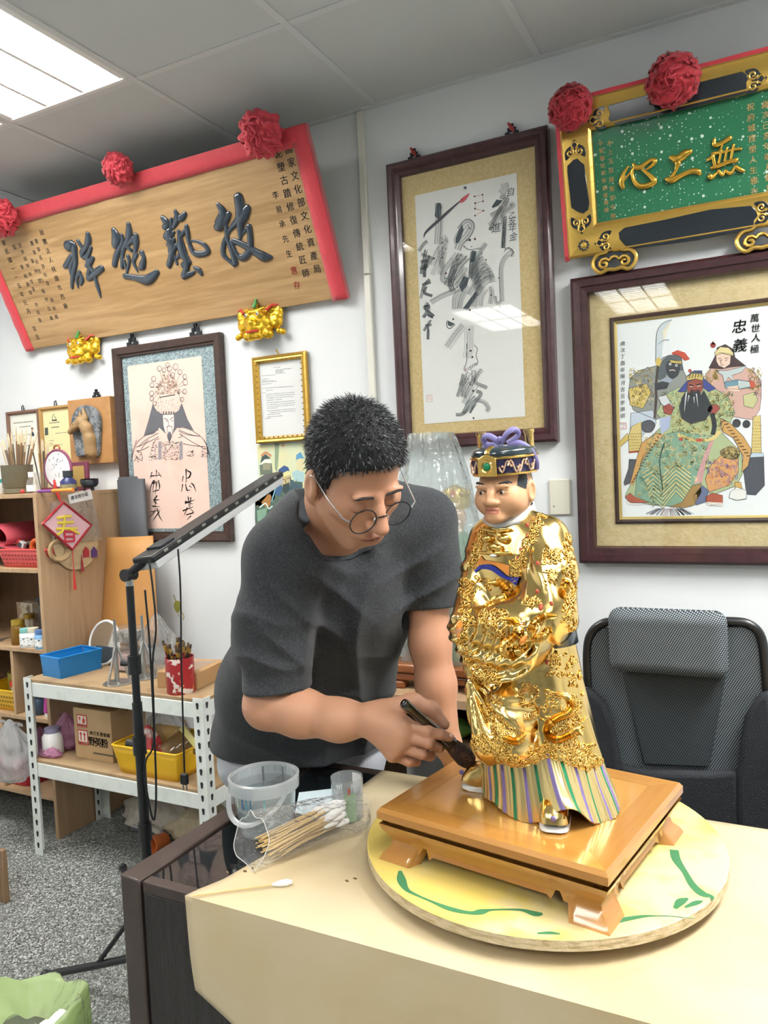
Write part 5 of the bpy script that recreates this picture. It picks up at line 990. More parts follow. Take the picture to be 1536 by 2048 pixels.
def brushes(n, c, r, h0, lmin, lmax, label, group, cols, spread=.35, ferr=True, thick=.0035):
    for i in range(n):
        a = rr.uniform(0, 6.28); q = r*math.sqrt(rr.random())*.85; ln = rr.uniform(lmin, lmax); d = Vector((math.cos(a)*spread*q/r*rr.uniform(.4, 1.2), math.sin(a)*spread*q/r*.7, 1)).normalized(); b = Vector(c)+Vector((q*.5*math.cos(a), q*.5*math.sin(a), h0)); cc = rr.choice(cols)
        t = thing('paint_brush', label, 'paint brush', b, group=group); top = d*ln; w = thick*rr.uniform(.7, 1.3)
        MB().tube([(0, 0, 0), top*.5, top*.78], [w*.6, w, w*.9], 6).build('handle', M('brush_handle_%s' % cc[1:], cc, .4), t)
        if ferr:
            MB().tube([top*.78, top*.9], [w*1.05, w*1.25], 6).build('ferrule', M('brass_ferrule', '#c8a04a', .3, .8), t); MB().tube([top*.9, top*.97, top], [w*1.25, w*1.6, w*.8], 6, flat=.6).build('bristle', M('brush_bristle_%d' % rr.randrange(2), rr.choice(['#4a3a2c', '#6b5638']), .8), t)
        else: MB().tube([top*.78, top*.9, top], [w*.9, w*1.1, w*.3], 6).build('tip', M('brush_tip', '#d9c9a8', .7), t)
# --- on top of the cabinet
T0 = 1.4302
c = up(37, 983, 2.22, T0); lathe_thing('brush_pot', 'olive-brown pot of paint brushes on top of the cabinet', 'pot', c, [('body', M('olive_clay', '#6f6a55', .6, bump=(40, .3, 3, (1, 1, 8))), [(.052, 0), (.058, .004), (.058, .02), (.055, .022), (.06, .03), (.064, .118), (.066, .122), (.06, .122), (.056, .03), (0, .02)])], n=28)
brushes(22, c, .055, .02, .2, .27, 'slim wooden paint brush standing in the olive pot', 'brushes in the olive pot', ['#b9986a', '#8d6a48', '#c9b48a', '#6b5a4a'], .45, False)
c2_ = up(88, 960, 2.40, T0); lathe_thing('brush_jar', 'glass jar of upright brushes behind the embroidery hoop', 'jar', c2_, [('body', m_clr, [(.035, 0), (.038, .004), (.038, .09), (.036, .09), (.034, .005), (0, .005)])]); brushes(8, c2_, .035, .01, .2, .25, 'straight wooden brush standing in the jar behind the hoop', 'brushes in the glass jar', ['#c4a46e', '#4d4a44', '#a8824f'], .2, False)
lathe_thing('spray_bottle', 'white bottle with teal band at the left end of the cabinet top', 'bottle', up(3, 985, 2.2, T0), [('body', m_wplas, [(.03, 0), (.033, .004), (.033, .10), (.02, .115), (.014, .12), (.014, .13)]), ('band', M('teal_band', '#2f8f88', .5), [(.0335, .05), (.0335, .066)])])
lathe_thing('glass_vial', 'small clear bottle with white cap and label beside the brush pot', 'bottle', up(65, 984, 2.16, T0), [('body', m_clr, [(.020, 0), (.022, .003), (.022, .045), (.012, .062), (.011, .066)]), ('label', M('white_label', '#e9ece8', .7), [(.0224, .008), (.0224, .034)]), ('cap', m_wplas, [(.013, .066), (.013, .088), (0, .088)])])
lathe_thing('ink_bottle', 'dark blue ink bottle with black cap on the cabinet top', 'bottle', up(138, 984, 2.20, T0), [('body', M('ink_blue', '#2f3566', .3), [(.030, 0), (.032, .004), (.032, .042), (.018, .056), (.017, .06)]), ('cap', M('cap_black', '#2a3336', .5), [(.020, .06), (.020, .085), (0, .086)]), ('label', M('ink_label', '#8d845e', .6), [(.0324, .012), (.0324, .03)])])
hp_ = up(119, 982, 2.34, T0); hs = thing('hoop_stand', 'round white embroidered disc in a plum hoop standing on the cabinet', 'hoop', hp_)
MB().tube([(.082*math.cos(a), 0, .1+.082*math.sin(a)) for a in np.linspace(0, 6.28, 40, endpoint=False)], .006, 8, closed=True).build('hoop_rim', M('plum_plastic', '#8a4a68', .4), hs)
MB().lathe([(.079, -.003), (.079, .003)], 40, (0, 0, .1), Matrix.Rotation(math.pi/2, 3, 'X')).build('disc', M('hoop_cloth', '#e6e9ec', .8), hs); MB().b2((-.09, -.02, 0), (.09, .02, .02)).build('foot', M('plum_foot', '#7a3a52', .45), hs)
MB().tube([(.018*math.cos(a), 0, .19+.012*math.sin(a)) for a in np.linspace(0, 6.28, 12, endpoint=False)], .004, 6, closed=True).build('hanging_loop', M('copper', '#b5774a', .4, .5), hs)
for k in range(26): a = rr.uniform(0, 6.28); q = rr.uniform(.01, .07); MB().box((q*math.cos(a), -.0035, .1+q*math.sin(a)), (rr.uniform(.003, .014), .001, .002), Matrix.Rotation(rr.uniform(0, 3), 3, 'Y')).build('stitch', M('grey_thread', '#7a7f88', .8), hs)
fr = thing('plum_frame', 'small plum and gold picture frame behind the ink bottle', 'picture frame', up(162, 983, 2.47, T0)); MB().b2((-.055, -.008, 0), (.055, .008, .13)).build('frame', MATS['plum_foot'], fr, bevel=.003); MB().b2((-.038, -.0095, .018), (.038, -.008, .112)).build('panel', M('frame_gold', '#c7a864', .4, .5), fr)
ce = thing('censer', 'small black cast censer at the right end of the cabinet top', 'censer', up(180, 984, 2.30, T0)); MB().lathe([(.018, .012), (.032, .02), (.034, .04), (.030, .046), (.034, .05), (.030, .05), (.026, .03), (0, .022)], 20).build('bowl', m_iron, ce)
for k in range(3): a = k*2.09; MB().tube([(.02*math.cos(a), .02*math.sin(a), .016), (.022*math.cos(a), .022*math.sin(a), 0)], .004, 6).build('leg', m_iron, ce)
for a in (-1, 1): MB().tube([(a*.032, 0, .026), (a*.048, 0, .03), (a*.048, 0, .046), (a*.034, 0, .046)], .004, 6).build('handle', m_iron, ce)
def pen(px0, px1, py, y, label, col, r=.006):
    a, b = P(px0, py, y=y), P(px1, py, y=y); t = thing('marker_pen', label, 'pen', ((a.x+b.x)/2, y, T0)); L_ = (b.x-a.x)/2; MB().tube([(-L_, 0, r), (L_*.5, 0, r)], r, 10).build('barrel', M('pen_%s' % col[1:], col, .4), t); MB().tube([(L_*.5, 0, r), (L_, 0, r)], r*1.12, 10).build('cap', M('penc_%s' % col[1:], col, .3), t)
pen(76, 104, 979, 2.13, 'purple marker pen lying on the cabinet front edge', '#7a3f86'); pen(105, 146, 979, 2.13, 'orange marker pen lying on the cabinet front edge', '#f0913c', .007)
rb = thing('red_bead', 'small red ball on the cabinet front edge', 'ball', up(45, 984, 2.13, T0)); MB().sphere((0, 0, .009), .009, 12, 8).build('ball', M('red_ball', '#c23a3a', .4), rb)
# --- upper compartment: paper roll, sheets, tools, basket
m_redpap = M('red_paper', '#c64a58', .7)
rl = thing('red_paper_roll', 'loose curl of red paper in the top compartment', 'paper roll', up(40, 1040, 2.3, 1.24))
def curlp(u, v): a = -.5+u*4.6; r = .075+.02*u; return ((r*math.cos(a)*1.5), -.16+.3*v, r*math.sin(a)*.75)
MB().grid(curlp, 28, 4).build('sheet', m_redpap, rl, solid=.002); MB().grid(lambda u, v: (-.2+.36*u, -.17+.3*v, -.055+.04*math.sin(u*3)), 14, 4).build('sheet', M('red_paper_dark', '#a83a46', .7), rl, solid=.002)
stk = thing('paper_stack', 'heap of white and grey sheets under the red paper roll', 'papers', up(45, 1080, 2.3, 1.122))
for k, (z, a, cc) in enumerate(((.058, .2, '#d9dcd8'), (.066, -.15, '#b9b6ab'), (.074, .35, '#e4e6e2'), (.082, -.3, '#cfc7b4'), (.090, .1, '#9aa19b'))): MB().box((.0, 0, z), (.26, .2, .004), Matrix.Rotation(a, 3, 'Z') @ Matrix.Rotation(.12*(k % 3-1), 3, 'Y')).build('sheet', M('sheet%d' % k, cc, .7), stk)
def basket(name, label, lo, hi, z, h, mat, hole):
    cx, cy = (lo[0]+hi[0])/2, (lo[1]+hi[1])/2; t = thing(name, label, 'basket', (cx, cy, z)); w, d = (hi[0]-lo[0])/2, (hi[1]-lo[1])/2; q = MB()
    def f(u, v):
        a = 2*math.pi*u; s = .86+.14*v; x = w*s*math.copysign(min(1, abs(math.cos(a))*1.35)**.6, math.cos(a)); y = d*s*math.copysign(min(1, abs(math.sin(a))*1.35)**.6, math.sin(a)); return (x, y, h*v)
    q.grid(f, 40, 5, cu=True); q.build('wall', mat, t, solid=.003); MB().b2((-w*.84, -d*.84, 0), (w*.84, d*.84, .004)).build('bottom', mat, t)
    MB().tube([Vector(f(k/40, 1)) for k in range(40)], .0045, 6, closed=True).build('rim', mat, t)
    if hole:
        for j in range(3):
            for k in range(13): x = -w*.8+w*1.6*k/12; MB().box((x, -d*(.86+.14*(.25+.22*j))-.0018, h*(.25+.22*j)), (w*.07, .002, h*.1)).build('slot', hole, t, smooth=False)
    return t
x1 = P(93, 1120, y=2.13).x; basket('red_basket', 'salmon-red plastic basket of odds and ends on the upper shelf', (x1-.30, 2.13), (x1, 2.34), 1.122, .075, M('red_plastic', '#d8524f', .4), M('basket_slot', '#8d2f30', .6))
tp_ = thing('tape_roll', 'orange tape roll standing in the salmon-red basket', 'tape', up(75, 1105, 2.2, 1.17)); MB().tube([(.03*math.cos(a), 0, .03+.03*math.sin(a)) for a in np.linspace(0, 6.28, 24, endpoint=False)], .012, 8, closed=True).build('roll', M('orange_tape', '#e8713a', .4), tp_)
tp2 = thing('tape_roll', 'red and white tape roll in the salmon-red basket', 'tape', up(35, 1108, 2.2, 1.17)); MB().tube([(.028*math.cos(a), 0, .03+.028*math.sin(a)) for a in np.linspace(0, 6.28, 24, endpoint=False)], .012, 8, closed=True).build('roll', M('red_tape', '#c9433c', .4), tp2); MB().tube([(.016*math.cos(a), 0, .03+.016*math.sin(a)) for a in np.linspace(0, 6.28, 20, endpoint=False)], .006, 8, closed=True).build('core', m_wplas, tp2)
kn = thing('spatula', 'metal spatula with wooden handle lying across the basket', 'tool', up(10, 1090, 2.22, 1.205)); MB().tube([(-.06, 0, 0), (.02, 0, .005)], .008, 8).build('handle', m_ply, kn); MB().box((.07, 0, .008), (.1, .022, .002)).build('blade', M('steel', '#b9bec2', .25, .9), kn)
cp_ = thing('box_cutter', 'white tape cutter tilted in the basket', 'tool', up(43, 1075, 2.2, 1.2)); MB().box((0, 0, 0), (.03, .02, .055), Matrix.Rotation(.4, 3, 'Y')).build('body', m_wplas, cp_, bevel=.004); MB().box((0, -.011, .012), (.018, .002, .018), Matrix.Rotation(.4, 3, 'Y')).build('label', M('dark_label', '#3f5a62', .5), cp_)
# --- second compartment: jars
Z2 = .7902
def jar(px, py, y, r, h, body, cap, label, name='paint_jar', lab=None, group=None):
    return lathe_thing(name, label, 'jar', up(px, py, y, Z2), [('body', body, [(r*.94, 0), (r, .003), (r, h*.70), (r*.82, h*.78), (r*.8, h*.8)]), ('cap', cap, [(r*.88, h*.78), (r*.9, h*.8), (r*.9, h), (0, h)])]+([('label', lab, [(r*1.012, h*.12), (r*1.012, h*.55)])] if lab else []), group=group, n=24)
m_lab = M('jar_label', '#f0f0ec', .6, var=(70, '#44506a', .56, .6, (1, 1, 2)))
jar(38, 1278, 2.16, .030, .105, M_clear('amber_glass', '#d9b25a', body=.55, bodycol='#c29a3e', rough=.05), M('gold_lid', '#b99a3c', .35, .5), 'glass jar of ochre powder with gold lid, second shelf')
jar(52, 1284, 2.13, .024, .078, m_wplas, M('teal_cap', '#86c9c4', .4), 'white paint jar with teal cap and printed label', lab=m_lab, group='paint jars on the second shelf'); jar(68, 1286, 2.14, .025, .080, m_wplas, M('cream_cap', '#e9dfc6', .4), 'white paint jar with cream cap between teal and blue capped jars', lab=m_lab, group='paint jars on the second shelf'); jar(83, 1289, 2.13, .025, .076, M('blue_paint_jar', '#7fb0dc', .4), M('blue_cap', '#5e83b8', .4), 'blue paint jar with dusty blue cap', lab=m_lab, group='paint jars on the second shelf'); jar(96, 1289, 2.16, .024, .078, M('pale_blue_jar', '#a7c7ea', .4), M('navy_cap', '#44528c', .4), 'pale blue paint jar at the cabinet side', group='paint jars on the second shelf')
jar(60, 1262, 2.30, .026, .1, m_clr, M('gold_lid2', '#a98a3c', .4, .4), 'second lidded glass jar behind the ochre jar'); jar(84, 1240, 2.38, .024, .16, M('grey_bottle', '#8d8f92', .4), M('grey_cap', '#55585c', .4), 'grey bottle at the back of the second shelf', name='bottle')
ct = thing('news_carton', 'carton wrapped in printed newspaper behind the paint jars', 'carton', up(62, 1255, 2.36, Z2)); MB().box((0, 0, .07), (.12, .05, .14), Matrix.Rotation(-.1, 3, 'Z')).build('body', M('newsprint', '#cfc8b2', .8, var=(30, '#a58d76', .5, .62)), ct)
pl_ = Plane((ct.location.x-.005, ct.location.y-.027, .865), (math.cos(-.1), math.sin(-.1), 0)); ar = Art(pl_, .0008)
for i, ch in enumerate('回刊號3平'): ar.text(ch, .038, .045-i*.025, .024, '#2d2d2b', 1, px=False, w=.02)
ar.build('headline', m_print, ct)
sc_ = thing('scissors', 'pair of steel scissors lying on the second shelf', 'scissors', up(5, 1280, 2.2, Z2)); 
for a in (-1, 1): MB().tube([(a*.02+.012*math.cos(t), -.03+.016*math.sin(t), .004) for t in np.linspace(0, 6.28, 16, endpoint=False)], .003, 6, closed=True).build('handle', MATS['steel'], sc_); MB().tube([(a*.012, -.015, .004), (-a*.006, .06, .005)], [.005, .001], 6, flat=.4).build('blade', MATS['steel'], sc_)
# --- third compartment
basket('yellow_basket', 'yellow basket in the middle compartment of the cabinet', (dx-.26, 2.125), (dx-.012, 2.36), .50, .09, M('yellow_plastic', '#e2b21f', .4), M('yel_slot', '#8a6a14', .6))
lathe_thing('red_lid_tub', 'tub with a red lid sitting in the yellow basket', 'tub', (dx-.08, 2.22, .51), [('body', m_wplas, [(.045, 0), (.052, .085)]), ('lid', M('red_lid', '#d6402f', .4), [(.055, .085), (.055, .1), (.03, .12), (0, .122)])])
lathe_thing('olive_tin', 'olive tin beside the red-lidded tub', 'tin', (dx-.18, 2.28, .51), [('body', M('olive_tin', '#a09a3e', .45), [(.05, 0), (.05, .12), (0, .12)])])
lathe_thing('navy_jar', 'navy screw-top jar in the compartment left of the rack', 'jar', up(82, 1432, 2.16, .5002), [('body', M('navy_jar', '#36465c', .35), [(.03, 0), (.033, .003), (.033, .06), (.027, .07)]), ('cap', M('navy_cap2', '#2d3846', .4), [(.03, .07), (.03, .092), (0, .092)])]); lathe_thing('paint_tube', 'magenta and white paint tube standing beside the navy jar', 'tube', up(97, 1434, 2.14, .5002), [('body', M('magenta', '#b43f92', .4), [(.016, .018), (.017, .03), (.010, .09), (.003, .092)]), ('cap', m_wplas, [(.014, 0), (.014, .02)])], n=14)
# --- bottom: red tin with badge, bags
tin = thing('red_tin', 'red rectangular tin with a blue round badge on the cabinet floor board', 'tin', up(62, 1610, 2.24, .1752)); w2, d2, h2 = .135, .10, .10
MB().prism([(math.copysign(min(w2, abs(x)), x), math.copysign(min(d2, abs(y)), y)) for x, y in circ(0, 0, w2*1.28, d2*1.28, 32)], 0, h2).build('body', M('tin_red', '#a8202c', .35), tin, bevel=.004)
tpl = Plane((tin.location.x, tin.location.y-d2-.0005, tin.location.z)); ar = Art(tpl, .0008); ar.poly(circ(-.075, .066, .03, .026, 24), '#dfe6ee', 0, px=False); ar.poly(circ(-.075, .066, .027, .023, 24), '#2f62a8', 1, px=False); ar.text('加', -.075, .066, .03, '#e9eef4', 2, px=False, slant=.2, w=.03)
for i, ch in enumerate('七寶蒲香'): ar.text(ch, -.095+i*.016, .032, .015, '#e8c9a8', 1, px=False, w=.02)
ar.poly([(.02, .01), (.07, .015), (.1, .04), (.06, .05)], '#d9a25a', 0, px=False); ar.poly(circ(.06, .03, .02, .014, 14), '#c3502e', 1, px=False); ar.build('printed_badge', m_print, tin)
def bag(name, label, c, r, mat, seed, squash=(1, 1, .8), knots=True, n=26):
    q = random.Random(seed); ph = [q.uniform(0, 6.28) for _ in range(9)]
    def f(u, v):
        a = 2*math.pi*u; e = math.pi*v; w = 1+.10*math.sin(5*a+ph[0]+2*e)+.09*math.sin(8*e+ph[1]+3*math.sin(a*2))+.07*math.sin(11*a+ph[2]+4*e)+.05*math.sin(17*a-9*e+ph[3])
        top = max(0, math.cos(e))**4; w *= (1-.55*top); return (r*w*math.sin(e)*math.cos(a)*squash[0], r*w*math.sin(e)*math.sin(a)*squash[1], r*(squash[2]*(1-.18*math.sin(9*a+ph[4])*math.sin(e)*.4)*math.cos(e)+squash[2]*.86+.5*top))
    t = thing(name, label, 'bag', c); MB().grid(f, n*2, n, cu=True).build('bag_body', mat, t, auto=180)
    if knots:
        for s in (-1, 1): MB().grid(lambda u, v: (s*r*(.1+.5*u)+r*.1*math.sin(v*6), r*.25*(v-.5)+r*.05*math.sin(u*9), r*squash[2]*2+r*(.35*math.sin(u*2.6)-.1*v)), 8, 5).build('handle', mat, t, auto=180)
    return t
m_wbag = M_clear('white_bag', body=.45, bodycol='#e9eef0', rough=.18, wrinkle=(24, .9)); m_pbag = M_clear('pink_bag', '#f5d0e6', body=.55, bodycol='#e3a9cd', rough=.2, wrinkle=(26, .9))
bag('white_bag', 'crumpled translucent white carrier bag hanging over the red tin', up(28, 1570, 2.02, .27), .105, m_wbag, 3, (1, .7, 1.0)); bag('pink_bag', 'pink plastic bag bulging out of the red tin', up(88, 1575, 2.24, .276), .08, m_pbag, 4, (1, .8, .6), False); bag('pink_bag', 'dark red wrapped bundle at the left of the lowest shelf', up(8, 1500, 2.3, .175), .09, M('dark_red_bag', '#7d2b33', .5), 5, (1, .8, .9), False)
# --- hung on the cabinet side: festive diamond and craft bag
XP = CX1+.004; spl = Plane((XP, 2.33, 1.1), (0, 1, 0), (0, 0, 1))
dm = thing('spring_ornament', 'diamond-shaped pink hanging ornament with a yellow and red character and tassel', 'ornament', mat=spl.T); ar = Art(spl, .034)
dpts = [spl.uv(*p, .03) for p in ((126, 1005), (182, 1050), (144, 1099), (85, 1048))]; m_pinkf = M('pink_felt', '#ecc4cf', .9, bump=(200, .3)); m_redt = M('red_trim', '#a52a34', .8, bump=(150, .6))
MB().prism(dpts, .018, .032).build('felt_pad', m_pinkf, dm, bevel=.003)
MB().tube([(*p, .031) for k in range(4) for p in [tuple(np.array(dpts[k])*(1-t)+np.array(dpts[(k+1) % 4])*t) for t in (0, .25, .5, .75)]], .006, 7, closed=True).build('chenille_edge', m_redt, dm)
def fat(pts, w, mat, nm, n=.036): MB().tube([(*spl.uv(*p, .03), n) for p in catmull(pts, 3)], w, 7, flat=.5, up=(0, 0, 1)).build(nm, mat, dm)
m_ye = M('yellow_felt', '#e8d24a', .8); m_rf = M('red_felt', '#c23346', .8)
for st in ([(112, 1036), (141, 1032)], [(113, 1046), (145, 1044)], [(110, 1058), (152, 1057)], [(128, 1030), (124, 1060), (112, 1070)], [(138, 1058), (156, 1067)]): fat(st, .0055, m_ye, 'character_stroke')
for st in ([(127, 1063), (129, 1083)], [(146, 1064), (147, 1082)], [(127, 1063), (146, 1064)], [(128, 1073), (147, 1073)], [(129, 1083), (147, 1082)]): fat(st, .0045, m_rf, 'character_stroke')
m_tas = M('red_tassel', '#c8322c', .6); u0, v0 = spl.uv(145, 1102, .03); u1, v1 = spl.uv(146, 1180, .03)
MB().tube([(u0, v0, .03), (u0, v0-.05, .03)], .002, 5).build('cord', m_tas, dm); q = MB()
for k in range(12): a = k*.52; q.tube([(u0, v0-.05, .03), (u0+.005*math.cos(a), v1+.02, .03+.004*math.sin(a)), (u0+.007*math.cos(a), v1, .03+.005*math.sin(a))], .0014, 4)
q.build('tassel', m_tas, dm, kind='stuff'); u2, v2 = spl.uv(122, 1003, .03); MB().tube([(u2, v2, .03), (u2-.01, v2+.05, .015), (u2-.008, v2+.09, .008)], [.004, .008, .004], 6).build('red_cord', m_tas, dm)
ck = thing('craft_pack', 'clear bag with round wooden craft disc and rope hanging behind the diamond ornament', 'craft pack', mat=spl.T)
cu, cv = spl.uv(150, 1085); MB().lathe([(.115, 0), (.117, .004), (.115, .008)], 40, (cu, cv, .002)).build('wood_disc', M_wood('pale_wood', '#cdb894', '#b79f78', 0, 6, .6), ck)
bp = [spl.uv(*p) for p in ((96, 1005), (178, 985), (200, 1080), (100, 1090))]; MB().prism(bp, .011, .016).build('clear_bag', m_film, ck)
tg = [spl.uv(*p) for p in ((130, 990), (176, 978), (180, 998), (134, 1008))]; MB().prism(tg, .0165, .0175).build('header_card', m_white, ck); ar = Art(spl, .018); 
for i in range(5): ar.text('書法班小品'[i], 139+i*7, 996-i*1.9, .018, '#2a2a2a', 1, w=.02)
ar.build('header_print', m_print, ck); ru, rv = spl.uv(112, 1100); 
for k in range(3): MB().tube([(ru+(.04+.006*k)*math.cos(a), rv+(.035+.004*k)*math.sin(a), .016+.003*k) for a in np.linspace(0, 6.28, 24, endpoint=False)], .006, 6, closed=True).build('rope_loop', M('rope', '#b89d74', .9, bump=(200, .6)), ck)
for k in range(2):
    a, b = spl.uv(168+k*16, 1105); MB().prism([(a-.016, b-.02), (a+.016, b-.02), (a+.016, b+.008), (a, b+.026), (a-.016, b+.008)], .011, .014).build('felt_house', M('house_%d' % k, ('#a8323a', '#5a3a78')[k], .8), ck)
u0, v0 = spl.uv(158, 1110); q = MB()
for k in range(12): a = k*.52; q.tube([(u0, v0, .016), (u0+.006*math.cos(a), v0-.07, .016+.004*math.sin(a))], .0014, 4)
q.build('tassel', M('dark_red_tassel', '#9c2430', .7), ck, kind='stuff')
# --- leaning board and black roll
lb_ = thing('leaning_board', 'curved tan hardboard sheet leaning on the wall between cabinet and rack', 'board', (-2.46, 2.45, .70))
a0, a1, b0, b1 = P(196, 1290, y=2.37), P(312, 1290, y=2.37), P(206, 1075, y=2.45), P(301, 1072, y=2.45)
def lbf(u, v): p = (a0*(1-u)+a1*u)*(1-v)+(b0*(1-u)+b1*u)*v; return (p.x, p.y-.03*math.sin(math.pi*u)+.015, p.z)
MB().grid(lbf, 16, 6).build('sheet', M('tan_hardboard', '#bd8a50', .55, var=(3, '#b07c42', .4, .65)), lb_, world=True, solid=.005)
ro = thing('black_roll', 'dark grey rolled sheet standing upright in front of the emperor print', 'roll', (P(270, 1060, y=2.52).x, 2.515, .72)); q0, q1 = P(243, 1000, y=2.52), P(297, 1000, y=2.52); rw = (q1.x-q0.x)/2; zt_ = P(270, 958, y=2.5).z
def rof(u, v): a = 2.2+u*7.2; r = rw*(1-.03*u); return (r*math.cos(a), r*math.sin(a)*.3, (zt_-.72)*v+(.012*(u > .75)*v))
MB().grid(rof, 60, 3).build('rolled_sheet', M('charcoal_paper', '#45474c', .6), ro, solid=.002)
# ------------------------------------------------------------------ white slotted-angle rack and what it carries
m_wst = M('white_steel', '#dfe4df', .4, var=(20, '#d2d8d2', .5, .7)); m_mdf = M('rack_board', '#a98f6c', .65, var=(12, '#94795a', .45, .65)); m_dark = M('slot_dark', '#23262a', .8)
RX0, RX1, RY0, RY1, RZ, RZ2 = -2.632, -1.735, 1.985, 2.335, .705, .385
rack = thing('slotted_rack', 'white slotted-angle steel rack with two brown boards in front of the cabinet', 'rack', ((RX0+RX1)/2, (RY0+RY1)/2, 0))
sm_ = None
for ix, x in enumerate((RX0, RX1)):
    for iy, y in enumerate((RY0, RY1)):
        sx, sy = (1 if ix == 0 else -1), (1 if iy == 0 else -1); MB().prism([(x, y), (x+sx*.042, y), (x+sx*.042, y+sy*.003), (x+sx*.003, y+sy*.003), (x+sx*.003, y+sy*.042), (x, y+sy*.042)], 0, .71).build('post', m_wst, rack, world=True)
        if iy == 0 or ix == 0:
            for k in range(15):
                z = .04+.046*k; yy = y-.0006 if iy == 0 else y-.0436
                for face in ((0, 1) if ix == 1 else (0,)):
                    if sm_ is None: o = MB().prism(circ(0, .005, .0062, .0062, 10, -.4, 3.54)+[(-.0035, -.011), (.0035, -.011)], 0, .0008, Matrix.Rotation(math.pi/2, 4, 'X')).build('slot', m_dark, rack, smooth=False); sm_ = o.data
                    else: o = bpy.data.objects.new('slot', sm_); COL.objects.link(o); o.parent = rack
                    if face == 0: o.location = Vector((x+sx*.022, yy, z))-rack.location
                    else: o.location = Vector((x+.0008, y+.022, z))-rack.location; o.rotation_euler = (0, 0, math.pi/2)
for z in (RZ, RZ2):
    for y, s in ((RY0, 1), (RY1, -1)): MB().b2((RX0+.04, min(y+s*.004, y+s*.03), z-.068), (RX1-.04, max(y+s*.004, y+s*.03), z-.012)).build('beam', m_wst, rack, world=True, bevel=.003)
    for x, s in ((RX0, 1), (RX1, -1)): MB().b2((min(x+s*.004, x+s*.03), RY0+.042, z-.068), (max(x+s*.004, x+s*.03), RY1-.042, z-.012)).build('beam', m_wst, rack, world=True, bevel=.003)
    MB().b2((RX0+.006, RY0+.006, z-.012), (RX1-.006, RY1-.006, z)).build('board', m_mdf, rack, world=True, bevel=.001)
# blue tray
A_, B_ = P(124, 1358, z=RZ), P(206, 1336, z=RZ); C_ = P(83, 1352, z=RZ)
tr = thing('blue_tray', 'long blue plastic tray at the left end of the rack top', 'tray', ((B_.x+C_.x)/2, (B_.y+C_.y)/2, RZ)); ax = (B_-A_).normalized(); L_ = (B_-A_).length/2; wd = max(.05, (C_-A_).length/2); ay = Vector((-ax.y, ax.x, 0)); m_bl = M('blue_plastic', '#1f7fc4', .35)
R3 = Matrix((ax, ay, Vector((0, 0, 1)))).transposed(); q = lambda x, y, z: R3 @ Vector((x, y, z))
for s in (-1, 1): MB().box(q(0, s*wd, .04), (2*L_, .003, .08), R3 @ Matrix.Rotation(-s*.1, 3, 'X')).build('long_side', m_bl, tr); MB().box(q(s*L_, 0, .04), (.003, 2*wd, .08), R3 @ Matrix.Rotation(s*.1, 3, 'Y')).build('short_side', m_bl, tr)
MB().box(q(0, 0, .002), (2*L_*.97, 2*wd*.94, .004), R3).build('bottom', m_bl, tr); MB().tube([q(x, y, .081) for x, y in ((-L_*1.02, -wd*1.06), (L_*1.02, -wd*1.06), (L_*1.02, wd*1.06), (-L_*1.02, wd*1.06))], .004, 6, closed=True).build('rim', m_bl, tr)
# mirror, steel stands, boxes
mi_ = thing('round_mirror', 'round white-rimmed mirror leaning behind the blue tray', 'mirror', up(204, 1345, 2.25, RZ)); Rm = Matrix.Rotation(-.25, 3, 'X')
MB().tube([Rm @ Vector((.082*math.cos(a), 0, .092+.09*math.sin(a))) for a in np.linspace(0, 6.28, 40, endpoint=False)], .006, 8, closed=True).build('rim', m_wplas, mi_); MB().lathe([(.08, -.002), (.08, .002)], 40, Rm @ Vector((0, 0, .092)), Rm @ Matrix.Rotation(math.pi/2, 3, 'X'), sy=1.1).build('glass', M('mirror_glass', '#cfcabf', .08, .9), mi_)
m_st = M('brushed_steel', '#b4b6b4', .3, .9)
for px, py, y, lb in ((236, 1356, 2.06, 'steel tripod modelling stand in front of the mirror'), (290, 1346, 2.16, 'steel tripod modelling stand beside the brush tin')):
    t = thing('steel_stand', lb, 'stand', up(px, py, y, RZ), group='steel modelling stands'); MB().lathe([(.055, 0), (.056, .003), (.052, .005), (0, .005)], 28).build('base', m_st, t); MB().tube([(0, 0, .005), (0, 0, .24)], .0055, 10).build('rod', m_st, t)
    for k in range(3): a = k*2.09+.5; MB().tube([(.048*math.cos(a), .048*math.sin(a), .004), (.004*math.cos(a), .004*math.sin(a), .14)], .0045, 8).build('strut', m_st, t)
pb = thing('clear_box', 'clear plastic tub with pinkish powder behind the steel stands', 'tub', up(262, 1340, 2.22, RZ)); MB().box((0, 0, .05), (.11, .09, .1)).build('tub', m_clr, pb, bevel=.01); MB().box((0, 0, .105), (.12, .1, .01)).build('lid', m_clr, pb, bevel=.003); MB().box((0, 0, .04), (.1, .08, .06)).build('powder', M('pink_powder', '#b79c96', .9), pb)
pb2 = thing('clear_box', 'second clear tub stacked on the pinkish one', 'tub', up(262, 1340, 2.22, RZ+.111)); MB().box((0, 0, .035), (.1, .085, .07)).build('tub', m_clr, pb2, bevel=.01); MB().box((0, 0, .03), (.09, .075, .04)).build('content', M('grey_scraps', '#9b9690', .9, var=(40, '#5f5a56', .45, .6)), pb2)
bag('film_bag', 'crumpled clear bag beside the tubs on the rack', up(318, 1330, 2.25, RZ), .08, m_film, 9, (1, .7, 1.3), False)
cb = thing('kraft_box', 'flat brown cardboard box behind the red brush tin', 'box', up(385, 1352, 2.17, RZ)); MB().box((0, 0, .03), (.17, .2, .06), Matrix.Rotation(.15, 3, 'Z')).build('box', M('kraft_card', '#b08a5f', .7), cb, bevel=.002); MB().box((0, 0, .061), (.12, .14, .002), Matrix.Rotation(.15, 3, 'Z')).build('window', m_clr, cb)
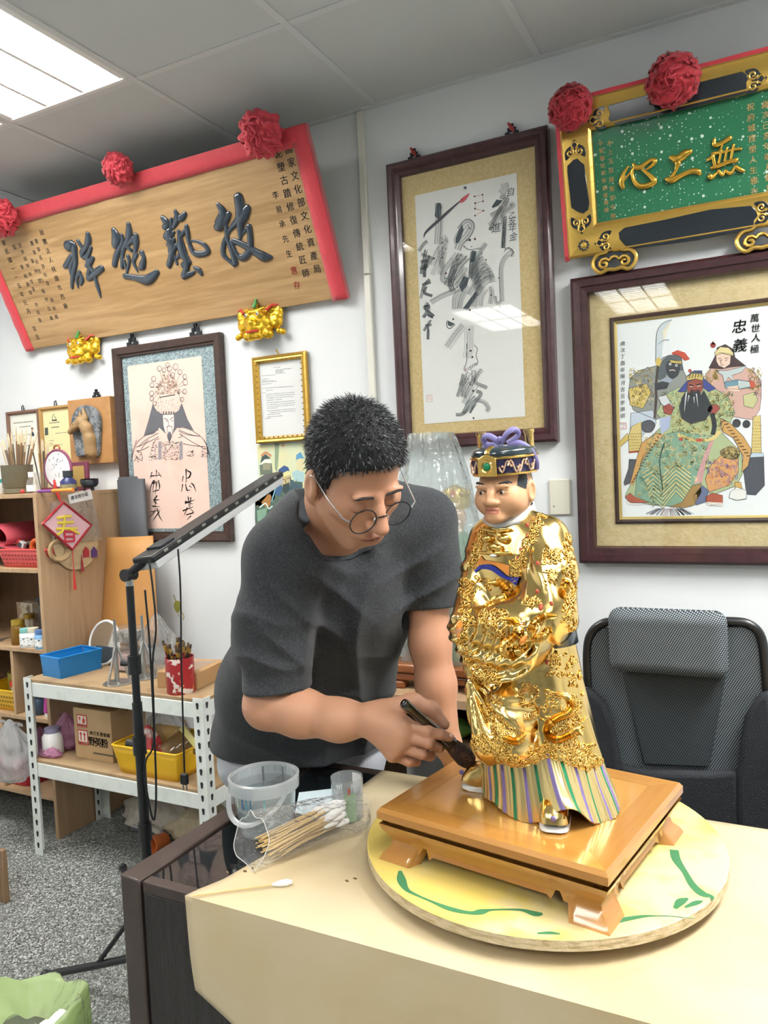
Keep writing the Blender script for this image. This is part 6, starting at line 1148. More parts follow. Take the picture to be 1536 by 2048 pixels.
c = up(363, 1386, 2.05, RZ); lathe_thing('brush_tin', 'tall red tin with white floral print, full of gold-ferruled brushes', 'tin', c, [('body', M('tin_floral', '#a3262c', .35, var=(28, '#e6d9cf', .58, .6), var2=(45, '#d9a05a', .66, .68)), [(.049, 0), (.05, .002), (.05, .126), (.048, .126), (.047, .004), (0, .004)])], n=36)
brushes(34, c, .046, .01, .135, .185, 'flat gold-ferruled brush standing in the red floral tin', 'brushes in the red tin', ['#2a2422', '#3a2a22', '#7a2420'], .3, True, .004)
# middle board
lathe_thing('white_jar', 'white plastic jar with dull purple lid on the rack\'s middle board', 'jar', up(106, 1487, 2.06, RZ2), [('body', m_wplas, [(.036, 0), (.04, .004), (.04, .075), (.028, .092)]), ('lid', M('mauve_lid', '#8f8ba8', .5), [(.03, .09), (.03, .108), (0, .108)])])
bag('pink_bag', 'pink bag slumped under the white jar', up(100, 1498, 2.035, RZ2), .05, m_pbag, 14, (1.1, .5, .3), False); bag('pink_bag', 'pink bag with knotted handles beside the carton', up(134, 1482, 2.12, RZ2), .06, m_pbag, 15, (1, .7, 1.1))
a, b = P(152, 1514, z=RZ2), P(290, 1498, z=RZ2); bxm = thing('drinks_carton', 'brown cardboard carton with red fragile and this-way-up labels on the rack', 'carton', ((a.x+b.x)/2, a.y+.09, RZ2)); W_ = (b.x-a.x)/2
MB().b2((-W_, -.09, 0), (W_, .09, .20)).build('carton', M('carton_card', '#bfa27a', .75, var=(6, '#b5966c', .4, .6)), bxm, bevel=.002); MB().box((.05, .05, .203), (W_*1.5, .16, .003), Matrix.Rotation(.2, 3, 'Y')).build('flap', MATS['carton_card'], bxm)
cpl = Plane((bxm.location.x, bxm.location.y-.0905, RZ2)); ar = Art(cpl, .0006); rd = '#c8402f'
for k, (y0, y1) in enumerate(((.125, .175), (.055, .115))):
    x = -W_+.02; ar.poly([(x, y0), (x+.055, y0), (x+.055, y1), (x, y1)], rd, 0, px=False); ar.poly([(x+.004, y0+.013), (x+.051, y0+.013), (x+.051, y1-.004), (x+.004, y1-.004)], '#efe6dc', 1, px=False)
    for i, ch in enumerate(('易碎物品', '禁止倒置')[k]): ar.text(ch, x+.009+i*.0125, y0+.0065, .011, '#f3e9e0', 2, px=False, w=.02)
x = -W_+.02
ar.poly([(x+.010, .165), (x+.022, .165), (x+.018, .152), (x+.014, .152)], rd, 2, px=False); ar.poly([(x+.0150, .142), (x+.0170, .142), (x+.0170, .153), (x+.0150, .153)], rd, 2, px=False); ar.poly([(x+.030, .142), (x+.044, .142), (x+.044, .156), (x+.039, .162), (x+.039, .170), (x+.035, .170), (x+.035, .162), (x+.030, .156)], rd, 2, px=False)
for q_ in (.014, .034): ar.poly([(x+q_, .072), (x+q_+.006, .072), (x+q_+.006, .095), (x+q_+.011, .095), (x+q_+.003, .108), (x+q_-.005, .095), (x+q_, .095)], rd, 2, px=False)
for i, ch in enumerate('蜂王乳營養罐'): ar.text(ch, x+.075+i*.018, .108, .017, '#3f3a36', 1, px=False, w=.01)
for i, ch in enumerate('野英粉'): ar.text(ch, x+.075+i*.034, .075, .038, '#35312e', 1, px=False, w=.03)
ar.stroke([(x+.08, .03), (x+.2, .03)], .006, '#5d544a', 1, px=False); ar.build('printed_marks', m_print, bxm)
a, b = P(236, 1540, z=RZ2), P(372, 1562, z=RZ2); yb = basket('yellow_bin', 'deep yellow plastic bin on the rack\'s middle board', (a.x, 2.0), (b.x, 2.24), RZ2, .105, MATS['yellow_plastic'], None)
T4 = Matrix.Translation((b.x-.055, 2.10, RZ2+.10)) @ Matrix.Rotation(-.95, 4, 'X') @ Matrix.Rotation(.5, 4, 'Y'); t = thing('lidded_jar', 'jar with a pale yellow lid lying in the yellow bin', 'jar', mat=T4); MB().lathe([(.05, -.07), (.056, -.06), (.056, .02)], 28).build('body', M_clear('jar_glass', '#e4d6b0', body=.5, bodycol='#b09468', rough=.08), t); MB().lathe([(.06, .02), (.06, .04), (.055, .043), (0, .043)], 32).build('lid', M('pale_yellow_lid', '#e6dd8e', .45), t)
bag('red_pack', 'red and white snack pouch in the yellow bin', (a.x+.09, 2.10, RZ2+.02), .055, M('red_pouch', '#c93d40', .35, var=(20, '#e9dcd8', .5, .58)), 17, (1, .7, 1.1), False); bag('film_bag', 'clear crumpled film bag behind the yellow bin', (a.x+.1, 2.2, RZ2+.01), .08, m_film, 18, (1.2, .6, 1.2), False)
# sacks on the floor below
m_sack = M('sack_cloth', '#b3a68c', .9, bump=(60, .5)); 
for px, py, r, sd, lb, mt in ((300, 1668, .12, 21, 'pale sack with red cord under the rack, nearer the lamp pole', M('sack_white', '#b9b2a6', .85, bump=(60, .5))), (355, 1700, .13, 22, 'beige cloth bundle under the right end of the rack', m_sack)):
    p = P(px, py, z=.0); bag('sack', lb, (p.x+(.0 if px < 320 else .12), p.y+.05, .002), r, mt, sd, (1.3, .8, .62), False)
p = P(312, 1706, z=.0); lathe_thing('orange_tub', 'small orange pot tipped on the floor beside the sacks', 'pot', None, [('body', M('orange_plastic', '#d9773f', .45), [(.03, -.05), (.036, .03), (.033, .03), (.028, -.045), (0, -.045)])], T=Matrix.Translation((p.x, p.y, .037)) @ Matrix.Rotation(1.4, 4, 'X'))
# ------------------------------------------------------------------ LED bar lamp on a tripod
lx, ly = P(280, 1500, y=1.5).x, 1.5; lamp = thing('led_bar_lamp', 'black LED bar lamp on a telescopic tripod stand left of the man', 'lamp', (lx, ly, 0)); m_lb = M('lamp_black', '#1b1d20', .4); zt0 = P(278, 1150, y=1.5).z
MB().tube([(0, 0, .1), (0, 0, .86)], .0135, 14).build('lower_pole', m_lb, lamp); MB().tube([(0, 0, .86), (0, 0, zt0)], .0105, 14).build('upper_pole', m_lb, lamp); MB().tube([(0, 0, zt0-.03), (0, 0, zt0-.012)], .0108, 14).build('chrome_ring', m_st, lamp)
for py in (1330, 1490, 1660): z = P(280, py, y=1.5).z; cl_ = MB().tube([(0, 0, z-.025), (0, 0, z+.025)], .018, 14).build('clamp', m_lb, lamp); MB().tube([(-.015, 0, z), (-.04, -.005, z+.004)], [.006, .011], 8).build('clamp_knob', m_lb, cl_)
for ft in (P(90, 1950, z=.012), P(246, 1735, z=.012), Vector((lx+.28, ly-.28, .012))):
    f0 = Vector((ft.x-lx, ft.y-ly, .012)); MB().tube([(0, 0, .16), f0*.55+Vector((0, 0, .07)), f0], .011, 10).build('leg', m_lb, lamp); MB().tube([(0, 0, .33), f0*.5+Vector((0, 0, .08))], .007, 8).build('brace', m_lb, lamp); MB().sphere(f0, .015, 8, 6).build('foot', m_lb, lamp)
h0, h1 = P(285, 1122, y=1.5), P(549, 950, y=2.15); d = (h1-h0); Ld = d.length; d.normalize(); sdv_ = d.cross(Vector((0, 0, 1))).normalized(); upv = sdv_.cross(d); R3 = Matrix((d, sdv_, upv)).transposed(); hc = (h0+h1)/2-lamp.location
R3 = R3 @ Matrix.Rotation(.12, 3, 'X')
MB().box(hc, (Ld, .075, .020), R3).build('housing', m_lb, lamp, bevel=.005); MB().box(hc-R3 @ Vector((0, 0, .0205)), (Ld*.97, .068, .020), R3).build('diffuser', M('lamp_diffuser', '#c6c8c9', .3), lamp, bevel=.002)
for k in range(11): MB().box(hc+R3 @ Vector((-Ld*.42+Ld*.084*k, .0382, .003)), (.016, .002, .007), R3).build('vent', M('vent_grey', '#7d8078', .5), lamp, smooth=False)
MB().tube([Vector((0, 0, zt0)), h0-lamp.location+d*.02], .012, 10).build('yoke', m_lb, lamp); MB().tube([Vector((0, -.018, zt0)), Vector((0, .018, zt0))], .017, 12).build('hinge', m_lb, lamp); MB().box(hc+R3 @ Vector((-Ld*.38, 0, .013)), (.06, .05, .006), R3).build('battery_clip', m_dark, lamp)
wpts = lambda L, y=1.48: [P(x, yy, y=y)-lamp.location for x, yy in catmull(L, 4)]
MB().tube(wpts([(298, 1118), (306, 1180), (312, 1260), (305, 1330), (308, 1480), (292, 1520), (290, 1560), (306, 1640), (312, 1600), (310, 1500), (300, 1300), (290, 1180)]), .0028, 6).build('cable', m_lb, lamp); MB().tube(wpts([(356, 1098), (361, 1180), (363, 1330), (369, 1545)], 1.56), .0025, 6).build('cable', m_lb, lamp)
pg_ = P(369, 1558, y=1.56)-lamp.location; MB().box(pg_, (.022, .014, .03)).build('plug', m_lb, lamp, bevel=.004)
for s in (-1, 1): MB().box(pg_+Vector((s*.006, 0, -.022)), (.0015, .005, .016)).build('prong', m_st, lamp)
# ------------------------------------------------------------------ bin with green liner
p = P(48, 2015, z=.27); bn = thing('waste_bin', 'waste bin with a pale green plastic liner at the lower left corner', 'bin', (p.x, p.y, 0)); MB().lathe([(.075, .0), (.08, .004), (.098, .2), (.093, .2), (.076, .008), (0, .008)], 32).build('bucket', M('bin_plastic', '#b8bab4', .5), bn)
def lin_(u, v):
    a = 2*math.pi*u; r = .128+.006*math.sin(7*a)*math.sin(3*v)+.004*math.sin(13*a+v*4); z = .285+.016*math.sin(2*a+1)+.005*math.sin(7*a)
    if v < .5: t = v*2; return (r*(1.03+.05*(1-t))*math.cos(a), r*(1.03+.05*(1-t))*math.sin(a), .08+(z-.08)*t)
    t = (v-.5)*2; return (r*(1.02-.55*t)*math.cos(a), r*(1.02-.55*t)*math.sin(a), z-.07*t**.7)
MB().grid(lin_, 64, 14, cu=True).build('liner', M_clear('green_liner', '#e6f3cc', body=.8, bodycol='#d3e8ae', rough=.25, wrinkle=(20, .6)), bn, auto=180)
for k in range(4): MB().grid(lambda u, v, k=k: (-.06+.04*k+.07*u, -.05+.03*(k % 2)+.06*v, .19+.02*k+.02*math.sin(u*5+k)*math.cos(v*4)), 8, 8).build('tissue', m_white, bn, solid=.001, auto=180)
p = P(11, 1808, z=0); pst = thing('wooden_panel', 'low brown wooden panel standing on the floor at the left edge', 'panel', (p.x-.15, p.y, 0)); MB().b2((-.25, 0, 0), (.13, .02, .19)).build('board', m_plyd, pst, bevel=.003); MB().b2((.13, 0, 0), (.15, .02, .19)).build('end_strip', m_plyd, pst, bevel=.003)
# ------------------------------------------------------------------ desk and what stands on it
DZ = .75; DX0, DX1, DY0, DY1 = -1.0, .82, .962, 1.56
m_blkwood = M('black_ash_board', '#24211f', .42, bump=(30, .5, 3, (14, 14, .4)), var=(8, '#2f2a28', .4, .7, (10, 10, .5))); m_dkbrn = M('dark_brown_edge', '#3b302c', .38, var=(14, '#453934', .4, .7))
desk = thing('work_desk', 'black ash work desk with a glass-topped left strip, mostly covered by kraft paper', 'desk', ((DX0+DX1)/2, (DY0+DY1)/2, 0))
def bx(lo, hi, nm, mt, par, bev=.002, **k): return MB().b2(lo, hi).build(nm, mt, par, world=True, bevel=bev, **k)
bx((DX0, DY0, 0), (DX1, DY0+.022, DZ-.021), 'front_panel', m_blkwood, desk); bx((DX1-.022, DY0+.022, 0), (DX1, DY1-.02, DZ-.021), 'end_panel', m_blkwood, desk)
bx((DX0, DY0, DZ-.021), (DX1, DY0+.022, DZ), 'top_rail', m_dkbrn, desk); bx((DX0, DY1-.022, DZ-.03), (DX1, DY1, DZ), 'top_rail', m_dkbrn, desk); bx((-.74, DY0+.022, DZ-.03), (DX1, DY1-.022, DZ-.006), 'top_board', m_blkwood, desk)
bx((DX0, DY0+.022, DZ-.12), (-.74, DY1-.022, DZ-.1), 'tray_floor', M('tray_felt', '#5b5350', .7, var=(9, '#7d6a66', .48, .55)), desk)
bx((DX0, DY0+.0225, DZ-.009), (-.7405, DY1-.0225, DZ-.004), 'glass_inset', M_clear('desk_glass', '#b9c4c8', body=.12, bodycol='#4b5254', rough=.03, gloss=1.3), desk, bev=.0005)
# thick left slab, set a little askew
sl = thing('desk_end_slab', 'thick dark slab forming the left end of the work desk', 'desk end', (-1.03, 1.25, 0))
MB().prism([(-1.058, .966), (-1.0065, .960), (-1.004, 1.555), (-1.042, 1.555)], 0, DZ).build('slab', m_dkbrn, sl, world=True, bevel=.003)
m_redink = M('tray_scrap', '#a98a86', .7)
for k, (x, y, a, w, d) in enumerate(((-.86, 1.06, .5, .09, .07), (-.94, 1.18, .2, .05, .09), (-.87, 1.25, .9, .06, .08))): MB().box((x, y, DZ-.098), (w, d, .002), Matrix.Rotation(a, 3, 'Z')).build('paper_scrap', m_redink, desk, world=True, smooth=False)
# kraft paper with a fold over the front edge
m_kraft = M('kraft_paper', '#c9b998', .72, bump=(9, .35, 5), var=(4, '#c0ac84', .4, .65))
def kraft(u, v):
    # v: 0 back .. .62 front edge .. 1 hanging tip; left edge runs diagonally
    x1 = DX1-.01; yb, yf = DY1-.004, DY0-.003
    if v < .62:
        y = yb+(yf-yb)*(v/.62); xl = np.interp(y, [.96, 1.02, 1.12, 1.22, 1.56], [-.895, -.868, -.868+.02, -.838, -.826]); x = xl+(x1-xl)*u; z = DZ+.0012+.0012*math.sin(x*9+y*7)*math.sin(y*13)**2*.6
        return (x, y, z)
    t = (v-.62)/.38; xl = -.897+.014*t; x = xl+(x1-xl)*u; dep = np.interp(x, [-.9, -.87, -.7, -.5, -.2, 1], [.15, .168, .262, .35, .42, .45])
    return (x, yf-.0035-.003*math.sin(t*2.4)-.0035*math.sin(x*21+t*2.5)*t-.003*math.sin(x*7)*t, DZ+.001-dep*t)
kp = MB().grid(kraft, 90, 46).build('kraft_paper', m_kraft, None, solid=.0012, auto=60); tag(kp, 'sheet of brown kraft paper covering the desk and hanging over its front', 'paper')
# ---- turntable board
TC = Vector((-.38, 1.305, 0)); TZ0, TZ1 = .772, .792
tt = thing('turntable', 'round wooden turntable board with worn yellow paint and green brush marks', 'turntable', (TC.x, TC.y, DZ))
m_yel = M('worn_yellow_paint', '#dcc46a', .6, var=(5, '#d8cba0', .45, .62), var2=(18, '#dcc763', .5, .72)); m_edge = M('ply_edge', '#cdbd9c', .8, bump=(50, .6), var=(40, '#a99468', .45, .7, (1, 1, 6)))
q = MB(); q.mat(0).lathe([(.306, TZ0), (.31, TZ0+.002), (.31, TZ1-.002)], 96, (TC.x, TC.y, 0), cap1=False); q.mat(1).lathe([(.31, TZ1-.002), (.308, TZ1)], 96, (TC.x, TC.y, 0), cap0=False); q.build('board', [m_edge, m_yel], tt, world=True)
MB().lathe([(.11, DZ+.0025), (.11, DZ+.008), (.05, DZ+.01), (.05, TZ0)], 32, (TC.x, TC.y, 0)).build('swivel_base', M('swivel_steel', '#6d6f70', .4, .8), tt, world=True)
tp = Plane((TC.x, TC.y, TZ1), (1, 0, 0), (0, 1, 0)); ar = Art(tp, .0003); gnm = '#3c7a4e'
for st in ([(800, 1742, 5), (803, 1760, 13), (812, 1778, 8), (828, 1788, 5), (860, 1802, 4), (900, 1818, 9), (940, 1826, 7), (962, 1824, 12), (985, 1820, 4), (1040, 1820, 5), (1070, 1828, 11), (1085, 1828, 5)], [(1215, 1850, 6), (1230, 1843, 12), (1255, 1838, 10), (1285, 1833, 7), (1310, 1832, 3), (1345, 1833, 2), (1390, 1838, 2)], [(1348, 1700, 12), (1353, 1720, 12), (1370, 1745, 8), (1385, 1770, 10), (1405, 1788, 12), (1422, 1793, 7), (1424, 1800, 3)], [(1350, 1817, 6), (1362, 1803, 14), (1376, 1797, 4)], [(1370, 1815, 4), (1392, 1806, 10), (1405, 1802, 3)], [(1075, 1867, 4), (1100, 1866, 7), (1120, 1868, 3)], [(1000, 1870, 1), (1004, 1871, 1)]):
    ar.stroke([(x, y, w*1.0) for x, y, w in st], 6, gnm, 1)
x0 = ar.mb
ar.build('green_paint_marks', m_print, tt)
# ---- plinth: rotated square stand with waisted body and scroll feet
PA = math.radians(-10); PL = thing('statue_plinth', 'honey-coloured wooden statue plinth with moulded top and cut-out scroll feet', 'plinth', (-.378, 1.260, TZ1), PA)
m_hon = M_wood('honey_wood', '#c08c45', '#a26c2c', 0, 4.5, .22, coat=.6, ring=14, fine=.4); m_hon2 = M_wood('honey_wood_b', '#bb8641', '#9a6428', 1, 4.5, .22, coat=.6, ring=14, fine=.4)
hw, hd = .202, .181
MB().b2((-hw+.045, -hd+.045, .068), (hw-.045, hd-.045, .0900)).build('top_panel', M_wood('honey_panel', '#c08d46', '#a87432', 1, 4, .14, coat=.8, ring=12, fine=.35), PL)
prof = [(.045, .068), (.004, .068), (.0, .071), (.0, .083), (.005, .0898), (.0455, .0905), (.0455, .068)]
for q in range(4):
    vs = []
    for i, n in prof: a, b = hw-i, hd-i; c = [(-a, -b, n), (a, -b, n), (a, b, n), (-a, b, n)]; vs += [c[q], c[(q+1) % 4]]
    MB().add(vs, [(2*k, 2*k+1, 2*k+3, 2*k+2) for k in range(len(prof)-1)]).build('top_border', m_hon if q % 2 == 0 else m_hon2, PL, smooth=True, auto=25)
MB().b2((-hw+.014, -hd+.014, .0605), (hw-.014, hd-.014, .0678)).build('neck_moulding', m_hon2, PL)
def side_panel(L, T, mat):
    """waisted apron with cut-out: outline in (s,z), pushed in and out by height"""
    h1 = .0620; rin = [(0, .0), (.004, .0005), (.012, .010), (.022, .017), (.036, .012), (.048, .0), (.050, .004)]
    inset = lambda z: np.interp(z, [.0, .008, .014, .030, .050, .058, .062], [0, .001, .013, .019, .007, .0, .002])
    K = 60; vs = []; low = []
    for i in range(K+1):
        s = -L+2*L*i/K; a = abs(s); zl = 0.0
        if a < L-.094: zl = .022-.005*(a > L-.100)
        elif a < L-.080: zl = .032
        elif a < L-.066: zl = .020
        low.append((s, zl))
    n = 7
    for s, zl in low:
        for j in range(n):
            z = zl+(h1-zl)*j/(n-1); ins = inset(z); ss = max(-L+ins, min(L-ins, s)); vs.append(T @ Vector((ss, ins, z)))
        for j in range(n):
            z = zl+(h1-zl)*j/(n-1); ins = inset(z); ss = max(-L+ins, min(L-ins, s)); vs.append(T @ Vector((ss*.93, ins+.024, z)))
    m = 2*n; fs = []
    for i in range(K):
        for j in range(n-1): fs.append((i*m+j, (i+1)*m+j, (i+1)*m+j+1, i*m+j+1)); fs.append((i*m+n+j, i*m+n+j+1, (i+1)*m+n+j+1, (i+1)*m+n+j))
        fs.append((i*m, i*m+n, (i+1)*m+n, (i+1)*m))
    MB().add(vs, fs).build('side_apron', mat, PL, smooth=True, auto=40)
side_panel(hw, Matrix.Translation((0, -hd, 0)), m_hon); side_panel(hw, Matrix.Translation((0, hd, 0)) @ Matrix.Rotation(math.pi, 4, 'Z'), m_hon)
side_panel(hd, Matrix.Translation((hw, 0, 0)) @ Matrix.Rotation(math.pi/2, 4, 'Z'), m_hon2); side_panel(hd, Matrix.Translation((-hw, 0, 0)) @ Matrix.Rotation(-math.pi/2, 4, 'Z'), m_hon2)
# ------------------------------------------------------------------ small things on the desk
m_redp = M('red_paint', '#c65a42', .45)
c = P(527, 1547, z=.862); bk_ = thing('water_bucket', 'clear plastic bucket of water with paint streaks on the left of the desk', 'bucket', (c.x, c.y, DZ+.001)); m_pp = M_clear('bucket_plastic', '#f7fafb', body=.24, bodycol='#f2f7fa', rough=.1, gloss=1.3)
MB().lathe([(.052, 0), (.056, .003), (.064, .105), (.0625, .105), (.054, .006), (0, .004)], 48).build('wall', m_pp, bk_, auto=60); MB().lathe([(.064, .086), (.070, .086), (.071, .109), (.0655, .111), (.064, .105)], 48, cap0=False, cap1=False).build('rim', M_clear('bucket_rim', body=.42, bodycol='#eef3f5', rough=.12), bk_)
MB().lathe([(.0535, .007), (.0595, .07), (0, .07)], 40).build('water', M_clear('bucket_water', '#eef4f4', body=.12, bodycol='#dbe6ea', rough=.02), bk_)
for a in np.linspace(0, 6.28, 36, endpoint=False): MB().box((.0665*math.cos(a), .0665*math.sin(a), .097), (.003, .0012, .018), Matrix.Rotation(a, 3, 'Z')).build('rim_rib', MATS['bucket_rim'], bk_, smooth=False)
hb = [Vector((.071*math.cos(a), .071*math.sin(a), .096-.06*math.sin((a-3.3)/(6.0-3.3)*math.pi)**.8)) if 3.3 <= a <= 6.0 else None for a in np.linspace(3.3, 6.0, 20)]
MB().tube([p*1.0+Vector((0, 0, 0)) for p in hb], .006, 6, flat=.3).build('handle', MATS['bucket_rim'], bk_)
for k, (a, cc) in enumerate(((4.55, '#3a6fa8'), (4.7, '#59a5b8'), (4.85, '#3f86a0'), (5.3, '#7fc0cc'), (4.3, '#c9d6a0'), (1.5, '#2d2f3a'), (2.2, '#2d2f3a'))): MB().grid(lambda u, v, a=a: ((.0608+.0022*v)*math.cos(a+.06*u), (.0608+.0022*v)*math.sin(a+.06*u), .062+.04*v), 3, 5).build('paint_streak', M('streak%d' % k, cc, .4), bk_)
c = P(693, 1552, z=.838); cu_ = thing('swab_cup', 'clear plastic cup of loose cotton sticks with a green tag', 'cup', (c.x, c.y, DZ+.0025)); MB().lathe([(.029, 0), (.031, .002), (.033, .085), (.032, .085), (.0295, .003), (0, .003)], 36).build('wall', m_pp, cu_, auto=60)
MB().grid(lambda u, v: (.0335*math.cos(5.0+.75*u), .0335*math.sin(5.0+.75*u), .004+.058*v), 8, 3).build('green_tag', M('green_tag', '#8fb58a', .6), cu_); MB().grid(lambda u, v: (.0300*math.cos(.2+1.5*u), .0300*math.sin(.2+1.5*u), .03+.052*v), 8, 3).build('white_card', m_white, cu_); MB().tube([(.0335*math.cos(5.35), .0335*math.sin(5.35), .06), (.0337*math.cos(5.35), .0337*math.sin(5.35), .072)], .0022, 6).build('red_pin', m_redp, cu_)
rr = random.Random(8); m_cot = M('cotton', '#f4f4f2', .95); m_bam = M('bamboo_stick', '#d9b97e', .6)
for k in range(16): a = rr.uniform(0, 6.28); s = thing('paper_swab', 'white paper-stick swab in the clear cup', 'swab', Vector((c.x+.012*math.cos(a), c.y+.012*math.sin(a), DZ+.008)), group='white swabs in the clear cup'); e = Vector((.013*math.cos(a+rr.uniform(-.6, .6)), .013*math.sin(a), .05+.006*rr.random())); MB().tube([(0, 0, 0), e], .0013, 6).build('stick', m_wplas, s); MB().tube([e*.88, e*.95, e*1.03], [.0014, .0026, .0018], 6).build('cotton_tip', m_cot, s)
sw0 = None; ta = P(540, 1702, z=DZ+.01); tb = P(700, 1645, z=DZ+.01); dv = (tb-ta); L0 = .15; ang = math.atan2(dv.y, dv.x)
for k in range(52):
    if sw0 is None:
        sw0 = thing('cotton_swab', 'bamboo cotton swab in the open clear bag', 'swab', (0, 0, 0), group='bamboo swabs in the clear bag'); MB().tube([(0, 0, 0), (L0, 0, 0)], .0014, 6).build('stick', m_bam, sw0); MB().tube([(L0*.80, 0, 0), (L0*.85, 0, 0), (L0*.93, 0, 0), (L0, 0, 0), (L0*1.015, 0, 0)], [.0016, .0048, .0060, .0052, .002], 9).build('cotton_tip', m_cot, sw0); o = sw0
    else: o = copy_tree(sw0)
    lay = k//13; s = (k % 13-6)*.0105+rr.uniform(-.004, .004); n2 = Vector((-dv.y, dv.x, 0)).normalized(); p = ta+n2*(s*.55+.006)+dv.normalized()*rr.uniform(-.016, .018); o.location = (p.x, p.y, DZ+.008+.0085*lay*(1-abs(s)/.12)+rr.uniform(0, .003)); o.rotation_euler = (0, -.05-.05*rr.random()-.02*lay, ang-s*2.2+rr.uniform(-.10, .10)); MW[o.name] = o.matrix_basis.copy()
bgc = (ta+tb)/2; bgd = dv.normalized(); bgn = Vector((-bgd.y, bgd.x, 0)); sb_ = thing('swab_bag', 'open clear film bag holding the bamboo cotton swabs', 'bag', (bgc.x, bgc.y, DZ+.003), ang)
def bagf(u, v):
    a = 2*math.pi*u; x = -.125+.245*v; w = .052*(1-.12*math.sin(v*3)) if v < .93 else .03; w *= 1+.04*math.sin(5*a+9*v); hh = .040*(1.12-.35*v)*(1+.06*math.sin(7*a-11*v)); y = w*math.cos(a)*1.15; z = max(.0, hh*.85+hh*math.sin(a)) if True else 0
    return (x+.016*math.sin(a)*(1-v)+.004*math.sin(3*a+20*v), y, z)
MB().grid(bagf, 44, 24, cu=True).build('film', M_clear('swab_film', body=.13, rough=.05, wrinkle=(45, .8), gloss=1.1), sb_, auto=180); MB().tube([Vector(bagf(k/44, 0)) for k in range(44)], .0009, 5, closed=True).build('bag_mouth', M_clear('mouth_film', body=.6, rough=.2), sb_)
a, b = P(383, 1792, z=DZ+.005), P(584, 1764, z=DZ+.007); t = thing('cotton_swab', 'single bamboo cotton swab lying alone at the front left corner of the paper', 'swab', a); e = b-a; MB().tube([(0, 0, 0), e], .0014, 6).build('stick', m_bam, t); MB().tube([e*.80, e*.87, e*.95, e], [.0018, .0052, .0062, .003], 10).build('cotton_tip', m_cot, t)
cor = [P(*q_, z=DZ+.0035) for q_ in ((598, 1585), (668, 1577), (692, 1602), (640, 1640), (590, 1625))]; nt_ = thing('note_paper', 'pale blue printed slip under the clear cup and swab bag', 'paper', cor[0]); MB().add(cor, [list(range(5))]).build('slip', M('pale_blue_paper', '#cfe0e6', .7), nt_, world=True, smooth=False, solid=.0006)
for q_ in ((455, 1745), (490, 1742), (505, 1736), (710, 1757), (694, 1762)): p = P(*q_, z=DZ+.003); t = thing('bark_crumb', 'tiny dark crumb on the kraft paper', 'crumb', p, group='crumbs on the kraft paper'); MB().box((0, 0, 0), (.006, .003, .002), Matrix.Rotation(q_[0], 3, 'Z')).build('crumb', M('crumb', '#6b5a3a', .8), t)
# ------------------------------------------------------------------ gilded statue on its plinth
ST_O = Vector((-.359, 1.224, .8827)); ST_R = math.atan2(-.17, .985)
ST = thing('gilded_statue', 'gilded temple statue of a robed official in a black and gold hat', 'statue', mat=Matrix.Translation(ST_O) @ Matrix.Rotation(ST_R, 4, 'Z') @ Matrix.Scale(.97, 4))
STM = MW[ST.name]; STI = STM.inverted()
m_au = M('gold_leaf', '#e5c57e', .17, 1.0, bump=(900, .04)); m_au2 = M('gold_relief', '#e0ba68', .24, 1.0)
m_skin_st = M('statue_face', '#cf9a73', .42); m_purple = M('purple_paint', '#7d6ea3', .4); m_green = M('green_paint', '#1f7a50', .4); m_orange = M('orange_paint', '#ee9640', .45)
m_blue = M('blue_paint', '#2b3596', .35); m_wht = M('white_paint', '#f1efea', .4); m_hatblk = M('hat_black', '#26333a', .2, coat=.4); m_redp = M('red_paint', '#c65a42', .45)
zt = np.array([.07, .12, .22, .30, .38, .44, .475, .50, .515]); tab = np.array([(-.010, .024, .120, .098), (-.012, .022, .109, .090), (-.016, .016, .094, .077), (-.020, .010, .088, .070), (-.024, .004, .090, .066), (-.026, .0, .089, .059), (-.027, -.002, .074, .048), (-.027, -.006, .048, .038), (-.026, -.01, .036, .033)])
def coat_fn(p):
    z = np.clip(p[:, 2], zt[0], zt[-1]); cx, cy, rx, ry = (np.interp(z, zt, tab[:, i]) for i in range(4)); th_ = np.arctan2(p[:, 1]-cy, p[:, 0]-cx)
    low = np.clip((.34-z)/.2, 0, 1); fold = low*(.035*np.sin(th_*9+1)+.02*np.sin(th_*17+z*20)); k = np.sqrt(((p[:, 0]-cx)/rx)**2+((p[:, 1]-cy)/ry)**2)
    d = (k-1-fold)*np.minimum(rx, ry)*.9
    hem = .100+.014*np.cos(th_*3.0+3.9)+.006*np.sin(th_*7)
    return np.maximum(np.maximum(d, hem-p[:, 2]), p[:, 2]-.517)
S = Sdf(); S.func(coat_fn, (-.015, .012, .29), .30, k=.001)
sh = dict(k=.016)
# far arm (image right): shoulder - elbow - wrist, with hanging sleeve
S.chain([(.032, .0, .462), (.052, -.030, .40), (.055, -.055, .345)], [.040, .041, .044], .02); S.chain([(.055, -.055, .345), (-.002, -.084, .325), (-.058, -.094, .318)], [.046, .040, .026], .02)
def drape_fn(p):
    """hanging sleeve cloth: a bowl-shaped sheet with U folds"""
    x = (p[:, 0]+.006)/.076; zl = .318-.075*np.sqrt(np.clip(1-x*x, 0, 1)); yc = -.088-.012*(1-x*x); th_ = .022+.012*np.sin((p[:, 2]-.02*x*x)*210)*.35
    d = np.maximum(np.abs(p[:, 1]-yc)-th_, np.maximum(zl-p[:, 2], p[:, 2]-.335)*.8); return np.maximum(d, (np.abs(x)-1)*.07)
S.func(drape_fn, (-.004, -.09, .29), .11, k=.012)
# near arm (image left)
S.chain([(-.072, .0, .462), (-.082, -.022, .395), (-.080, -.050, .352)], [.032, .032, .031], .016); S.chain([(-.080, -.050, .352), (-.074, -.086, .325)], [.031, .031], .014)
S.cone((-.072, -.094, .31), (-.066, -.092, .245), .024, .012, .02)
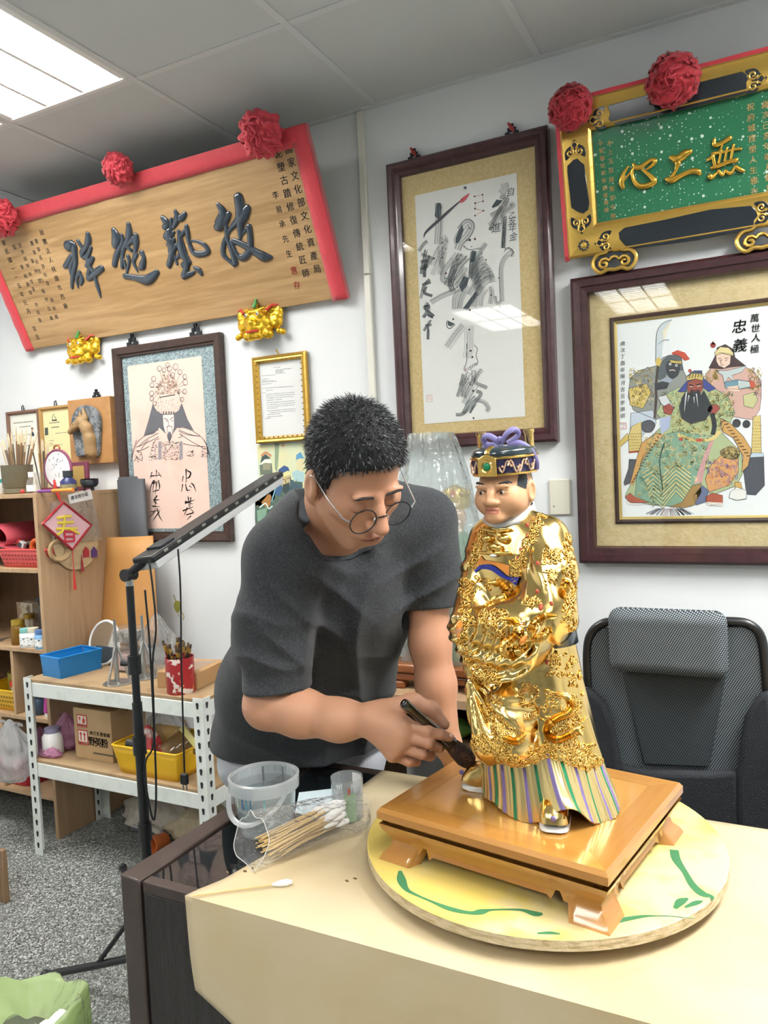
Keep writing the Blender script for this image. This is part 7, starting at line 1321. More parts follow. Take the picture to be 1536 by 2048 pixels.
# lower skirts of the coat gather at the left knee
S.cone((-.085, -.062, .215), (-.05, -.070, .12), .012, .03, .03); S.cone((-.02, -.075, .2), (.0, -.078, .125), .02, .028, .03)
def st_folds(p):
    x, y, z = p[:, 0], p[:, 1], p[:, 2]; a = np.zeros(len(p))
    m = np.clip((.345-np.abs(z-.30)*4.5-.12)/.1, 0, 1)*(y < -.03); r = np.sqrt((x+.09)**2+(z-.345)**2); a += .0028*np.sin(r*330)*m*(x > -.1)
    m2 = np.clip((.225-z)/.04, 0, 1)*np.clip((z-.12)/.03, 0, 1)*(x < .03)*(y < .02); r2 = np.sqrt((x+.085)**2+(z-.225)**2); ang = np.arctan2(z-.225, x+.085); a += .003*np.sin(ang*22)*m2*np.clip(r2/.04, 0, 1)
    m3 = np.clip((.47-z)/.04, 0, 1)*np.clip((z-.36)/.03, 0, 1)*(x > .03); a += .0022*np.sin((x*.8+z*.55)*190)*m3
    m4 = np.clip((.45-z)/.03, 0, 1)*np.clip((z-.37)/.03, 0, 1)*(x < -.09); a += .002*np.sin((x*.5-z)*210)*m4
    return -a
S.func(st_folds, (0, 0, .28), .4, op='a')
SV, SF = S.mesh(.0024); np_mesh('robe', SV, SF, m_au, ST, world=False, smooth_it=1)
def st_hits(pts):
    """march camera rays onto the robe; returns points (nan where missed) and normals, statue-local"""
    o = np.array(STI @ Vector((0, 0, CAMZ))); D = np.array([STI @ P(x, y, d=1.2) for x, y in pts])-o; D /= np.linalg.norm(D, axis=1)[:, None]; t = np.full(len(D), .75); act = np.ones(len(D), bool)
    for _ in range(110):
        k = np.nonzero(act)[0]
        if not len(k): break
        q = S.ev(o+D[k]*t[k, None]); hit_ = q < .0004; t[k] += np.where(hit_, 0, np.maximum(q*.6, .0006)); act[k[hit_]] = False; act[k[t[k] > 2.0]] = False
    p = o+D*t[:, None]; n = np.zeros_like(p)
    for i in range(3):
        e = np.eye(3)[i]*.003; n[:, i] = S.ev(p+e)-S.ev(p-e)
    n /= np.linalg.norm(n, axis=1)[:, None]+1e-9; p[t > 1.9] = np.nan
    return p, n
def st_hit(px, py):
    p, n = st_hits([(px, py)]); return None if np.isnan(p[0, 0]) else Vector(p[0])
def st_n(p, e=.003):
    p = np.array(p); q = np.stack([p+np.eye(3)[i]*s*e for i in range(3) for s in (1, -1)]); v = S.ev(q); n = Vector((v[0]-v[1], v[2]-v[3], v[4]-v[5])); return n.normalized() if n.length > 1e-9 else Vector((0, -1, 0))
rr = random.Random(77); orn = MB()
def curl(p, n, size, r):
    a = n.orthogonal().normalized(); a = Matrix.Rotation(rr.uniform(0, 6.28), 3, n) @ a; b = n.cross(a); s = rr.choice((-1, 1)); k0 = rr.uniform(3.8, 6.0); pts = []
    for i in range(8): t = i/7; q = size*(1-.75*t); pts.append(p+n*(r*.7+.0006*math.sin(i*2))+a*q*math.cos(t*k0)+b*s*q*math.sin(t*k0))
    pts.insert(0, p+n*r*.5+a*size*1.3-b*s*size*1.2); orn.tube(pts, [r]*8+[r*1.5], 5)
QUE = []
def scatter(x0, x1, y0, y1, n, size=.005, r=.0013):
    for _ in range(n): QUE.append((rr.uniform(x0, x1), rr.uniform(y0, y1), size*rr.uniform(.6, 1.25), r))
def along(path, n, jit, size=.0045, r=.0012):
    q = catmull(path, 8)
    for _ in range(n):
        x, y = q[rr.randrange(len(q))]; QUE.append((x+rr.uniform(-jit, jit), y+rr.uniform(-jit, jit), size*rr.uniform(.6, 1.2), r))
along([(948, 1478), (975, 1495), (1010, 1515), (1045, 1530), (1080, 1507), (1105, 1500), (1140, 1510), (1178, 1532), (1196, 1522)], 230, 13)
for a in ((1085, 1155, 1385, 1500, 70), (1100, 1150, 1305, 1350, 30), (1145, 1165, 1350, 1460, 22), (955, 1030, 1160, 1180, 14), (960, 1010, 1215, 1245, 25), (918, 950, 1155, 1250, 48), (1085, 1125, 1098, 1126, 26), (1090, 1112, 1140, 1166, 14), (1128, 1150, 1070, 1260, 70), (960, 1010, 1235, 1275, 32), (1050, 1080, 1195, 1210, 12), (945, 1000, 1330, 1365, 36), (985, 1025, 1445, 1500, 60), (1040, 1075, 1370, 1440, 26), (1150, 1190, 1490, 1530, 40), (960, 1000, 1395, 1440, 20), (1020, 1040, 1120, 1150, 14)): scatter(*a)
along([(1090, 1012), (1068, 1060), (1048, 1105), (1030, 1150)], 85, 9, .004); along([(985, 1048), (962, 1075), (950, 1110), (945, 1150)], 50, 7, .004); along([(930, 1245), (925, 1280), (938, 1330)], 30, 6, .004)
_p, _n = st_hits([q[:2] for q in QUE])
for q, a, b in zip(QUE, _p, _n):
    if not np.isnan(a[0]): curl(Vector(a), Vector(b), q[2], q[3])
orn.build('relief_scrollwork', m_au2, ST, kind='stuff', auto=180)
def dragon(path, r0=.006):
    pts = []
    for a, b in zip(*st_hits(catmull(path, 9))):
        if not np.isnan(a[0]) and (not pts or (Vector(a)-pts[-1]).length < .03): pts.append(Vector(a+b*.0015))
    if len(pts) < 6: return
    pp = [Vector(q) for q in catmull(pts, 5)]; n = len(pp); mb = MB()
    rad = [r0*(.35+.65*min(1, min(i, n-1-i)/(n*.25)))*(1+.16*(i % 2)) for i in range(n)]
    o = MB().tube(pp, rad, 9).build('dragon', m_au2, ST)
    for i in range(4, n-4, 5):
        nn = st_n(pp[i]); t = (pp[i+1]-pp[i-1]).normalized(); b = nn.cross(t); mb.tube([pp[i]+b*rad[i]*.8+nn*rad[i]*.4, pp[i]+b*rad[i]*1.7+nn*rad[i]*.5+t*.002], [.0012, .0003], 4)
    mb.build('fin', m_au2, o)
c2 = lambda q: [(900+x/5.486, 1040+y/5.486) for x, y in q]; c3 = lambda q: [(900+x/4.267, 1300+y/4.267) for x, y in q]
dragon(c2([(430, 690), (560, 700), (620, 770), (580, 860), (480, 890), (400, 930)])); dragon(c2([(560, 1090), (700, 1110), (735, 1220), (660, 1320), (590, 1390), (640, 1470), (790, 1430), (850, 1380)])); dragon(c2([(1170, 1050), (1030, 1060), (910, 1160), (920, 1280), (1030, 1270), (1080, 1180)]))
dragon(c3([(900, 370), (1010, 420), (1010, 530), (880, 600), (830, 690), (900, 760), (1010, 720), (1070, 680), (1120, 720)]), .0065); dragon(c3([(330, 270), (430, 330), (560, 350), (680, 270)]), .005); dragon(c3([(450, 740), (560, 780), (640, 720)]), .006); dragon(c2([(1240, 640), (1270, 700), (1220, 790), (1250, 860)]), .005)
def patch(A, B, mat, name, off=.0012, k=8, m=5):
    A = catmull(A, k); B = catmull(B, k); n = max(len(A), len(B)); pts = []
    for i in range(n):
        a = A[round(i*(len(A)-1)/(n-1))]; b = B[round(i*(len(B)-1)/(n-1))]
        for j in range(m): t = j/(m-1); pts.append((a[0]*(1-t)+b[0]*t, a[1]*(1-t)+b[1]*t))
    p, nn_ = st_hits(pts); ok = ~np.isnan(p[:, 0])
    if ok.sum() < len(p)*.5: return
    good = np.nonzero(ok)[0]
    for i in np.nonzero(~ok)[0]: w = good[np.abs(good-i).argmin()]; p[i] = p[w]; nn_[i] = nn_[w]
    vs = [tuple(q) for q in p+nn_*off]
    MB().add(vs, [(i*m+j, (i+1)*m+j, (i+1)*m+j+1, i*m+j+1) for i in range(n-1) for j in range(m-1)]).build(name, mat, ST, auto=180)
patch(c2([(272, 545), (330, 500), (400, 485), (480, 500), (560, 560), (640, 620), (770, 630)]), c2([(278, 585), (330, 545), (400, 540), (470, 560), (560, 620), (660, 670), (735, 725)]), m_blue, 'blue_sash', .002)
patch(c2([(345, 385), (390, 440), (500, 455), (655, 500)]), c2([(280, 525), (340, 490), (480, 492), (650, 612)]), m_orange, 'orange_panel')
patch(c2([(120, 1100), (90, 1130), (70, 1180)]), c2([(140, 1130), (130, 1220), (110, 1330)]), m_orange, 'sleeve_lining', .003)
patch(c2([(770, 1310), (820, 1270), (850, 1290)]), c2([(760, 1360), (800, 1350), (830, 1330)]), m_orange, 'orange_panel'); patch(c3([(560, 600), (610, 585), (630, 640)]), c3([(590, 650), (620, 670), (640, 690)]), m_orange, 'orange_panel'); patch(c3([(620, 340), (680, 290), (690, 270)]), c3([(600, 370), (670, 350), (690, 300)]), m_orange, 'orange_panel')
for x, y in ((845, 60), (850, 175), (775, 330), (790, 385), (740, 430), (960, 480), (955, 790), (1000, 950), (1110, 920), (990, 970), (1060, 1560)):
    p = st_hit(900+x/5.486, 1040+y/5.486)
    if p is not None: MB().sphere(p, (.0034, .002, .0048), 8, 5).build('red_jewel', m_redp, ST)
# lion mask on the chest
mk = Sdf(); base = st_hit(992, 1092); nn = st_n(base); ax = Vector((1, 0, 0)); ax = (ax-nn*ax.dot(nn)).normalized(); up = nn.cross(ax)*-1
if up.z < 0: up = -up
Bm = lambda x, z, n: base+ax*x+up*z+nn*n
for a in (-1, 1): mk.ell(Bm(a*.016, .012, .004), (.011, .009, .008), k=.004); mk.cone(Bm(a*.006, .024, .003), Bm(a*.028, .028, .003), .0035, .002, .003); mk.ell(Bm(a*.009, -.004, .006), (.006, .006, .006), k=.003); mk.cone(Bm(a*.004, -.013, .005), Bm(a*.028, -.012, .003), .004, .003, .003)
mk.ell(Bm(0, -.002, .008), (.007, .008, .006), k=.004); v, f = mk.mesh(.0012, pad=.006); np_mesh('lion_mask', v, f, m_au2, ST, world=False)
MB().sphere(Bm(0, -.017, .006), (.007, .004, .003), 10, 6).build('mask_teeth', m_wht, ST)
# belt at the back right
def beltf(u, v):
    a = math.radians(-35+225*u); z = .285+.045*v; cx, cy, rx, ry = (np.interp(z, zt, tab[:, i]) for i in range(4)); return (cx+(rx+.004)*math.cos(a), cy+(ry+.004)*math.sin(a), z)
MB().grid(beltf, 40, 4).build('belt', m_hatblk, ST, solid=.002)
# striped underskirt, lining and shoes
NT, NZ = 220, 22; pat = ['g', 'p', 'g', 'n', 'g', 'p', 'g', 'n', 'g', 'g']
def skirt_pt(u, v, inset=0.0, drop=0.0):
    a = 2*math.pi*u; t = v; foot = math.exp(-((math.degrees(a)-303+540) % 360-180)**2/220.); f2 = math.exp(-((math.degrees(a)-196+540) % 360-180)**2/160.)
    r0x, r0y = .098, .080; r1x, r1y = .118, .098; e = t**1.6
    rx = r0x+(r1x-r0x)*e+.030*foot*t**1.2+.01*f2*t; ry = r0y+(r1y-r0y)*e+.028*foot*t**1.2
    w = 1+.022*math.sin(a*7+1)*t+.012*math.sin(a*13+t*3)*t+.010*math.sin(t*9+a*4)*t; rb = .0011*math.cos(a*55)
    z = .150*(1-t)+.0035+(.036*foot+.012*f2)*t**3+.004*math.sin(a*5)*t**4
    return ((-.012+.024*t)+(rx*w-inset+rb)*math.cos(a), .022+.006*t+(ry*w-inset+rb)*math.sin(a), z-drop)
sk = MB().grid(lambda u, v: skirt_pt(u, v), NT, NZ, cu=True); mi = []
for i in range(NT):
    k = (i*2) // 15; off = (i*2) % 15; c = 1 if (k % 2 == 0 and 3 <= off < 7) else 2 if (k % 2 == 1 and 3 <= off < 7) else 0
    for j in range(NZ-1): mi.append(c)
sk.mi = mi; sk.build('striped_underskirt', [M('skirt_gold', '#f0d898', .28, 1.0), m_purple, m_green], ST, auto=180)
MB().grid(lambda u, v: skirt_pt(u, .55+.46*v, .0035, .0015*v), 120, 8, cu=True).build('skirt_lining', m_orange, ST, auto=180)
def shoe(toe, ang, L=.085, w=.027):
    T = Matrix.Translation((*toe, 0)) @ Matrix.Rotation(ang, 4, 'Z')   # toe at origin, heel along +y
    def sec(z0, z1, name, mat, ins, bulge=0):
        n = 14; vs = []; rings = 6
        for r in range(rings):
            q = r/(rings-1); z = z0+(z1-z0)*q; s = 1-ins*q*q
            for k in range(n):
                a = 2*math.pi*k/n; x = w*s*math.copysign(abs(math.cos(a))**.55, math.cos(a)); y = L/2+(L/2)*(1-(ins*.5)*q)*math.copysign(abs(math.sin(a))**.7, math.sin(a)); y += (.020*q*q if y < L*.5 else 0)
                vs.append(T @ Vector((x, y, z+(.006*max(0, 1-y/.03) if bulge else .003*max(0, 1-y/.02)))))
        fs = [(r*n+k, r*n+(k+1) % n, (r+1)*n+(k+1) % n, (r+1)*n+k) for r in range(rings-1) for k in range(n)]+[list(range(n))[::-1], [(rings-1)*n+k for k in range(n)]]
        return MB().add(vs, fs).build(name, mat, ST, auto=50)
    up = sec(.009, .044, 'shoe_upper', m_au, .16, 1); sec(0, .010, 'shoe_sole', m_wht, -.05)
    for k in range(5): x = (-2+k)*w*.36; MB().tube([T @ Vector((x, .006, .024)), T @ Vector((x*.9, .020, .042)), T @ Vector((x*.85, .05, .046))], .0012, 5).build('shoe_ridge', m_au2, up)
    MB().sphere(T @ Vector((0, -.0005, .026)), (.005, .003, .005), 10, 6).build('shoe_jewel', m_purple, up)
shoe((.070, -.088), .38, .085, .025); shoe((-.150, .0), -1.25, .07, .022)
# head
Hc = np.array([-.028, -.022, .548]); H = Sdf(); g = lambda x, y, z: tuple(Hc+np.array([x, y, z]))
H.ell(g(0, .004, .006), (.044, .050, .056), k=.01); H.ell(g(0, -.008, -.020), (.040, .040, .034), k=.02)
for a in (-1, 1): H.ell(g(a*.021, -.026, -.018), (.019, .018, .018), k=.014); H.ell(g(a*.0085, -.052, -.021), (.0062, .006, .005), k=.004); H.ell(g(a*.019, -.047, -.004), (.0105, .006, .0058), k=.003, op='s'); H.ell(g(a*.019, -.0400, -.0045), (.0105, .0085, .0066), k=.003); H.ell(g(a*.046, .004, -.004), (.006, .012, .019), k=.004); H.ell(g(a*.050, .001, -.004), (.003, .007, .012), k=.003, op='s'); H.ell(g(a*.018, -.046, .006), (.013, .006, .004), k=.008)
H.chain([g(0, -.047, .004), g(0, -.052, -.008), g(0, -.0565, -.019)], [.0045, .006, .0075], .006); H.ell(g(0, -.050, -.0315), (.012, .006, .0032), k=.004); H.ell(g(0, -.0485, -.0362), (.010, .006, .0034), k=.004); H.ell(g(0, -.040, -.047), (.018, .014, .010), k=.012)
H.cone(g(-.012, -.054, -.0338), g(.012, -.054, -.0338), .0012, .0012, .002, op='s'); H.cone(g(0, .012, -.02), g(0, .016, -.07), .030, .030, .012)
v, f = H.mesh(.0013)
dl = (v-Hc); lip = (np.abs(dl[:, 0]) < .0125)*(dl[:, 2] > -.0395)*(dl[:, 2] < -.0292)*(dl[:, 1] < -.044); hair = ((np.abs(dl[:, 0]) > .036)*(dl[:, 2] > .006-.9*np.clip(np.abs(dl[:, 0])-.036, 0, .02))*(np.abs(dl[:, 0]) < .0445)*(dl[:, 1] > -.03)*(dl[:, 1] < -.002))+((dl[:, 1] > .016)*(dl[:, 2] > -.03))
cols = np.tile(np.array(lin('#d3a078')), (len(v), 1)); cols[lip] = lin('#c07a62'); cols[hair > 0] = lin('#23282c')
np_mesh('head', v, f, M_attr('statue_face_paint', .4), ST, world=False, cols=cols, smooth_it=1)
for a in (-1, 1):
    MB().sphere(g(a*.019, -.0425, -.0040), (.0074, .0068, .0040), 14, 8).build('eye', m_wht, ST); MB().sphere(g(a*.019-.001, -.0484, -.0042), (.0030, .0014, .0032), 10, 6).build('iris', M('iris_brown', '#2a1c14', .2), ST)
    MB().tube([g(a*.0075, -.0495, .0055), g(a*.017, -.0490, .0105), g(a*.029, -.0430, .0125), g(a*.034, -.0385, .0105)], [.0006, .0016, .0020, .0006], 6).build('eyebrow', m_hatblk, ST)
    MB().tube([g(a*.0095, -.0475, -.0035), g(a*.018, -.0502, .0015), g(a*.0285, -.0440, -.0015)], [.0005, .0009, .0006], 5).build('eyelid_line', M('lid_brown', '#5a3a2a', .5), ST)
# white collar
def colf(u, v):
    a = 2*math.pi*u; r = .0385+.006*(1-v); fr = max(0, -math.sin(a)); return (Hc[0]+(r+.002*fr)*math.cos(a)*(1.02), -.006+(r*1.0)*math.sin(a), .492+.026*v-.020*fr**6*(1 if v > .3 else .4)+.008*max(0, math.sin(a)))
MB().grid(colf, 48, 5, cu=True).build('white_collar', m_wht, ST, solid=.003)
# hat
HT = Matrix.Translation(Hc) @ Matrix.Rotation(math.radians(4), 4, 'X'); Hp = lambda x, y, z: HT @ Vector((x, y, z))
def hatf(pr, n, name, mat, sx=1, sy=1.08, **k):
    return MB().grid(lambda u, v: Hp(*(lambda r, z, a: (r*sx*math.cos(a), .003+r*sy*math.sin(a), z))(np.interp(v, pr[0], pr[1]), np.interp(v, pr[0], pr[2]), 2*math.pi*u)), n, 12, cu=True).build(name, mat, ST, **k)
hatf(([0, .3, .6, .85, 1], [.0515, .0545, .052, .04, .0], [.052, .061, .068, .073, .074]), 48, 'hat_crown', m_hatblk, auto=180)
hatf(([0, .08, .12, .88, .92, 1], [.047, .051, .0505, .053, .0545, .052], [.026, .026, .029, .053, .056, .056]), 64, 'hat_band', M('band_navy', '#33305a', .35), auto=60)
for z, r in ((.028, .0515), (.055, .0545)): MB().tube([Hp(r*math.cos(a), .003+r*1.08*math.sin(a), z) for a in np.linspace(0, 2*math.pi, 60, endpoint=False)], .0024, 6, closed=True).build('band_rim', m_au2, ST)
orn = MB()
for a0 in range(0, 360, 15):
    if 248 < a0 < 292: continue
    a = math.radians(a0); p = Hp(.0528*math.cos(a), .003+.057*math.sin(a), .041); n = (HT.to_3x3() @ Vector((math.cos(a), math.sin(a), 0))).normalized(); tg = n.cross(Vector((0, 0, 1)))
    s = 1 if (a0//15) % 2 else -1; orn.tube([p+n*.0015+tg*x*.0095+Vector((0, 0, s*.0095*math.sin(x*3.1))) for x in np.linspace(-1, 1, 9)], .0017, 5); orn.sphere(p+n*.0015+tg*.004, .0022, 6, 4)
orn.build('band_scrollwork', M('band_rosegold', '#e2bfa4', .3, .8), ST, kind='stuff')
fa = -math.pi/2; fp = Hp(0, .003-.0575, .043)
MB().prism([(-.017, -.017), (.017, -.017), (.017, .012), (.008, .017), (0, .020), (-.008, .017), (-.017, .012)], 0, .004, Matrix.Translation(fp) @ Matrix.Rotation(math.pi/2, 4, 'X')).build('front_plate', m_au2, ST, bevel=.001)
MB().sphere(fp+Vector((0, -.0045, -.001)), (.0068, .003, .0068), 14, 8).build('green_jewel', M('green_jewel', '#12804f', .15), ST)
MB().tube([fp+Vector((.0095*math.cos(a), -.0045, -.001+.0095*math.sin(a))) for a in np.linspace(0, 6.28, 16, endpoint=False)], .0017, 5, closed=True).build('jewel_setting', m_au, ST)
MB().tube([fp+Vector((0, .001, .018)), Hp(0, -.05, .064), Hp(0, -.036, .072)], [.006, .007, .005], 8).build('crown_clasp', m_au2, ST)
for a in (-1, 1): MB().tube([Hp(a*.008, -.046, .068), Hp(a*.024, -.040, .069), Hp(a*.036, -.028, .069)], [.0025, .0035, .0015], 6, flat=.5).build('crown_gilding', m_au, ST)
for x, y in ((-.044, .010), (.040, .022)):
    q = MB().lathe([(.0075, .06), (.0075, .090), (.009, .092), (.009, .097), (.006, .098)], 12, (0, 0, 0)); q.v = [tuple(Hp(p[0]+x, p[1]+y, p[2])) for p in q.v]; q.build('hat_post', m_au, ST)
m_rib = M('purple_ribbon', '#8c86bf', .5)
for loop in ([(0, -.004, 0.077), (-.018, -.008, 0.091), (-.032, -.004, 0.089), (-.030, .0, 0.077), (-.012, .0, 0.074)], [(0, -.004, 0.077), (.014, -.008, 0.093), (.026, -.004, 0.099), (.030, .002, 0.089), (.010, .0, 0.076)], [(-.004, -.004, 0.077), (.0, -.008, 0.085), (.004, -.004, 0.077)], [(.012, .0, 0.076), (.034, .0, 0.075), (.050, .004, 0.061), (.056, .008, 0.043), (.054, .012, 0.031)], [(-.014, .0, 0.075), (-.036, .002, 0.071), (-.050, .004, 0.055)]):
    pts = [Hp(*p) for p in catmull(loop, 5)]; MB().tube(pts, [.0052]*len(pts), 8, flat=.35, up=(0, -1, .3)).build('ribbon', m_rib, ST)
# clasped hand showing at the cuff
MB().sphere((-.070, -.119, .322), (.009, .008, .012), 10, 7).build('hand', m_skin_st, ST)
# ------------------------------------------------------------------ the man bending over the desk
J = lambda px, py, d: np.array(P(px, py, d=d))
C2W = lambda v: RW @ np.array(v, float)
hF = C2W((.49, .60, -.63)); hF /= np.linalg.norm(hF); hE = C2W((.86, -.21, .47)); hE -= hF*(hF@hE); hE /= np.linalg.norm(hE); hU = np.cross(hE, hF); hU /= np.linalg.norm(hU)
if hU[2] < 0: hU = -hU
HC = J(710, 935, 1.36); hR = np.stack([hE, hF, hU], 1)      # local head axes: his left, forward, up
hp = lambda x, y, z: HC+hR@np.array([x, y, z])
man = thing('person', 'man in dark grey T-shirt and glasses bending over the desk, brush in hand', 'person', (-1.07, 1.68, 0))
B = Sdf()
# head
B.ell(hp(0, -.006, .026), (.074, .092, .088), hR, k=.02); B.ell(hp(0, .030, -.050), (.061, .061, .080), hR, k=.03); B.ell(hp(0, .046, -.104), (.038, .036, .031), hR, k=.025)
for a in (-1, 1):
    B.ell(hp(a*.042, .052, -.034), (.024, .026, .026), hR, k=.02); B.cone(hp(a*.054, .018, -.066), hp(a*.024, .058, -.116), .021, .018, .02); B.ell(hp(a*.032, .093, -.014), (.019, .012, .012), hR, k=.012, op='s'); B.ell(hp(a*.032, .073, -.020), (.0165, .0155, .0115), hR, k=.004)
    B.ell(hp(a*.032, .083, .005), (.020, .008, .006), hR, k=.010); B.ell(hp(a*.0125, .099, -.056), (.009, .010, .0075), hR, k=.006); B.ell(hp(a*.021, .080, -.082), (.012, .010, .012), hR, k=.012)
    B.ell(hp(a*.079, -.010, -.030), (.009, .020, .036), hR, k=.006); B.ell(hp(a*.089, -.006, -.026), (.006, .011, .019), hR, k=.004, op='s'); B.ell(hp(a*.074, -.004, -.058), (.007, .010, .011), hR, k=.006)
B.chain([hp(0, .085, -.003), hp(0, .099, -.028), hp(0, .113, -.052)], [.0085, .010, .0135], .010); B.ell(hp(0, .092, -.0865), (.022, .008, .0046), hR, k=.006); B.ell(hp(0, .089, -.0965), (.019, .009, .0058), hR, k=.006); B.cone(hp(-.023, .096, -.0912), hp(.023, .096, -.0912), .0018, .0018, .003, op='s')
# neck, trunk
nb = J(682, 1085, 1.60)
B.chain([hp(0, -.030, -.045), hp(0, -.042, -.105), nb], [.058, .056, .060], .03)
shR, shL = J(563, 1122, 1.48), J(848, 1045, 1.66)
B.chain([shR, nb, shL], [.045, .05, .045], .03); B.chain([nb, J(660, 1190, 1.69), J(625, 1330, 1.82), J(610, 1420, 1.95)], [.06, .09, .10, .11], .04)
# near arm (his right): shoulder, elbow, wrist
el, wr = J(535, 1410, 1.48), J(750, 1440, 1.39)
B.chain([shR, J(548, 1270, 1.475), el], [.050, .046, .043], .03); B.chain([el, J(600, 1425, 1.455), J(680, 1440, 1.42), wr], [.043, .043, .036, .0275], .025)
# far arm: braced on the desk
elL, wrL = J(860, 1285, 1.66), J(896, 1490, 1.655); hdL = np.array(P(915, 1556, z=.772))
B.chain([shL, J(856, 1160, 1.66), elL], [.050, .047, .042], .03); B.chain([elL, J(872, 1370, 1.66), wrL], [.043, .041, .027], .025)
B.cone(wrL, hdL, .027, .017, .02); fd = np.array([.55, -.83, 0]); sd = np.array([.83, .55, 0])
for i, (s, l) in enumerate(((-.030, .062), (-.010, .072), (.010, .068), (.030, .052))): k0 = hdL+sd*s*.8+fd*.02; B.chain([hdL+sd*s*.4, k0, k0+fd*l*.55+np.array([0, 0, .002]), k0+fd*l-np.array([0, 0, .006])], [.014, .0105, .0095, .008], .007)
B.chain([hdL-sd*.02, hdL-sd*.045+fd*.02, hdL-sd*.055+fd*.05-np.array([0, 0, .005])], [.015, .0115, .009], .008)
# brush hand
kn = [(808, 1448, 1.352), (806, 1471, 1.349), (798, 1492, 1.353), (785, 1509, 1.363)]
for (x, y, d), r in zip(kn, (.0155, .016, .0155, .0145)): B.cone(wr, J(x, y, d), .024, r, .018)
B.cone(J(775, 1452, 1.385), J(800, 1468, 1.368), .030, .026, .02, flat=None)
fing = [[(808, 1448, 1.352), (854, 1462, 1.342), (880, 1469, 1.346), (899, 1475, 1.354)], [(806, 1471, 1.349), (856, 1485, 1.343), (876, 1494, 1.362), (881, 1496, 1.385)], [(798, 1492, 1.353), (844, 1508, 1.350), (860, 1512, 1.371), (860, 1509, 1.392)], [(785, 1509, 1.363), (818, 1524, 1.362), (833, 1524, 1.38), (833, 1519, 1.396)]]
for pts, r0 in zip(fing, (.0102, .0104, .0100, .0088)): B.chain([J(*p) for p in pts], [r0*1.12, r0, r0*.92, r0*.8], .003)
B.chain([J(770, 1420, 1.392), J(825, 1404, 1.402), J(864, 1418, 1.396), J(889, 1449, 1.389)], [.020, .0155, .0125, .0098], .012)
for x, y, d in ((808, 1448, 1.3435), (806, 1471, 1.341), (798, 1492, 1.345), (785, 1509, 1.355), (855, 1462, 1.337), (857, 1485, 1.338)): B.ell(J(x, y, d), (.0085, .0085, .0085), k=.008)
# legs
hpR, hpL = J(545, 1480, 1.955), J(672, 1480, 2.0); ftR, ftL = np.array([-1.18, 1.74, .07]), np.array([-1.0, 1.80, .07])
for hj, ft in ((hpR, ftR), (hpL, ftL)):
    kn_ = (hj+ft)/2+np.array([.0, -.03, .02]); B.chain([hj, kn_], [.085, .055], .03)
v, f = B.mesh(.0032)
dl = (v-HC)@hR; cols = np.tile(np.array(lin('#bf8d70')), (len(v), 1))
face = np.clip((dl[:, 1]-.02)/.06, 0, 1)*(np.abs(dl[:, 0]) < .09)*(dl[:, 2] > -.13)*(dl[:, 2] < .09); cols = cols*(1-.18*face[:, None])+np.array(lin('#bb8062'))*.18*face[:, None]
lip = (np.abs(dl[:, 0]) < .022)*(dl[:, 2] > -.104)*(dl[:, 2] < -.081)*(dl[:, 1] > .086); cols[lip > 0] = lin('#b67c66')
ml = (np.abs(dl[:, 0]) < .0235)*(np.abs(dl[:, 2]+.0915) < .0022)*(dl[:, 1] > .08); cols[ml > 0] = lin('#6f4238')
beard = np.clip(1-np.abs(dl[:, 2]+.105)/.035, 0, 1)*(dl[:, 1] > .03)*(np.abs(dl[:, 0]) < .06); beard = beard*(1-(lip > 0)); cols = cols*(1-.35*beard[:, None])+np.array(lin('#8f7768'))*.35*beard[:, None]
m_skin = M_attr('skin', .5, bump=(420, .06))
np_mesh('body', v, f, m_skin, man, cols=cols, smooth_it=1)
# nails
for p, q in ((fing[0][3], fing[0][2]), ((889, 1449, 1.389), (864, 1418, 1.396))):
    a, b = J(*p), J(*q); t = Vector(a-b).normalized(); toward = Vector((0, 0, CAMZ))-Vector(a); n = (toward-t*toward.dot(t)).normalized()*.6+Vector((0, 0, .6)); n = (n-t*n.dot(t)).normalized(); s = t.cross(n)
    MB().sphere(Vector(a)+n*.0072-t*.001, (.0058, .0042, .0016), 10, 6, Matrix((t, s, n)).transposed()).build('nail', M('nail', '#dcb4a0', .3), man, world=True)
# hair: cap and strands
def hairline(F): return np.interp(F, [-.10, -.06, -.02, .0, .022, .034, .05, .075, .1], [-.085, -.068, -.03, -.002, -.045, .010, .040, .052, .058])
cap = Sdf(); cap.ell(hp(0, -.006, .028), (.080, .098, .094), hR, k=.02); cap.ell(hp(0, -.03, -.03), (.068, .062, .05), hR, k=.02)
def cutf(p): d = (p-HC)@hR; return (hairline(d[:, 1])-d[:, 2])*.8
cap.func(cutf, HC, .3, op='i'); cv, cf = cap.mesh(.004)
nz = np.sin(cv[:, 0]*260)*np.sin(cv[:, 1]*240+1)*np.sin(cv[:, 2]*250); np_mesh('hair_cap', cv+((cv-HC)/np.linalg.norm(cv-HC, axis=1)[:, None])*nz[:, None]*.002, cf, M('hair_base', '#17191c', .7), man)
rg = np.random.default_rng(5); N_ = 9000; idx = rg.integers(0, len(cf), N_); base = cv[cf[idx, 0]]+rg.normal(0, .002, (N_, 3)); dl = (base-HC)@hR
keep = (dl[:, 2] > hairline(dl[:, 1])-.002)&(np.abs(dl[:, 0]) < .09); base = base[keep]; dl = dl[keep]; n_ = len(base)
rad = dl-np.array([0, -.006, .01]); rad /= np.linalg.norm(rad, axis=1)[:, None]; whorl = np.array([.012, -.045, .1]); tang = dl-whorl; tang -= rad*(tang*rad).sum(1)[:, None]; tang /= np.linalg.norm(tang, axis=1)[:, None]+1e-6
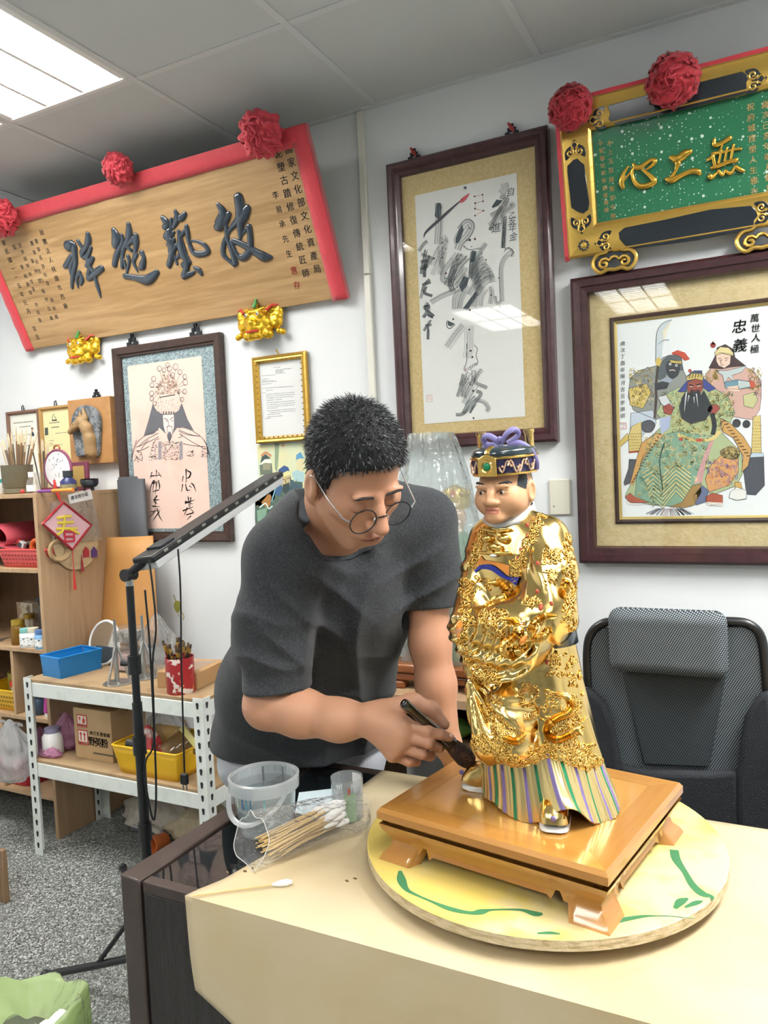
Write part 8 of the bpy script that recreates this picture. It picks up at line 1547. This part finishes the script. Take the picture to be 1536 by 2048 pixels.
side = np.clip(np.abs(dl[:, 0])/.07, 0, 1); dr = rad*.75+tang*(.55+.35*side[:, None])+rg.normal(0, .22, (n_, 3)); dr /= np.linalg.norm(dr, axis=1)[:, None]; ln = rg.uniform(.006, .0135, n_)*np.where(dl[:, 2] > .03, 1.15, .75)
dist = np.linalg.norm(dl-whorl, axis=1); W0 = hR.T
b0 = base; tip = b0+(dr@W0)*ln[:, None]; sdv = np.cross(dr, rg.normal(0, 1, (n_, 3))); sdv /= np.linalg.norm(sdv, axis=1)[:, None]; sdv = sdv@W0; sd2 = np.cross(dr@W0, sdv); w_ = .00085
hv = np.concatenate([b0+sdv*w_, b0-sdv*.5*w_+sd2*.87*w_, b0-sdv*.5*w_-sd2*.87*w_, tip]); i_ = np.arange(n_)
hf = np.concatenate([np.stack([i_, i_+n_, i_+3*n_, i_+3*n_], 1)[:, :3], np.stack([i_+n_, i_+2*n_, i_+3*n_], 1), np.stack([i_+2*n_, i_, i_+3*n_], 1)])
gray = rg.random(n_) < (.07+.16*np.clip((side-.5)*2, 0, 1)+.08*(dl[:, 1] > .04)); hc = np.where(gray[:, None], np.array(lin('#8d9096')), np.array(lin('#1a1c20'))*rg.uniform(.7, 1.6, (n_, 1)))
np_mesh('hair', hv, hf, M_attr('hair_strands', .45), man, cols=np.tile(hc, (4, 1)), kind='stuff')
def onface(x, z, off=.0):
    t = np.linspace(.14, .04, 140); d = B.ev(np.array([hp(x, q, z) for q in t])); k = np.argmax(d < 0); return Vector(hp(x, t[k]+off, z))
m_brow = M('brow_hair', '#2a2422', .8)
for a in (-1, 1):
    MB().tube([onface(a*x, z) for x, z in ((.012, .001), (.019, .003), (.027, .005), (.035, .006), (.042, .005), (.048, .002))], [.002, .0027, .003, .0029, .0024, .001], 6).build('eyebrow', m_brow, man, world=True)
    MB().tube([onface(a*x, z) for x, z in ((.017, -.024), (.024, -.029), (.032, -.0305), (.040, -.029), (.047, -.024))], [.0006, .0013, .0015, .0013, .0006], 5).build('eyelash', m_brow, man, world=True)
# glasses rest on his nose
gl = thing('glasses', 'round thin-rimmed glasses worn low on the man\'s nose', 'glasses', hp(0, .1, -.03)); m_gun = M('gunmetal_rim', '#35363b', .3, .7); m_sil = M('silver_temple', '#c9ccd0', .25, .9)
gU = hU*.97-hF*.12; gN = np.cross(hE, gU)
for a in (-1, 1):
    c = hp(a*.0345-.003, .1085, -.030); ring_ = [c+hE*.0255*math.cos(t)+gU*.0235*math.sin(t)-hF*abs(math.cos(t)-a*-1)*0 for t in np.linspace(0, 2*math.pi, 40, endpoint=False)]
    MB().tube(ring_, .0012, 6, closed=True).build('rim', m_gun, gl, world=True)
    MB().add([c+hE*.025*math.cos(t)+gU*.023*math.sin(t) for t in np.linspace(0, 2*math.pi, 32, endpoint=False)], [list(range(32))]).build('lens', M_clear('lens', body=.0, rough=.02, gloss=.7), gl, world=True, smooth=False)
    hinge = c+hE*a*.0265+gU*.006; MB().tube([hinge, hp(a*.072, .098, -.022), hp(a*.079, .05, -.012), hp(a*.083, .005, .002), hp(a*.084, -.012, -.006)], [.0016, .0014, .0011, .0011, .0014], 6).build('temple_arm', m_sil, gl, world=True)
    MB().tube([hp(a*.012, .106, -.032), hp(a*.011, .102, -.040)], .0022, 6).build('nose_pad', M('nose_pad', '#d8d8d8', .3), gl, world=True)
MB().tube([hp(-.0095, .1095, -.028), hp(0, .113, -.024), hp(.0095, .1095, -.028)], .0012, 6).build('bridge', m_gun, gl, world=True)
# ---- T-shirt
T = Sdf()
T.chain([J(605, 1120, 1.56), J(585, 1250, 1.70), J(548, 1380, 1.86), J(541, 1480, 1.955), J(537, 1530, 1.975)], [.105, .118, .128, .137, .140], .06)
T.chain([J(785, 1085, 1.67), J(728, 1220, 1.74), J(690, 1350, 1.88), J(682, 1470, 1.985), J(680, 1530, 2.0)], [.09, .100, .112, .128, .132], .06)
T.chain([J(690, 1100, 1.585), J(680, 1190, 1.635), J(635, 1330, 1.79), J(615, 1470, 1.92), J(612, 1530, 1.93)], [.088, .118, .13, .135, .135], .06)
T.chain([J(575, 1105, 1.50), J(630, 1045, 1.57), J(690, 1040, 1.62)], [.070, .068, .075], .05); T.chain([J(845, 1040, 1.66), J(770, 1030, 1.64), J(690, 1040, 1.62)], [.066, .066, .075], .05)
sa, sb = J(545, 1255, 1.478), J(556, 1378, 1.478); T.chain([J(563, 1120, 1.485), sa, sb], [.071, .070, .068], .04)
la, lb = J(860, 1130, 1.66), J(866, 1214, 1.66); T.chain([J(850, 1045, 1.66), la, lb], [.066, .062, .060], .035)
def halfcut(c, ax, R):
    ax = ax/np.linalg.norm(ax); return lambda p: np.maximum(-((p-c)@ax), np.linalg.norm(p-c, axis=1)-R)
def shirt_folds(p):
    q = (p-nb)@RW; x, y, z = q[:, 0], q[:, 1], q[:, 2]; a = np.zeros(len(p))      # camera-aligned offsets from the neck base
    rdg = lambda t: (1-np.abs(np.sin(t)))**1.6-.35
    a += .016*rdg(x*34+y*5+1.0*np.sin(y*9))*np.clip((y-.05)/.1, 0, 1)*np.clip(1-np.abs(x-.02)/.17, 0, 1)
    arm = np.clip(1.3-np.abs(x+.135)/.075, 0, 1); a += .013*rdg(y*38+x*16+1.3*np.sin(x*25))*arm*np.clip((y-.08)/.08, 0, 1)*np.clip((.36-y)/.1, 0, 1)
    a += .013*rdg((x*.75-y*.8)*42)*np.clip(1.2-np.hypot(x+.06, y-.12)/.13, 0, 1)
    a += .013*rdg((x*.5+y*.9)*45+1)*np.clip(1.2-np.hypot(x-.18, y-.09)/.11, 0, 1); a += .012*rdg((y*.95-x*.35)*30)*np.clip(1.2-np.hypot(x+.03, y-.42)/.22, 0, 1)
    return -a
T.func(shirt_folds, nb, 1.2, op='a')
T.func(halfcut(sb, sb-sa, .095), sb, .095, k=.004, op='s'); T.func(halfcut(lb, lb-la, .082), lb, .082, k=.004, op='s')
T.cone(sb-(sb-sa)*.15, sb+(sb-sa)*.6, .051, .053, .006, op='s'); T.cone(lb-(lb-la)*.15, lb+(lb-la)*.6, .046, .048, .006, op='s')
hem = J(440, 1496, 1.93); T.func(halfcut(hem, np.array([0, 0, -1.]), .6), hem, .6, k=.004, op='s')
T.chain([J(645, 1000, 1.56), J(668, 1045, 1.50), J(690, 1062, 1.46)], [.056, .068, .060], .012, op='s'); T.chain([J(690, 1075, 1.48), J(722, 1104, 1.48), J(744, 1118, 1.47)], [.057, .046, .020], .01, op='s')
v, f = T.mesh(.0042)
m_shirt = M('charcoal_jersey', '#2b2e32', .92, sheen=.08, bump=(700, .2), var=(260, '#3a3e42', .45, .65)); np_mesh('t_shirt', v, f, m_shirt, man, smooth_it=2)
def march(sdf, pts):
    o = np.array([0, 0, CAMZ]); D = np.array([P(x, y, d=1.) for x, y in pts])-o; D /= np.linalg.norm(D, axis=1)[:, None]; t = np.full(len(D), 1.15)
    for _ in range(45): t = np.minimum(t+np.clip(sdf.ev(o+D*t[:, None])*.75, -.02, .3), 2.6)
    return o+D*t[:, None], t
cp = []; AA = np.linspace(2.9, .15, 34); RR_ = np.arange(20, 135, 4.); grid_ = [(680+r*math.cos(a), 1050+r*math.sin(a)) for a in AA for r in RR_]; p1, t1 = march(T, grid_); _, t2 = march(B, grid_); vis = (t1 < t2).reshape(len(AA), -1); p1 = p1.reshape(len(AA), len(RR_), 3)
for i in range(len(AA)):
    if vis[i].any(): cp.append(Vector(p1[i, vis[i].argmax()]))
cp = [p for i, p in enumerate(cp) if i == 0 or (p-cp[i-1]).length < .05]; cp = [sum((cp[min(max(i+k, 0), len(cp)-1)] for k in (-2, -1, 0, 1, 2)), Vector((0, 0, 0)))/5 for i in range(len(cp))]
MB().tube(cp, .0062, 7, flat=.7).build('collar_band', m_shirt, man, world=True)
# ---- trousers
Q = Sdf(); Q.chain([J(545, 1440, 1.955), J(535, 1500, 1.955)], [.12, .125], .05); Q.chain([J(675, 1440, 2.0), J(678, 1500, 2.0)], [.115, .12], .05); Q.chain([J(610, 1440, 1.97), J(610, 1500, 1.97)], [.11, .11], .05)
for hj, ft in ((J(532, 1500, 1.99), ftR), (J(685, 1500, 2.0), ftL)): kn_ = (hj+ft)/2+np.array([0, -.02, .02]); Q.chain([hj, kn_, ft+np.array([0, 0, .03])], [.108, .085, .072], .04)
def tf(p): q = (p-nb)@RW; return -(.004*np.sin(q[:, 0]*70+q[:, 1]*8)+.003*np.sin(q[:, 1]*45+q[:, 0]*20))
Q.func(tf, hem, 1.5, op='a'); v, f = Q.mesh(.006); np_mesh('trousers', v, f, M('light_grey_cotton', '#b9bcc4', .85, bump=(300, .15)), man, smooth_it=2)
for ft in (ftR, ftL):
    Z = Sdf(); Z.cone(ft+np.array([0, .03, -.015]), ft+np.array([.035, -.16, -.03]), .052, .042, .03); Z.func(lambda p: .004-p[:, 2], ft, .4, op='i'); v, f = Z.mesh(.006); np_mesh('shoe', v, f, M('shoe_dark', '#2b2c30', .6), man, smooth_it=1)
# ---- the brush he holds
bt, bf, be = J(805, 1404, 1.318), J(900, 1487, 1.374), J(943, 1527, 1.392); br = thing('cosmetic_brush', 'thick black-handled soft brush held in the man\'s right hand against the statue', 'brush', be)
lp = lambda a, b, t: Vector(a*(1-t)+b*t)
MB().tube([lp(bt, bf, t) for t in (0, .015, .05, .2, .5, .8, .93, 1)], [.004, .0075, .0092, .0086, .0088, .0118, .0142, .0146], 16).build('handle', M('black_gloss', '#15120f', .1, coat=.6), br, world=True)
MB().tube([lp(bf, be, t) for t in (0, .1, .35, .65, .85, .96, 1)], [.0140, .0165, .0205, .0225, .0195, .0125, .003], 18, flat=.8).build('bristles', M('bristle_hair', '#35241b', .8, bump=(260, .6, 2), var=(30, '#7a543b', .45, .7)), br, world=True)
# ------------------------------------------------------------------ table with wrapped statues behind the man
TY0 = 2.16; tz = P(930, 1402, y=TY0).z; bt_ = thing('back_table', 'wooden work table behind the man carrying wrapped statues', 'table', (-.92, 2.35, 0)); x0, x1 = -1.28, P(962, 1410, y=TY0).x
MB().b2((x0, TY0, tz-.03), (x1, 2.555, tz)).build('top', m_ply, bt_, world=True, bevel=.002); z2 = P(900, 1500, y=TY0).z; MB().b2((x0, TY0, z2-.03), (x1, 2.555, z2)).build('lower_shelf', m_plyd, bt_, world=True, bevel=.002)
for x in (x0, x1-.035): MB().b2((x, TY0+.01, 0), (x+.035, 2.54, z2-.03)).build('leg', m_plyd, bt_, world=True); MB().b2((x, TY0+.01, z2), (x+.035, 2.54, tz-.03)).build('leg', m_plyd, bt_, world=True)
MB().b2((x0+.035, 2.53, z2), (x1-.035, 2.54, tz-.03)).build('shade_sheet', m_dark, bt_, world=True); lathe_thing('green_bottle', 'green bottle lying on the lower shelf of the back table', 'bottle', None, [('body', M('green_glass', '#5f8f3a', .3), [(.03, 0), (.034, .01), (.034, .14), (.012, .18), (.012, .22), (0, .22)])], T=Matrix.Translation((x1-.25, TY0+.1, z2+.035)) @ Matrix.Rotation(math.pi/2, 4, 'Y'))  # near-black sheet stands in for the shade between top and lower shelf
m_rw = M_wood('rose_wood', '#9a5a2c', '#74401e', 0, 5, .3, coat=.4)
def stand(cx, cy, w, d, lb):
    t = thing('carved_stand', lb, 'stand', (cx, cy, tz)); MB().b2((-w, -d, .055), (w, d, .085)).build('top', m_rw, t, bevel=.008, seg=3); MB().b2((-w*.93, -d*.93, .025), (w*.93, d*.93, .055)).build('waist', m_rw, t, bevel=.01, seg=3)
    for sx in (-1, 1):
        for sy in (-1, 1): MB().box((sx*w*.82, sy*d*.8, .0125), (w*.35, d*.3, .025)).build('foot', m_rw, t, bevel=.008, seg=3)
    return t
ws = (P(955, 1380, y=2.2).x-P(770, 1380, y=2.2).x)/2; wx = P(862, 1380, y=2.2).x; stand(wx, 2.36, ws, .15, 'reddish carved wooden stand under the plastic-wrapped statue')
m_grob = M('green_robe', '#4f7d5c', .5, var=(18, '#c2ad5c', .55, .62)); m_dust = M('dusty_gold', '#c0a65e', .4, .5)
def figure(cx, cy, s, lb, col):
    z0 = tz+.0855; t = thing('wrapped_statue', lb, 'statue', (cx, cy, z0)); MB().lathe([(.10*s, 0), (.105*s, .02*s), (.085*s, .15*s), (.09*s, .27*s), (.085*s, .34*s), (.05*s, .39*s), (.03*s, .41*s)], 28, sy=.75).build('robe', col, t); S_ = Sdf(); S_.ell((0, -.01, .46*s), (.036*s, .04*s, .048*s), k=.01); S_.cone((0, 0, .38*s), (0, 0, .44*s), .025*s, .022*s, .01); S_.ell((0, -.05*s, .455*s), (.007*s, .008*s, .009*s), k=.006); v, f = S_.mesh(.004); np_mesh('head', v, f, M('pale_face', '#d9b49a', .5), t, world=False)
    MB().lathe([(.042*s, .485*s), (.05*s, .52*s), (.035*s, .55*s), (0, .565*s)], 20).build('crown', m_dust, t)
    for k in range(9): a = k*.7; MB().sphere((.045*s*math.cos(a), .045*s*math.sin(a), .535*s), .010*s, 8, 5).build('crown_bead', m_redp if k % 2 else m_dust, t)
    for a in (-1, 1): MB().tube([(a*.075*s, 0, .34*s), (a*.10*s, -.04*s, .26*s), (a*.02*s, -.09*s, .22*s)], [.035*s, .034*s, .022*s], 10).build('arm', col, t)
    for k in range(8): a = 3.6+.3*k; MB().tube([Vector((.092*s*math.cos(a+.12*math.sin(q_*2)), .07*s*math.sin(a), (.05+.05*q_)*s)) for q_ in range(6)], .004*s, 5).build('gold_braid', m_dust, t)
    return t
figure(P(905, 1200, y=2.3).x, 2.36, 1.02, 'green-robed statue under plastic film, right of the man\'s arm', m_grob); figure(P(772, 1200, y=2.38).x, 2.40, 1.0, 'pale-robed wrapped statue mostly hidden behind the man\'s shoulder', M('pale_robe', '#b9b3a0', .6, var=(14, '#6f8a78', .52, .6)))
fb = thing('dust_cover', 'large clear plastic dust cover draped over the statues behind the man', 'plastic cover', (wx, 2.36, tz+.086)); zt2 = P(845, 874, y=2.3).z-tz-.086
def cov(u, v):
    a = 2*math.pi*u; pk = v**1.5; r = 1-.55*v**3; w = 1+.07*math.sin(7*a+4*v)+.05*math.sin(13*a-6*v)+.03*math.sin(23*a+9*v); x = (ws*.98*r*w)*math.cos(a)-.035*v; y = .15*r*w*math.sin(a); z = zt2*v*(1+.03*math.sin(3*a)*v) if v < 1 else zt2*1.02
    return (x, y, z)
MB().grid(cov, 64, 26, cu=True).build('film', M_clear('cover_film', '#eef3f3', body=.30, bodycol='#dfe6e6', rough=.12, wrinkle=(16, 1.0), gloss=1.3), fb, auto=180)
MB().grid(lambda u, v: cov(u, .985*(1-v)*.0+.99)[:2]+(zt2*.99+.0*v,) if v == 0 else (cov(u, .99)[0]*(1-v), cov(u, .99)[1]*(1-v), zt2*(.99+.03*v)), 32, 4, cu=True).build('film_top', MATS['cover_film'], fb, auto=180)
# ------------------------------------------------------------------ office chair
def M_weave(name, c1, c2, sc):
    m = M(name, c1, .7); nt = m.node_tree; N = nt.nodes; L = nt.links; t = N.new('ShaderNodeTexCoord'); mp = N.new('ShaderNodeMapping'); mp.inputs['Scale'].default_value = (sc, sc*.0001, sc*1.25); mp.inputs['Rotation'].default_value = (0, .35, 0); L.new(t.outputs['Object'], mp.inputs[0]); sp = N.new('ShaderNodeSeparateXYZ'); L.new(mp.outputs[0], sp.inputs[0]); o = []
    for k in (0, 2): s = N.new('ShaderNodeMath'); s.operation = 'SINE'; L.new(sp.outputs[k], s.inputs[0]); o.append(s)
    a = N.new('ShaderNodeMath'); a.operation = 'MULTIPLY'; L.new(o[0].outputs[0], a.inputs[0]); L.new(o[1].outputs[0], a.inputs[1]); r = N.new('ShaderNodeMapRange'); r.inputs[1].default_value = .15; r.inputs[2].default_value = .35; L.new(a.outputs[0], r.inputs[0]); mx = N.new('ShaderNodeMix'); mx.data_type = 'RGBA'; L.new(r.outputs[0], mx.inputs[0]); mx.inputs[6].default_value = (*lin(c1), 1); mx.inputs[7].default_value = (*lin(c2), 1); L.new(mx.outputs[2], N['Principled BSDF'].inputs['Base Color']); return m
CY = 1.93; pc = lambda x, y, dy=0: (lambda w: (w.x-chx, dy, w.z))(P(x, y, y=CY)); chx = P(1350, 1400, y=CY).x
ch = thing('office_chair', 'black mesh office chair with headrest behind the desk on the right', 'chair', (chx, CY, 0)); m_cb = M('chair_fabric', '#22262b', .85, bump=(300, .3)); m_w1 = M_weave('chair_mesh', '#1c2227', '#9aa6ad', 900.); m_w2 = M_weave('chair_mesh_dark', '#171c20', '#5d686e', 900.); m_fr = M('chair_frame', '#16181b', .35)
def panel(name, pts, mat, dy=0, th_=.012, dome=0.0, bev=.005): MB().prism([(p[0], p[2]) for p in (pc(*q_) for q_ in pts)], 0, th_, Matrix(((1, 0, 0, 0), (0, 0, -1, dy), (0, 1, 0, 0), (0, 0, 0, 1)))).build(name, mat, ch, bevel=bev, seg=3)
panel('mesh_back', [(1185, 1275), (1200, 1255), (1500, 1252), (1520, 1275), (1532, 1305), (1537, 1390), (1515, 1400), (1498, 1440), (1485, 1575), (1240, 1575), (1225, 1489), (1215, 1438), (1198, 1399), (1176, 1382), (1174, 1305)], m_w1, .01)
panel('mesh_centre', [(1245, 1342), (1455, 1338), (1420, 1530), (1290, 1525)], m_w2, -.004, .008, bev=.002)
panel('side_bolster', [(1173, 1366), (1192, 1376), (1214, 1397), (1231, 1438), (1241, 1489), (1250, 1545), (1255, 1680), (1200, 1680), (1186, 1500)], m_cb, -.01, .03, bev=.012); panel('side_bolster', [(1540, 1372), (1512, 1388), (1490, 1425), (1480, 1490), (1474, 1540), (1476, 1680), (1562, 1680), (1556, 1500)], m_cb, -.01, .03, bev=.012)
panel('lumbar_panel', [(1240, 1520), (1300, 1534), (1420, 1536), (1478, 1532), (1482, 1680), (1250, 1680)], m_cb, -.006, .03, bev=.012)
S_ = Sdf(); hx0, hx1 = pc(1224, 1275), pc(1457, 1275); S_.box(((hx0[0]+hx1[0])/2, -.035, (pc(1340, 1213)[2]+pc(1340, 1340)[2])/2), ((hx1[0]-hx0[0])/2, .032, (pc(1340, 1213)[2]-pc(1340, 1340)[2])/2), rad=.028, k=.001); v, f = S_.mesh(.006); np_mesh('headrest', v, f, m_w1, ch, world=False)
MB().tube([pc(*q_) for q_ in catmull([(1176, 1372), (1174, 1310), (1180, 1272), (1200, 1250), (1235, 1243), (1350, 1244), (1460, 1243), (1500, 1250), (1522, 1275), (1530, 1330), (1534, 1380)], 5)], .011, 10).build('frame_tube', m_fr, ch)
MB().b2((-.25, -.45, .42), (.25, -.02, .5)).build('seat', m_cb, ch, bevel=.03, seg=3); MB().tube([(0, -.22, .1), (0, -.22, .42)], .025, 14).build('gas_column', m_fr, ch); MB().tube([(0, .0, .46), (0, .05, .6), (0, .03, .8)], .02, 10).build('back_spine', m_fr, ch)
for k in range(5): a = k*1.2566+.3; l = MB().tube([(0, -.22, .11), (.28*math.cos(a), -.22+.28*math.sin(a), .075)], [.028, .016], 8).build('base_leg', m_fr, ch); MB().tube([(.28*math.cos(a)-.02, -.22+.28*math.sin(a), .03), (.28*math.cos(a)+.02, -.22+.28*math.sin(a), .03)], .03, 12).build('caster', m_fr, l)
